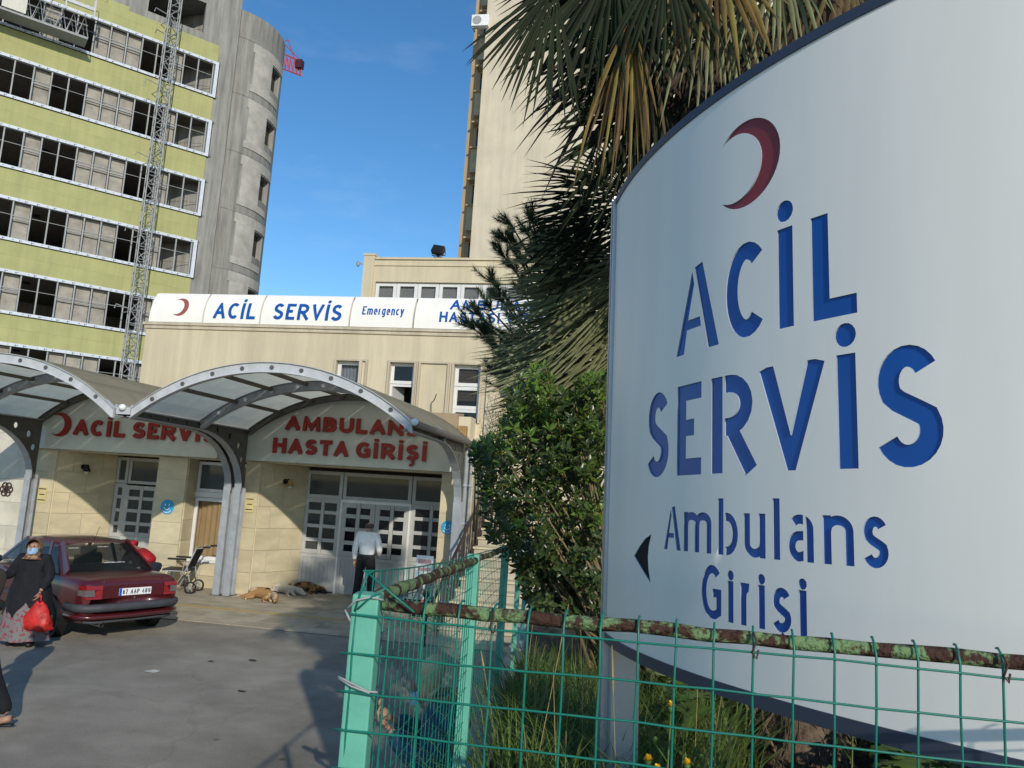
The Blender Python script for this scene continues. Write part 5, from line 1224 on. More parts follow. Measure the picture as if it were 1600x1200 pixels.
def put_leaf(p, d, up, L, young, single):
    d = d.normalized(); s = d.cross(up)
    if s.length < .05: s = Vector((1, 0, 0))
    s.normalize(); n = s.cross(d); M = Matrix((s, d, n)).transposed()
    if single:
        o = link('leaf', leaf_mesh(shrub_tip if young else shrub_leaf), sh); m4 = M.to_4x4(); m4 = Matrix.Translation(p) @ m4 @ Matrix.Scale(L, 4); o.matrix_basis = m4; singles[0] += 1
    else: bulk[young].add([M @ (Vector((x * .42, y, z)) * L) + p for x, y, z in LEAF], LF)
def sprig(p, d, nl, L, young, single=False):
    d = d.normalized(); a = d.orthogonal().normalized(); b_ = d.cross(a)
    for i in range(nl):
        ph = i * 2.4 + random.uniform(-.3, .3); tilt = .35 + .75 * (i / nl); back = -.10 * random.random() * (i / nl)
        o = a * math.cos(ph) + b_ * math.sin(ph); put_leaf(p + d * back, d * (1.1 - tilt) + o * tilt, d, L * random.uniform(.7, 1.15), young, single)
def rnd_in(poly):
    while True:
        u = random.uniform(730, 948); v = random.uniform(560, 968)
        if inside((u, v), poly): return u, v
base = Vector((.02, 4.55, gz(4.4)))
for k in range(1150):
    u, v = rnd_in(OUT); d = random.triangular(3.85, 5.6, 4.3); c = at(u, v, d)
    o = (c - at(865, 820, 4.6)); dr = o.normalized() * .8 + Vector((random.uniform(-.5, .5), random.uniform(-.8, .1), random.uniform(.2, 1.0)))
    young = 1 if (v < 700 and random.random() < .6) or (v < 820 and random.random() < .2) else 0
    sprig(c, dr, random.randint(7, 10), random.uniform(.048, .066), young, single=(d < 4.15 and singles[0] < 285 and random.random() < .25))
for u, v, d in ((852, 572, 4.2), (846, 590, 4.2), (905, 598, 4.3), (900, 622, 4.3), (938, 588, 4.3), (936, 610, 4.3), (740, 700, 4.2), (746, 720, 4.2), (775, 686, 4.2), (784, 700, 4.2), (812, 612, 4.3), (822, 640, 4.3), (806, 640, 4.3), (870, 640, 4.2), (762, 690, 4.2)):
    c = at(u, v, d); b1 = at(u + random.uniform(-4, 22), v + 130, d + .2); stems.tube([b1, b1.lerp(c, .6) + Vector((.01, 0, 0)), c], [.006, .004, .002], 5)
    sprig(c, (c - b1), 10, .056, 1); sprig(c - (c - b1).normalized() * .05, (c - b1), 8, .05, 1)
for k in range(60):
    u, v = rnd_in(OUT); c = at(u, v, random.uniform(4.1, 4.8)); stems.tube([base + Vector((random.uniform(-.2, .2), random.uniform(-.2, .2), 0)), base.lerp(c, .5) + Vector((random.uniform(-.1, .1), 0, .1)), c], [.014, .009, .003], 5)
stems.build('stem', mat('twig', (.22, .17, .09), .9, .2, 9), sh, True)
tag(bulk[0].build('foliage', shrub_leaf, sh, True), kind='stuff'); tag(bulk[1].build('young_foliage', shrub_tip, sh, True), kind='stuff')

# --- grass, weeds, flowers
def gpt(x, y): return Vector((x, y, gz(y)))
q = MB()
for k in range(5200):
    y = random.uniform(1.7, 5.0); x = random.uniform(FX(y) + .07, FX(y) + .9 if y < 3.2 else FX(y) + 1.1); p = gpt(x, y); h = random.uniform(.16, .46) * (1.1 if y > 2 else .8); a = random.uniform(0, 6.283); l = random.uniform(.08, .38)
    d = Vector((math.cos(a), math.sin(a), 0)); s = Vector((-d.y, d.x, 0)) * random.uniform(.0026, .0062); vs = []
    for t in (0, .4, .75): c = p + d * (l * t * t) + Vector((0, 0, h * t * (1 - .22 * t))); w = s * (1 - t * .6); vs += [c + w, c - w]
    vs.append(p + d * (l * 1.1) + Vector((0, 0, h * .80))); q.add(vs, [(0, 1, 3, 2), (2, 3, 5, 4), (4, 5, 6)])
gr_ = q.build('long_grass', grass_m); tag(gr_, 'long unkempt grass growing behind the mesh fence', 'grass', None, 'stuff')
q = MB()
for k in range(36):
    y = random.uniform(1.9, 4.2); x = random.uniform(FX(y) + .08, FX(y) + .8); p = gpt(x, y); h = random.uniform(.4, .72); d = Vector((random.uniform(-.12, .12), random.uniform(-.1, .1), h)); q.tube([p, p + d * .6, p + d], [.0016, .0012, .0008], 4)
    if k % 3 == 0: q.tube([p + d * .86, p + d * .94, p + d * 1.06], [.001, .0035, .001], 5)
tag(q.build('grass_stalk', mat('straw', (.40, .29, .13), .8, .2, 5, island=.3)), 'dry straw coloured grass stalks among the long grass', 'grass', None, 'stuff')
q = MB()
WL = [(0, 0, 0), (-.22, .25, .02), (-.10, .38, 0), (-.34, .55, .03), (-.14, .66, 0), (-.26, .84, .02), (0, 1, -.05), (.26, .84, .02), (.14, .66, 0), (.34, .55, .03), (.10, .38, 0), (.22, .25, .02)]
for k in range(950):
    y = random.uniform(2.0, 5.6); x = random.uniform(.12 if y > 2.5 else .3, 3.2); p = gpt(x, y)
    if (Vector((x, y)) - Vector((T0.x, T0.y))).length < .22 or (y < T0.y and abs(x - T0.x * y / T0.y) < .36 * y / T0.y): continue
    near = y < 3.0 and x < 1.15
    if near and random.random() < .45: continue
    sc_ = random.uniform(.6, 1.2) * (.6 if near else 1)
    for i in range(9):
        a = i * 2.4 + random.random(); el = random.uniform(.15, 1.2); d = Vector((math.cos(a) * math.cos(el), math.sin(a) * math.cos(el), math.sin(el))); s = d.cross(Vector((0, 0, 1))).normalized(); n_ = s.cross(d); b0 = p + Vector((0, 0, random.uniform(0, .30) * sc_)); L = random.uniform(.07, .15) * sc_
        q.add([b0 + s * (u_ * L) + d * (v_ * L) + n_ * (w_ * L) - Vector((0, 0, .35 * L * v_ * v_)) for u_, v_, w_ in WL], [(0, 1, 2, 10, 11), (2, 3, 4, 8, 9, 10), (4, 5, 6, 7, 8)])
tag(q.build('ground_weeds', weed_m), 'low leafy weeds covering the bed under the big sign', 'weeds', None, 'stuff')
q = MB()
for k in range(5200):
    y = random.uniform(5.7, 6.9); x = random.uniform(-.1, 4.5); z = gz(5.6) + abs(random.gauss(0, .55)); a = random.uniform(0, 6.283); el = random.uniform(-.6, 1); d = Vector((math.cos(a) * math.cos(el), math.sin(a) * math.cos(el), math.sin(el))); s = d.orthogonal().normalized(); n_ = s.cross(d); L = random.uniform(.06, .13)
    q.add([Vector((x, y, z)) + s * (u_ * L * .42 * 2) + d * (v_ * L) + n_ * (w_ * L) for u_, v_, w_ in LEAF], LF)
tag(q.build('hedge_foliage', shrub_leaf), 'dark leafy hedge mass behind the sign and palm trunk', 'hedge', None, 'stuff')
def flower(u, v, d, lean, label, heads=1):
    c = at(u, v, d); t = thing('yellow_flower_plant', label, 'flower', gpt(c.x - lean, c.y), group='yellow flowering weeds'); b0 = gpt(c.x - lean, c.y)
    q = MB(); m_ = b0.lerp(c, .6) + Vector((lean * .15, 0, 0)); q.tube([b0, m_, c], [.004, .003, .0022], 5); q.tube([m_, m_ + Vector((.03, -.01, .05))], [.002, .0015], 4); q.ball(m_ + Vector((.03, -.01, .056)), (.006, .006, .009), 6, 5); q.tube([m_.lerp(c, .5), m_.lerp(c, .5) + Vector((-.03, 0, .04))], [.002, .0015], 4); q.ball(m_.lerp(c, .5) + Vector((-.03, 0, .046)), (.006, .006, .009), 6, 5); q.build('stem', weed_m, t, True)
    for h in range(heads):
        hc = c + Vector((.02 * h, 0, -.018 * h)); q = MB(); q.tube([hc - Vector((0, 0, .014)), hc], [.004, .008], 7); q.build('calyx', weed_m, t, True); q = MB()
        for i in range(26):
            a = i * 2.4; r_ = (.007 + .011 * (i / 26)) * .62; o = Vector((math.cos(a), math.sin(a), 0)); s = Vector((-o.y, o.x, 0)) * .0028; p = hc + o * .002; e = hc + o * r_ + Vector((0, 0, .013 - .010 * (i / 26)))
            q.add([p + s * .5, p - s * .5, e - s, e + s], [(0, 1, 2, 3)])
        q.build('flower_head', mat('flower_yellow', (.75, .46, .015), .6, .1, 9, island=.15), t)
    q = MB()
    for i in range(7):
        a = i * 2.4; d_ = Vector((math.cos(a), math.sin(a), .6)).normalized(); s = d_.cross(Vector((0, 0, 1))).normalized(); L = .12; bb = b0.lerp(c, .08 + .09 * i); q.add([bb + s * (u_ * L * .7) + d_ * (v_ * L) for u_, v_, w_ in WL], [(0, 1, 2, 10, 11), (2, 3, 4, 8, 9, 10), (4, 5, 6, 7, 8)])
    q.build('leaves', weed_m, t)
flower(1049, 1104, 1.75, .03, 'tall yellow flowered weed right of the sign post, highest of the flowers')
flower(1013, 1188, 1.7, -.02, 'yellow flowered weed with two heads low beside the sign post', 2)
flower(1074, 1194, 1.7, .02, 'yellow flowered weed low in the mesh, right of the two headed one')
flower(1333, 1117, 1.95, .02, 'yellow flowered weed right of the palm trunk under the sign')
# ------------------------------------------------------------------ people, dogs, car, small things in the yard
def skin(name, pts, edges, rad, m, parent, sub=2, root=0, local=True):
    """one continuous surface grown round a jointed skeleton"""
    me = bpy.data.meshes.new(name); me.from_pydata([tuple(p) for p in pts], edges, []); o = bpy.data.objects.new(name, me); COL.objects.link(o)
    o.modifiers.new('skin', 'SKIN'); sv = me.skin_vertices[0].data
    for i, r in enumerate(rad):
        sv[i].radius = r if isinstance(r, tuple) else (r, r); sv[i].use_root = (i == root)
    sb = o.modifiers.new('sub', 'SUBSURF'); sb.levels = sub; sb.render_levels = sub
    dg = bpy.context.evaluated_depsgraph_get(); nm = bpy.data.meshes.new_from_object(o.evaluated_get(dg)); bpy.data.objects.remove(o)
    nm.materials.clear(); nm.materials.append(m); nm.polygons.foreach_set('use_smooth', [True] * len(nm.polygons)); nm.name = name
    return link(name, nm, parent, local)
def join_into(o, mb):
    """small closed pieces (fingers, ears, nose) joined into the body mesh"""
    bm = bmesh.new(); bm.from_mesh(o.data); me = mb.mesh('tmp', o.data.materials[0], True); bm.from_mesh(me); bm.to_mesh(o.data); bm.free()
    o.data.polygons.foreach_set('use_smooth', [True] * len(o.data.polygons))
skin_m = mat('skin', (.42, .23, .15), .55, .06, 8)
skin_d = mat('tanned_skin', (.34, .18, .11), .55, .06, 8)
hair_d = mat('dark_hair', (.022, .016, .012), .6, .2, 30)
hair_g = mat('grey_hair', (.10, .075, .06), .7, .2, 30)
def V(*a): return Vector(a)
def hand(mb, wrist, d, palm, s=1.0, curl=.5):
    d = d.normalized(); palm = (palm - d * palm.dot(d)).normalized(); side = d.cross(palm)
    mb.tube([wrist, wrist + d * .05 * s, wrist + d * .095 * s], [.026 * s, .040 * s, .036 * s], 8, flat=.5, up=palm)
    for i, L in enumerate((.068, .078, .072, .056)):
        a = wrist + d * .088 * s + side * ((i - 1.5) * .019 * s); b = a + (d * .8 + palm * curl * .6) * L * .55 * s; c = b + (d * .45 + palm * curl * 1.3).normalized() * L * .5 * s; mb.tube([a, b, c], [.0095 * s, .0088 * s, .007 * s], 6)
    a = wrist + d * .03 * s - side * .03 * s; mb.tube([a, a + (d * .7 - side * .7) * .035 * s, a + (d * 1.0 - side * .5 + palm * .5) * .06 * s], [.012 * s, .011 * s, .008 * s], 6)
def head_bits(mb, c, fwd, up, s=1.0):
    sd = fwd.cross(up).normalized()
    mb.tube([c + fwd * .085 * s + up * .02 * s, c + fwd * .112 * s - up * .012 * s, c + fwd * .10 * s - up * .025 * s], [.010 * s, .016 * s, .012 * s], 7)
    for k in (-1, 1): mb.ball(c + sd * k * .078 * s - fwd * .004 * s - up * .005 * s, (.013 * s, .020 * s, .032 * s), 8, 6)
# --- man in a white shirt, seen from behind
fp = onZ(566, 946); mn = thing('person', 'bald man in white shirt and black trousers standing before the ambulance doors, seen from behind', 'person', fp, R(4))
mn['label'] = 'balding man in white shirt and black trousers facing the ambulance doors'
J = dict(pel=V(0, 0, .92), sp=V(0, .01, 1.12), ch=V(0, .01, 1.30), nk=V(0, .02, 1.46), hd=V(0, .05, 1.58), ht=V(0, .055, 1.66), sl=V(-.19, .0, 1.40), sr=V(.19, .0, 1.40), el=V(-.245, -.02, 1.12), er=V(.265, -.01, 1.13), wl=V(-.25, .03, .87), wr=V(.20, .20, .98),
         hl=V(-.10, 0, .88), hr=V(.10, 0, .88), kl=V(-.13, .02, .49), kr=V(.12, .06, .49), al=V(-.15, -.06, .08), ar=V(.13, .10, .08), tl=V(-.16, .10, .03), tr=V(.15, .26, .03))
def body(J, parent, m, R_=1.0):
    n = ['pel', 'sp', 'ch', 'nk', 'hd', 'ht', 'sl', 'el', 'wl', 'sr', 'er', 'wr', 'hl', 'kl', 'al', 'hr', 'kr', 'ar']
    r = [(.13, .10), (.12, .09), (.13, .095), .052, (.076, .088), (.058, .066), .06, .042, .028, .06, .042, .028, .085, .056, .036, .085, .056, .036]
    e = [('pel', 'sp'), ('sp', 'ch'), ('ch', 'nk'), ('nk', 'hd'), ('hd', 'ht'), ('ch', 'sl'), ('sl', 'el'), ('el', 'wl'), ('ch', 'sr'), ('sr', 'er'), ('er', 'wr'), ('pel', 'hl'), ('hl', 'kl'), ('kl', 'al'), ('pel', 'hr'), ('hr', 'kr'), ('kr', 'ar')]
    return skin('body', [J[k] for k in n], [(n.index(a), n.index(b)) for a, b in e], [tuple(x * R_ for x in q) if isinstance(q, tuple) else q * R_ for q in r], m, parent)
def top(J, parent, m, name='shirt', k=1.0, hem=-.02, cuff=.92):
    pl = J['pel'] + Vector((0, 0, hem)); P_ = [pl, J['sp'], J['ch'], J['nk'] - V(0, 0, .045), J['sl'], J['el'], J['el'].lerp(J['wl'], cuff), J['sr'], J['er'], J['er'].lerp(J['wr'], cuff)]
    return skin(name, P_, [(0, 1), (1, 2), (2, 3), (2, 4), (4, 5), (5, 6), (2, 7), (7, 8), (8, 9)], [(.172 * k, .128 * k), (.165 * k, .125 * k), (.17 * k, .13 * k), .07 * k, .086 * k, .068 * k, .046 * k, .086 * k, .068 * k, .046 * k], m, parent)
def legs(J, parent, m, name='trousers', k=1.0):
    P_ = [J['pel'] + V(0, 0, .10), J['pel'], J['hl'], J['kl'], J['al'] + V(0, 0, .0), J['hr'], J['kr'], J['ar'] + V(0, 0, .0)]
    return skin(name, P_, [(0, 1), (1, 2), (2, 3), (3, 4), (1, 5), (5, 6), (6, 7)], [(.172 * k, .130 * k), (.172 * k, .130 * k), .118 * k, .088 * k, .070 * k, .118 * k, .088 * k, .070 * k], m, parent, root=1)
def shoes(J, parent, m):
    for a, t in (('al', 'tl'), ('ar', 'tr')):
        d = (J[t] - J[a]); q = MB(); h = J[a] - V(0, 0, .03); q.tube([V(h.x, h.y, .045) - V(d.x, d.y, 0) * .25, V(h.x, h.y, .05), V(J[t].x, J[t].y, .035), V(J[t].x, J[t].y, .03) + V(d.x, d.y, 0) * .2], [.036, .046, .046, .025], 10, flat=.85); q.build('shoe', m, parent, True, local=True)
bd = body(J, mn, skin_m); q = MB(); hand(q, J['wl'], V(0, .05, -1), V(1, 0, 0)); hand(q, J['wr'], V(-.3, .6, .2), V(-1, 0, 0)); head_bits(q, J['hd'] + V(0, .01, .02), V(0, 1, -.1), V(0, 0, 1)); join_into(bd, q)
top(J, mn, mat('white_cotton', (.88, .87, .86), .8, .05, 14, .25, 25), hem=-.0); legs({**J, 'pel': J['pel'] + V(0, 0, .03)}, mn, mat('black_cloth', (.012, .012, .014), .85, .2, 20, .2, 30)); shoes(J, mn, black)
q = MB(); q.tube([J['pel'] + V(0, 0, .075), J['pel'] + V(0, 0, .105)], .001, 4); q = MB(); q.tube([V(0, 0, .985), V(0, 0, 1.02)], [.186, .186], 20, flat=.75, up=(0, 1, 0)); q.build('belt', mat('belt', (.03, .028, .026), .4), mn, local=True)
q = MB()
for a in range(-100, 101, 10):                      # fringe of hair round the back of the head
    o = V(math.sin(R(a)) * .078, -math.cos(R(a)) * .085, 0); q.ball(J['hd'] + V(0, -.0, .005) + o, (.016, .016, .046), 6, 5)
q.build('hair', hair_g, mn, True, local=True)
# --- woman in a black coat by the car
def robe(parent, name, m, rings, n=28, fold=.10, seed=1):
    """skirt or coat hem: stacked folded rings (centre, rx, ry)"""
    rnd = random.Random(seed); ph = [rnd.uniform(0, 6.283) for k in range(4)]; vs = []; fs = []
    for j, (c, rx, ry) in enumerate(rings):
        for i in range(n):
            a = 6.283185 * i / n; f = 1 + fold * j / len(rings) * (math.sin(5 * a + ph[0]) + .6 * math.sin(9 * a + ph[1])); vs.append(Vector(c) + V(math.cos(a) * rx * f, math.sin(a) * ry * f, 0))
    for j in range(len(rings) - 1):
        for i in range(n): fs.append((j * n + i, j * n + (i + 1) % n, (j + 1) * n + (i + 1) % n, (j + 1) * n + i))
    q = MB(); q.add(vs, fs); return q.build(name, m, parent, True, local=True)
def scarf(parent, m, hd, fwd, s=1.0, drape=True):
    """headscarf: hood with a face opening, gathered under the chin, tail on the chest"""
    up = V(0, 0, 1); sd = fwd.cross(up).normalized(); q = MB(); n = 20; rings = []
    for j in range(8):
        t = j / 7; ang = R(62 + 118 * t); vs = []
        for i in range(n):
            a = 6.283185 * i / n; r_ = math.sin(ang); vs.append(hd + (sd * (math.cos(a) * r_ * .108) + up * (math.sin(a) * r_ * .135 - .010) + fwd * (math.cos(ang) * .115)) * s)
        rings.append(vs)
    vs = [p for r_ in rings for p in r_]; fs = [(j * n + i, (j + 1) * n + i, (j + 1) * n + (i + 1) % n, j * n + (i + 1) % n) for j in range(7) for i in range(n)]; q.add(vs, fs)
    q.tube([hd - up * .07 * s + fwd * .01, hd - up * .13 * s, hd - up * .19 * s + fwd * .01] if drape else [hd - up * .07 * s - fwd * .01, hd - up * .12 * s - fwd * .05], [.09 * s, .105 * s, .15 * s] if drape else [.085 * s, .085 * s], 16, flat=.8, up=fwd)
    return q.build('headscarf', m, parent, True, local=True)
def mask(parent, hd, fwd, m, s=1.0, dz=-.035):
    up = V(0, 0, 1); sd = fwd.cross(up).normalized(); q = MB(); vs = []; n = 8
    for j in range(4):
        for i in range(n + 1):
            a = R(-72 + 144 * i / n); b_ = (j / 3 - .5); vs.append(hd + (fwd * (math.cos(a) * .108 * (1 - .35 * b_ * b_) + .006) + sd * (math.sin(a) * .078) + up * (dz - b_ * .095 * (1 - .3 * abs(math.sin(a))))) * s)
    q.add(vs, [(j * (n + 1) + i, j * (n + 1) + i + 1, (j + 1) * (n + 1) + i + 1, (j + 1) * (n + 1) + i) for j in range(3) for i in range(n)]); return q.build('face_mask', m, parent, True, local=True)
blk_coat = mat('black_coat', (.010, .010, .014), .9, .2, 12, .2, 30); mask_m = mat('blue_mask', (.30, .46, .66), .8, .03)
fp = onZ(36, 1008); wm = thing('person', 'woman in black coat, patterned brown headscarf and face mask holding a red bag beside the red car', 'person', fp, R(196)); wm['label'] = 'woman in black coat, brown headscarf and blue mask beside the red car'; wm.scale = (.95, .95, .95)
J = dict(pel=V(0, 0, .80), sp=V(0, .02, .98), ch=V(0, .03, 1.14), nk=V(0, .05, 1.28), hd=V(0, .08, 1.39), ht=V(0, .085, 1.46), sl=V(-.17, .02, 1.21), sr=V(.17, .02, 1.21), el=V(-.25, .02, .98), er=V(.27, .08, .99), wl=V(-.20, .16, .78), wr=V(.30, .27, .98),
         hl=V(-.09, 0, .77), hr=V(.09, 0, .77), kl=V(-.10, .04, .43), kr=V(.11, .0, .43), al=V(-.11, .0, .08), ar=V(.13, -.04, .08), tl=V(-.13, .14, .03), tr=V(.16, .10, .03))
bd = body(J, wm, skin_m, .95); q = MB(); hand(q, J['wl'], V(.05, .25, -1), V(1, 0, 0), .95, .9); hand(q, J['wr'], V(.2, .6, .3), V(-1, 0, 0), .95); fw_ = V(0, 1, -.15).normalized(); head_bits(q, J['hd'], fw_, V(0, 0, 1)); join_into(bd, q)
for k in (-1, 1): q = MB(); q.ball(J['hd'] + V(k * .032, .082, .022), (.013, .008, .007), 8, 6); q.build('eye', black, wm, True, local=True)
top(J, wm, blk_coat, 'coat', 1.16, hem=.1)
robe(wm, 'coat_skirt', blk_coat, [(V(0, .02, 1.05), .20, .16), (V(0, .01, .80), .27, .21), (V(0, .0, .55), .30, .24), (V(.0, -.02, .42), .33, .26)], seed=4)
floral = mat('floral_skirt', (.17, .165, .165), .9, col2=(.25, .035, .05), scale=24, thresh=.44, detail=2)
robe(wm, 'skirt', floral, [(V(0, .0, .78), .22, .18), (V(0, .02, .45), .29, .24), (V(0, .03, .16), .34, .27), (V(0, .03, .10), .35, .28)], fold=.14, seed=2); shoes(J, wm, black)
scarf(wm, mat('brown_scarf', (.30, .19, .10), .85, col2=(.12, .06, .04), scale=22, thresh=.52, detail=3), J['hd'] + V(0, -.005, .012), fw_); mask(wm, J['hd'] + V(0, -.004, 0), fw_, mask_m)
# red bag hanging from her hand
c0 = Matrix.Rotation(R(196), 3, 'Z') @ (J['wl'] + V(0, .02, -.07)) + fp; bg = thing('shopping_bag', 'crumpled bright red bag hanging from the hand of the woman in black', 'bag', c0)
q = MB(); n = 18; vs = []; rnd = random.Random(5)
for j in range(7):
    t = j / 6; rx = .05 + .20 * math.sin(min(t * 1.25, 1) * 1.5708) - .02 * t; z = -.10 - .36 * t
    for i in range(n): a = 6.283 * i / n; f = 1 + .14 * math.sin(4 * a + j) + rnd.uniform(-.05, .05); vs.append(c0 + V(math.cos(a) * rx * f, math.sin(a) * rx * .5 * f, z + .02 * math.sin(3 * a)))
q.add(vs, [(j * n + i, j * n + (i + 1) % n, (j + 1) * n + (i + 1) % n, (j + 1) * n + i) for j in range(6) for i in range(n)] + [tuple(6 * n + i for i in range(n))]); red_bag = mat('red_bag', (.55, .025, .018), .45, .2, 14, .3, 20); q.build('bag_body', red_bag, bg, True)
q = MB(); q.tube([c0 + V(-.04, 0, -.11), c0 + V(-.03, 0, -.02), c0 + V(0, 0, .0), c0 + V(.03, 0, -.02), c0 + V(.04, 0, -.11)], .010, 6); q.build('handle', red_bag, bg, True)
# --- man in red bending into the far side of the car
fp = V(onY(228, 870, 12.35).x + .05, 12.35, 0); rd = thing('person', 'dark haired man in a bright red jacket bending down behind the red car', 'person', fp, R(90))
J = dict(pel=V(0, -.10, .80), sp=V(0, .05, .95), ch=V(0, .22, 1.05), nk=V(0, .35, 1.11), hd=V(0, .46, 1.12), ht=V(0, .52, 1.15), sl=V(-.17, .24, 1.03), sr=V(.17, .24, 1.03), el=V(-.24, .32, .80), er=V(.24, .34, .80), wl=V(-.18, .50, .72), wr=V(.18, .52, .72),
         hl=V(-.10, -.06, .77), hr=V(.10, -.06, .77), kl=V(-.12, .12, .44), kr=V(.12, .10, .44), al=V(-.12, -.04, .08), ar=V(.12, -.10, .08), tl=V(-.13, .12, .03), tr=V(.13, .08, .03))
bd = body(J, rd, skin_d); q = MB(); hand(q, J['wl'], V(0, 1, -.3), V(0, 0, -1)); hand(q, J['wr'], V(0, 1, -.3), V(0, 0, -1)); head_bits(q, J['hd'] + V(0, .02, 0), V(0, .8, -.6).normalized(), V(0, .6, .8)); join_into(bd, q)
redj = mat('red_jacket', (.42, .012, .022), .6, .15, 10, .3, 18); top(J, rd, redj, 'jacket', .98, hem=.06); legs(J, rd, mat('navy_trousers', (.02, .025, .05), .85)); shoes(J, rd, black)
q = MB(); q.tube([J['nk'] - V(0, .05, -.02), J['nk'] + V(0, .02, .045)], [.10, .082], 14); q.build('collar', redj, rd, True, local=True)
q = MB(); q.ball(J['hd'] + V(0, .0, .035), (.087, .098, .082), 14, 9); q.build('hair', hair_d, rd, True, local=True)
# --- passer by at the left edge, only the trailing lower leg in the picture
fp = onZ(4, 1140); pp = thing('person', 'passer-by in dark trousers at the left edge, only a heel and calf in view', 'person', fp + V(.0, -.06, 0), R(88))
J = dict(pel=V(0, .38, .90), sp=V(0, .40, 1.08), ch=V(0, .42, 1.26), nk=V(0, .44, 1.42), hd=V(0, .48, 1.55), ht=V(0, .48, 1.62), sl=V(-.18, .42, 1.36), sr=V(.18, .42, 1.36), el=V(-.23, .30, 1.10), er=V(.23, .52, 1.10), wl=V(-.22, .36, .86), wr=V(.20, .70, .92),
         hl=V(-.09, .36, .86), hr=V(.09, .40, .86), kl=V(-.10, .55, .48), kr=V(.09, .24, .46), al=V(-.10, .72, .09), ar=V(.085, .0, .13), tl=V(-.11, .90, .03), tr=V(.09, .13, .03))
bd = body(J, pp, skin_m); q = MB(); hand(q, J['wl'], V(0, .1, -1), V(1, 0, 0)); hand(q, J['wr'], V(0, .3, -1), V(-1, 0, 0)); head_bits(q, J['hd'], V(0, 1, 0), V(0, 0, 1))
for a, t in (('al', 'tl'), ('ar', 'tr')): q.tube([J[a] - V(0, .04, .03), J[a] - V(0, -.02, .05), J[t] + V(0, -.02, .02), J[t] + V(0, .06, .0)], [.036, .040, .042, .02], 10, flat=.8)
join_into(bd, q); top(J, pp, mat('brown_coat', (.06, .045, .035), .85)); legs(J, pp, blk_coat, k=.95)
for a, t in (('al', 'tl'), ('ar', 'tr')): q = MB(); q.tube([J[a] - V(0, .07, .085), J[t] + V(0, .08, -.028)], .030, 8, flat=.35); q.tube([J[t] + V(-.045, 0, -.01), J[t] + V(0, .0, .035), J[t] + V(.045, 0, -.01)], .008, 5); q.build('sandal', black, pp, True, local=True)
q = MB(); q.ball(J['hd'] + V(0, -.01, .04), (.088, .10, .088), 12, 8); q.build('hair', hair_d, pp, True, local=True)
# --- seated woman with a phone, behind the side fence
bp = onY(672, 1180, 4.75); fp = V(-1.10, 4.85, 0); sw = thing('person', 'seated woman in dark blue coat looking at a phone behind the mesh fence', 'person', fp, R(98))
J = dict(pel=V(0, -.02, .64), sp=V(0, .0, .84), ch=V(0, .05, 1.05), nk=V(0, .11, 1.20), hd=V(0, .18, 1.31), ht=V(0, .19, 1.38), sl=V(-.17, .06, 1.13), sr=V(.17, .06, 1.13), el=V(-.25, .12, .87), er=V(.25, .12, .87), wl=V(-.08, .38, 1.02), wr=V(.08, .40, 1.04),
         hl=V(-.10, .02, .62), hr=V(.10, .02, .62), kl=V(-.12, .46, .58), kr=V(.12, .46, .58), al=V(-.12, .44, .09), ar=V(.12, .50, .09), tl=V(-.12, .60, .03), tr=V(.12, .66, .03))
bd = body(J, sw, skin_m, .95); q = MB(); hand(q, J['wl'], V(.2, .7, .5), V(.4, 0, 1), 1, .9); hand(q, J['wr'], V(-.2, .7, .5), V(-.4, 0, 1), 1, .9); fw_ = V(0, .82, -.5).normalized(); head_bits(q, J['hd'], fw_, V(0, .4, .9)); join_into(bd, q)
bluec = mat('blue_coat', (.022, .062, .125), .8, .2, 10, .3, 22); top(J, sw, bluec, 'coat', 1.34, hem=.0)
P_ = [V(0, -.04, .62), V(-.11, .05, .65), V(-.13, .46, .60), V(-.13, .46, .16), V(.11, .05, .65), V(.13, .46, .60), V(.13, .50, .16)]
skin('coat_skirt', P_, [(0, 1), (1, 2), (2, 3), (0, 4), (4, 5), (5, 6)], [(.20, .16), .14, .12, .10, .14, .12, .10], mat('blue_skirt', (.02, .055, .11), .85, .15, 9, .2, 20), sw); shoes(J, sw, black)
scarf(sw, mat('pale_scarf', (.56, .33, .15), .85, col2=(.72, .56, .36), scale=11, detail=2), J['hd'] + V(0, -.005, .012), fw_, 1.02, drape=False); mask(sw, J['hd'] + fw_ * .002 + V(0, 0, -.03), fw_, mask_m)
q = MB(); q.tube([V(-.09, .13, 1.19), V(-.11, .05, 1.20), V(-.05, -.02, 1.22), V(.05, -.02, 1.22), V(.11, .05, 1.20), V(.09, .13, 1.19)], .04, 8); q.build('collar', mat('fur_collar', (.30, .19, .09), .9), sw, True, local=True)
hp = Matrix.Rotation(R(98), 3, 'Z') @ V(0, .51, 1.15) + fp; q = MB(); q.box(hp, (.012, .078, .155), M=Matrix.Rotation(R(98), 3, 'Z') @ Matrix.Rotation(R(-58), 3, 'X') @ Matrix.Rotation(R(90), 3, 'Z')); q.single('phone', black, 'black phone in the hands of the seated woman in blue', 'phone', bevel=.003)
bn_ = thing('bench', 'plain grey bench under the seated woman behind the fence', 'bench', (-1.1, 4.7, 0))
for k in range(4): q = MB(); q.box((-1.24 + .125 * k, 4.85, .49), (.115, 1.7, .035)); q.build('seat_slat', galv, bn_, bevel=.004)
for k in range(2): q = MB(); q.box((-.80 + .03 * k, 4.85, .72 + .16 * k), (.03, 1.7, .11)); q.build('back_slat', galv, bn_, bevel=.004)
for y in (4.2, 5.5): q = MB(); q.span((-1.26, y - .03, 0), (-1.21, y + .03, .472)); q.span((-.83, y - .03, 0), (-.79, y + .03, .66)); q.span((-1.21, y - .03, .42), (-.83, y + .03, .472)); q.build('bench_leg', iron, bn_)

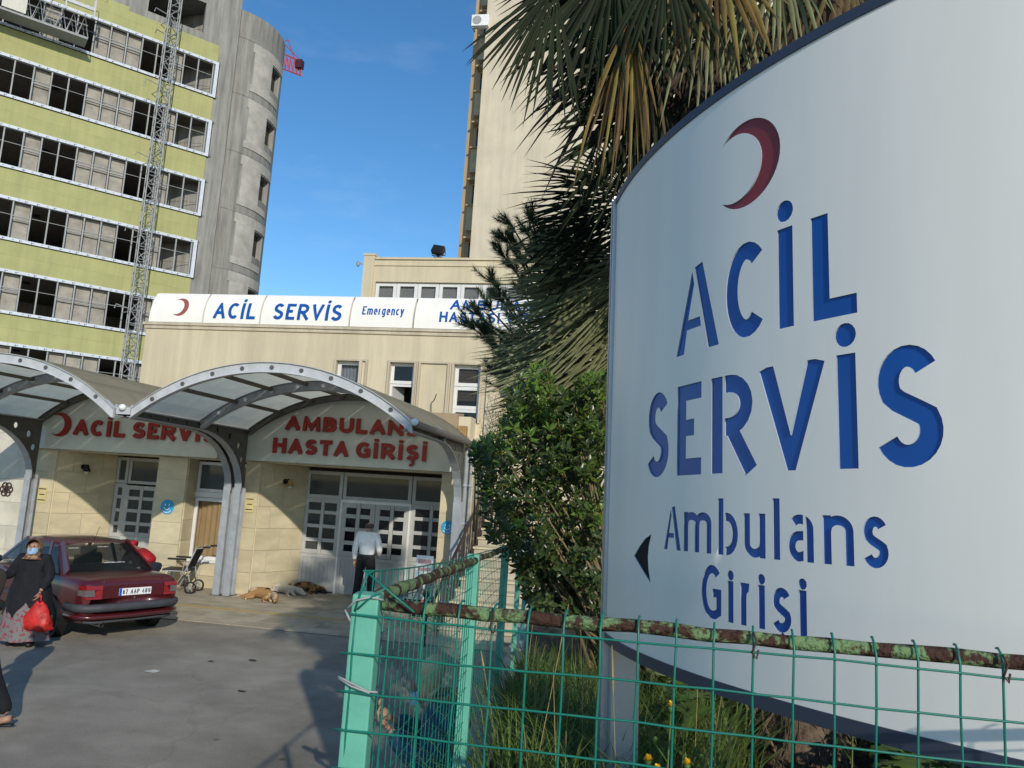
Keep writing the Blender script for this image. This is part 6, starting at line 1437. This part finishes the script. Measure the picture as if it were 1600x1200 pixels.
# --- sleeping dogs
def dog(px, py, rz, label, m, s, curl=0.0, flip=1, ear=None):
    p = onZ(px, py, .012); t = thing('dog', label, 'dog', p, R(rz), 'sleeping dogs by the ambulance door'); f = flip
    P_ = [V(.0, 0, .115), V(.22, 0, .135), V(.46, -.02 * curl, .135), V(.60, -.06 * curl - .01, .115), V(.71, -.16 * curl - .03, .085), V(.79, -.24 * curl - .05, .062), V(.86, -.31 * curl - .06, .048),
          V(.45, -.10 * f, .075), V(.43, -.22 * f, .05), V(.53, -.34 * f, .030), V(.60, -.38 * f, .026), V(.50, -.09 * f, .10), V(.56, -.20 * f, .055), V(.68, -.27 * f, .03),
          V(.02, -.09 * f, .08), V(.15, -.21 * f, .06), V(.02, -.30 * f, .040), V(.12, -.37 * f, .026), V(-.02, -.08 * f, .12), V(.08, -.20 * f, .10), V(-.06, -.27 * f, .045), V(.03, -.35 * f, .028),
          V(-.12, .02, .07), V(-.24, -.05 * f, .035), V(-.34, -.15 * f, .022)]
    e = [(0, 1), (1, 2), (2, 3), (3, 4), (4, 5), (5, 6), (2, 7), (7, 8), (8, 9), (9, 10), (2, 11), (11, 12), (12, 13), (0, 14), (14, 15), (15, 16), (16, 17), (0, 18), (18, 19), (19, 20), (20, 21), (0, 22), (22, 23), (23, 24)]
    r = [(.105, .105), (.118, .118), (.128, .128), .082, .072, .044, .030, .062, .036, .024, .026, .055, .034, .026, .075, .05, .026, .026, .07, .046, .026, .026, .036, .024, .014]
    o = skin('body', [q * s for q in P_], e, [tuple(x * s for x in q) if isinstance(q, tuple) else q * s for q in r], m, t, root=1)
    hd = P_[4] * s; q = MB()
    for k in (-1, 1):
        b0 = hd + V(-.02, .045 * k, .05) * s; q.add([b0 + V(-.02, -.02, 0) * s, b0 + V(.02, .02, 0) * s, b0 + V(-.03, .03 * k, .035) * s, b0 + V(-.07, .05 * k, -.01) * s], [(0, 1, 2), (0, 2, 3), (1, 3, 2)])
    q.build('ear', ear or m, t, local=True); q = MB(); q.ball(P_[6] * s + V(.022, -.012, .006) * s, .014 * s, 8, 6); q.build('nose', black, t, True, local=True); return t
dog_b = mat('tan_fur', (.34, .19, .075), .9, col2=(.16, .085, .035), scale=7, bump=.3, bscale=90); dog_w = mat('cream_fur', (.58, .52, .42), .9, .10, 6, .3, 90)
dog_k = mat('black_tan_fur', (.30, .16, .05), .9, col2=(.035, .028, .022), scale=4.5, thresh=.52, bump=.3, bscale=90)
d1 = dog(397, 934, -14, 'brown and white dog curled asleep, leftmost beside the stone pier', mat('tan_white_fur', (.36, .20, .08), .9, col2=(.50, .42, .32), scale=5.5, thresh=.42, bump=.3, bscale=90), .98, 1.0, 1, dog_b)
q = MB(); q.tube([V(.585 + .012 * math.cos(R(a)) - .02, -.05 + .083 * math.cos(R(a)), .113 + .083 * math.sin(R(a))) * .98 for a in range(0, 361, 24)], .012, 6); q.build('collar', black, d1, True, local=True)
dog(432, 926, -8, 'cream white dog asleep in the middle of the three', dog_w, .92, .2, 1)
dog(466, 923, -6, 'black and tan dog asleep rightmost against the ambulance door', dog_k, .90, .3, 1, hair_d)

# --- transport chair by the curtained window
wc_o = onZ(283, 925, .012); wc = thing('transport_chair', 'empty black wheeled chair with grey tubes parked under the curtained window', 'wheelchair', wc_o, R(12))
def wt(name, m, fn, sm=True): q = MB(); fn(q); return q.build(name, m, wc, sm, local=True)
for y in (-.22, .22):
    wt('side_frame', galv, lambda q: (q.tube([V(.30, y, .95), V(.10, y, .42), V(-.08, y, .12)], .014, 8), q.tube([V(-.34, y, .12), V(-.30, y, .44), V(.12, y, .44)], .013, 8), q.tube([V(.14, y, .52), V(.26, y, .12)], .013, 8), q.tube([V(.28, y, .90), V(.48, y, .94)], .013, 8)))
    wt('armrest', black, lambda q: q.box((-.08, y, .68), (.36, .05, .035)), False); wt('armrest_strut', galv, lambda q: q.tube([V(.06, y, .44), V(.08, y, .67)], .011, 6)); wt('push_grip', rubber, lambda q: q.tube([V(.42, y, .94), V(.56, y, .95)], .020, 8))
    for x, r in ((.25, .125), (-.28, .10)):
        o = wt('wheel', rubber, lambda q: q.tube([V(x + (r - .018) * math.cos(R(a)), y, r + (r - .018) * math.sin(R(a))) for a in range(0, 361, 20)], .018, 6)); q = MB(); q.disc((x, y, r), (0, 1, 0), .028, .04, 10)
        for a in range(0, 360, 60): q.tube([V(x, y, r), V(x + (r - .02) * math.cos(R(a)), y, r + (r - .02) * math.sin(R(a)))], .006, 4)
        q.build('hub', galv, o)
wt('seat', mat('dark_vinyl', (.03, .026, .024), .6), lambda q: q.box((-.10, 0, .455), (.50, .44, .04)), False)
wt('backrest', blk_coat, lambda q: q.add([V(.135, -.20, .52), V(.135, .20, .52), V(.29, .20, .92), V(.29, -.20, .92), V(.155, -.20, .51), V(.155, .20, .51), V(.31, .20, .91), V(.31, -.20, .91)], [(0, 1, 2, 3), (7, 6, 5, 4), (0, 4, 5, 1), (1, 5, 6, 2), (2, 6, 7, 3), (3, 7, 4, 0)]), False)
wt('footrest', galv, lambda q: (q.box((-.44, 0, .10), (.14, .38, .02)), q.tube([V(-.36, -.18, .42), V(-.44, -.18, .10)], .010, 6), q.tube([V(-.36, .18, .42), V(-.44, .18, .10)], .010, 6)), False)
wt('cross_brace', galv, lambda q: (q.tube([V(.02, -.22, .40), V(.02, .22, .14)], .010, 6), q.tube([V(.02, .22, .40), V(.02, -.22, .14)], .010, 6)))

# --- warning stand at the foot of the stair
wp = onZ(658, 962, .012); ws_ = thing('warning_stand', 'white notice board with red lettering on a red and white post stand', 'sign', wp)
q = MB(); q.tube([wp, wp + V(0, 0, .05), wp + V(0, 0, .10)], [.21, .20, .09], 20); q.build('base', rubber, ws_, True)
for k in range(6): q = MB(); q.tube([wp + V(0, 0, .10 + .10 * k), wp + V(0, 0, .198 + .10 * k)], .045 - .003 * k, 14); q.build('post_band', white_p if k % 2 == 0 else sign_red, ws_, True)
q = MB(); q.box(wp + V(0, -.02, .91), (.34, .02, .44)); q.build('board', white_p, ws_, bevel=.004)
q = MB()
for r_, (z, n, h) in enumerate(((1.02, 7, .075), (.87, 8, .055))):
    for i in range(n): x = wp.x - .13 + .26 * (i + .5) / n; w_ = .26 / n * .36; q.span((x - w_, wp.y - .034, wp.z + z - h / 2), (x - w_ * .35, wp.y - .031, wp.z + z + h / 2)); q.span((x + w_ * .35, wp.y - .034, wp.z + z - h / 2), (x + w_, wp.y - .031, wp.z + z + h / 2)); q.span((x - w_ * .35, wp.y - .034, wp.z + z + (h / 2 - .014 if i % 2 else -h / 2)), (x + w_ * .35, wp.y - .031, wp.z + z + (h / 2 if i % 2 else -h / 2 + .014)))
tag(q.build('red_print', mat('print_red', (.55, .05, .03), .6), ws_), kind='stuff')
# ------------------------------------------------------------------ old red saloon car
CR0 = (onZ(130, 1010) + onZ(254, 984)) / 2; RZC = R(64); hd_ = V(-math.sin(RZC), math.cos(RZC), 0)
car = thing('saloon_car', 'old dark red saloon car stopped before the walk-in entrance, seen from behind', 'car', CR0 + hd_ * 1.95, RZC)
car.scale = (.93, .93, .91)
paint = mat('dark_red_paint', (.075, .008, .011), .32, .06, 3, coat=.6, spec=.5); plastic = mat('grey_bumper', (.055, .058, .064), .6, .1, 8); tail_r = mat('tail_red', (.26, .010, .009), .25, .05, spec=.6); tail_g = mat('tail_smoke', (.14, .12, .12), .25); chrome = mat('chrome', (.5, .5, .5), .25, metal=.9); carglass = glass('car_glass', (.010, .014, .014), .72, .03)
ST = [(-2.16, .80, .66, .42), (-2.145, .915, .745, .30), (-2.08, .965, .79, .24), (-1.75, .985, .825, .21), (-1.25, .975, .842, .20), (-.6, .94, .848, .20), (.3, .92, .848, .20), (1.0, .915, .845, .20), (1.35, .89, .838, .20), (1.8, .815, .815, .22), (2.08, .735, .765, .26), (2.15, .62, .68, .36)]
def ring(y, zt, w, zb):
    m_ = (zb + zt) / 2; h = [(0, zt + .012), (w * .55, zt + .006), (w * .86, zt - .012), (w * .955, zt - .055), (w * .985, zt - .16), (w, m_ + .05), (w * .99, m_ - .10), (w * .965, zb + .10), (w * .88, zb + .01), (0, zb)]
    return [V(x, y, z) for x, z in h] + [V(-x, y, z) for x, z in h[-2:0:-1]]
q = MB(); rg = [ring(*s) for s in ST]; n = len(rg[0])
q.add([p for r_ in rg for p in r_], [(j * n + i, j * n + (i + 1) % n, (j + 1) * n + (i + 1) % n, (j + 1) * n + i) for j in range(len(rg) - 1) for i in range(n)] + [tuple(range(n)), tuple((len(rg) - 1) * n + i for i in range(n))[::-1]])
bdy = q.build('body', paint, car, True, local=True)
sbs = bdy.modifiers.new('round', 'SUBSURF'); sbs.levels = 1; sbs.render_levels = 1
def cbuild(name, m, fn, parent=car, sm=False, bev=0.0):
    q = MB(); fn(q); return q.build(name, m, parent, sm, local=(parent is car), bevel=bev)
# greenhouse
Bz, Tz = .945, 1.415
base = [(-1.42, .66, .975), (-1.30, .745, .955), (-.55, .765, .945), (.30, .765, .93), (1.02, .745, .92), (1.14, .64, .915)]
roof = [(-.78, .50, 1.385), (-.70, .565, 1.392), (-.45, .585, 1.412), (.20, .585, 1.412), (.42, .565, 1.398), (.50, .50, 1.388)]
def roofm(q):
    rows = []
    for y, w, z in [(-.82, .49, 1.365)] + roof + [(.54, .49, 1.368)]: rows.append([V(-w - .015, y, z - .035), V(-w, y, z), V(-w * .6, y, z + .022), V(0, y, z + .03), V(w * .6, y, z + .022), V(w, y, z), V(w + .015, y, z - .035)])
    k = 7; q.add([p for r_ in rows for p in r_], [(j * k + i, j * k + i + 1, (j + 1) * k + i + 1, (j + 1) * k + i) for j in range(len(rows) - 1) for i in range(k - 1)])
cbuild('roof', paint, roofm, sm=True)
def pil(q, a, b_, w, t=.03):
    for s in (-1, 1): q.bar(V(a[0] * s, a[1], a[2]), V(b_[0] * s, b_[1], b_[2]), w, t, (s, 0, .4))
for a_, b_, w_ in (((.70, -1.38, .96), (.545, -.74, 1.385), .17), ((.762, -.10, .93), (.583, -.13, 1.40), .07), ((.735, 1.06, .915), (.555, .47, 1.385), .06), ((.755, -.82, .94), (.575, -.52, 1.40), .06)):
    for s in (-1, 1): cbuild('pillar', paint, lambda q: q.bar(V(a_[0] * s, a_[1], a_[2]), V(b_[0] * s, b_[1], b_[2]), w_, .03, (s, 0, .4)))
cbuild('rear_window', carglass, lambda q: q.quad(V(-.66, -1.425, .982), V(.66, -1.425, .982), V(.525, -.835, 1.372), V(-.525, -.835, 1.372)))
cbuild('windscreen', carglass, lambda q: q.quad(V(.70, 1.16, .93), V(-.70, 1.16, .93), V(-.52, .545, 1.375), V(.52, .545, 1.375)))
for s in (-1, 1):
    for y0, y1, ya, yb in ((-1.28, -.86, -.74, -.56), (-.80, -.13, -.50, -.16), (-.06, .98, -.09, .42)): cbuild('side_window', carglass, lambda q: q.quad(V(.768 * s, y0, .955), V(.768 * s, y1, .945), V(.592 * s, yb, 1.375), V(.592 * s, ya, 1.375)))
    for y, r_ in ((-1.30, .29), (1.26, .29)):
        x = .74 * s; cbuild('wheel_arch', black, lambda q: q.tube([V(.70 * s, y, .30), V(.852 * s, y, .30)], .345, 26))
        wl_ = cbuild('wheel', rubber, lambda q: q.tube([V(.68 * s, y, .285), V(.69 * s, y, .285), V(.845 * s, y, .285), V(.862 * s, y, .285)], [.255, .285, .285, .255], 28), sm=False)
        q = MB(); q.tube([V(.855 * s, y, .285), V(.866 * s, y, .285)], .195, 20); o = q.build('rim', galv, wl_); q = MB(); q.tube([V(.864 * s, y, .285), V(.872 * s, y, .285)], .06, 12); q.build('hub_cap', steel_dk, wl_)
    cbuild('side_trim', plastic, lambda q: q.box((.848 * s, -.02, .50), (.02, 1.95, .06)))
    for y in (-.62, .30): cbuild('door_handle', black, lambda q: q.box((.842 * s, y, .80), (.03, .16, .035)), bev=.005)
    cbuild('wing_mirror', black, lambda q: (q.box((.86 * s, .86, .99), (.16, .08, .11)), q.box((.79 * s, .88, .955), (.06, .04, .04))), bev=.015)
    def tl(q, x0, x1, z0, z1, w=.10):
        q.add([V(x0 * s, -2.192, z0), V(x1 * s, -2.165, z0), V(x1 * s, -2.150, z1), V(x0 * s, -2.180, z1), V((x1 + .050) * s, -2.02, z0 + .01), V((x1 + .050) * s, -2.02, z1 - .005), V(x0 * s, -2.05, z0), V(x0 * s, -2.05, z1)], [(0, 1, 2, 3), (1, 4, 5, 2), (3, 2, 5, 7), (0, 6, 4, 1), (0, 3, 7, 6)])
    cbuild('tail_light', tail_r, lambda q: tl(q, .50, .735, .80, .86)); cbuild('tail_light', tail_g, lambda q: tl(q, .615, .742, .70, .797)); cbuild('tail_light', tail_r, lambda q: tl(q, .50, .612, .70, .797)); cbuild('tail_light', tail_r, lambda q: tl(q, .50, .735, .655, .697))
    cbuild('headlight', chrome, lambda q: q.box((.55 * s, 2.12, .62), (.34, .06, .12)), bev=.01)
cbuild('bumper', plastic, lambda q: q.tube([V(-.83, -1.75, .52), V(-.80, -2.06, .52), V(-.70, -2.19, .52), V(-.35, -2.225, .52), V(.35, -2.225, .52), V(.70, -2.19, .52), V(.80, -2.06, .52), V(.83, -1.75, .52)], .052, 8, flat=1.25, up=(0, 0, 1)), sm=True)
cbuild('bumper', plastic, lambda q: q.tube([V(-.80, 1.8, .46), V(-.74, 2.12, .46), V(-.3, 2.20, .46), V(.3, 2.20, .46), V(.74, 2.12, .46), V(.80, 1.8, .46)], .05, 8, flat=1.3, up=(0, 0, 1)), sm=True)
cbuild('rear_valance', paint, lambda q: q.tube([V(-.80, -1.8, .40), V(-.76, -2.05, .39), V(-.62, -2.15, .38), V(0, -2.175, .375), V(.62, -2.15, .38), V(.76, -2.05, .39), V(.80, -1.8, .40)], .085, 8, flat=.5), sm=True)
cbuild('valance_strip', plastic, lambda q: q.tube([V(-.70, -2.10, .305), V(-.55, -2.15, .295), V(.55, -2.15, .295), V(.70, -2.10, .305)], .022, 6), sm=True)
cbuild('exhaust_pipe', chrome, lambda q: (q.tube([V(-.45, -1.8, .25), V(-.45, -2.20, .25)], .035, 12, cap=False), q.tube([V(-.45, -2.2, .25), V(-.45, -1.9, .25)], .030, 12, cap=False)), sm=True)
cbuild('boot_lid_gap', black, lambda q: (q.bar(V(-.485, -2.168, .65), V(-.47, -2.13, .935), .012, .006), q.bar(V(.485, -2.168, .65), V(.47, -2.13, .935), .012, .006), q.bar(V(-.66, -1.50, .992), V(.66, -1.50, .992), .012, .008)))
cbuild('plate_recess', paint, lambda q: q.box((0.0, -2.160, .755), (.985, .034, .205)), bev=.008)
pz = .745; plt = cbuild('number_plate', white_p, lambda q: q.box((0.02, -2.186, pz), (.52, .008, .112)))
q = MB(); q.box((-.220, -2.1905, pz), (.038, .002, .110)); q.build('blue_band', mat('plate_blue', (.01, .08, .45), .4), plt)
fnp = lambda x, z, d: (x, -2.190 - d, z)
for s_, x0, x1 in (('67', -.185, -.105), ('AAP', -.060, .085), ('489', .130, .265)):
    for c, pl in layout(s_, x0, x1, pz - .036, pz + .036, .0125, .20): q = MB(); solid(pl, fnp, .0015, mb=q); q.build('plate_letter', black, plt)
cbuild('boot_lock', chrome, lambda q: q.disc((.02, -2.17, .645), (0, 1, 0), .016, .02, 10))
dr_ = (V(0, -.835, 1.372) - V(0, -1.425, .982)).normalized(); nr_ = V(0, -dr_.z, dr_.y)
def rw_(x, t, d=.004): return V(x, -1.425, .982) + dr_ * t + V(0, -dr_.z, dr_.y) * d
def marks(q, x0, x1, t, h, n):                        # small white window lettering, too small to read
    for i in range(n):
        xa = x0 + (x1 - x0) * i / n; xb = xa + (x1 - x0) / n * .62; k = h * (.7 + .3 * ((i * 7) % 3) / 2); w = (xb - xa) * .3
        q.quad(rw_(xa, t), rw_(xa + w, t), rw_(xa + w, t + k), rw_(xa, t + k)); q.quad(rw_(xb - w, t), rw_(xb, t), rw_(xb, t + k * .8), rw_(xb - w, t + k * .8)); q.quad(rw_(xa + w, t + k * .35), rw_(xb - w, t + k * .35), rw_(xb - w, t + k * .55), rw_(xa + w, t + k * .55))
q = MB(); marks(q, -.06, .30, .20, .030, 11); q.build('window_print', white_p, [o for o in bpy.data.objects if o.name.startswith('rear_window')][0]); 
q = MB(); marks(q, -.50, -.33, .60, .028, 6); q.build('window_print', white_p, [o for o in bpy.data.objects if o.name.startswith('rear_window')][0])
q = MB(); marks(q, -.02, .16, .62, .026, 7); q.build('window_print', white_p, [o for o in bpy.data.objects if o.name.startswith('rear_window')][0])
seat_m = mat('car_seat', (.05, .05, .055), .9)
for x in (-.34, .34):
    cbuild('front_seat', seat_m, lambda q: (q.box((x, .10, .85), (.46, .14, .50)), q.box((x, .12, 1.17), (.26, .10, .16)), q.box((x, .38, .62), (.48, .5, .16))), bev=.03)
cbuild('rear_seat', seat_m, lambda q: (q.box((0, -.80, .80), (1.2, .16, .46)), q.box((0, -1.15, .93), (1.3, .6, .04))), bev=.03)
cbuild('steering_wheel', black, lambda q: q.tube([V(-.34 + .18 * math.cos(R(a)), .66 + .04 * math.sin(R(a)), .90 + .17 * math.sin(R(a))) for a in range(0, 361, 24)], .015, 6))
cbuild('aerial', black, lambda q: q.tube([V(.0, -.70, 1.42), V(.0, -.85, 1.68)], .004, 4))
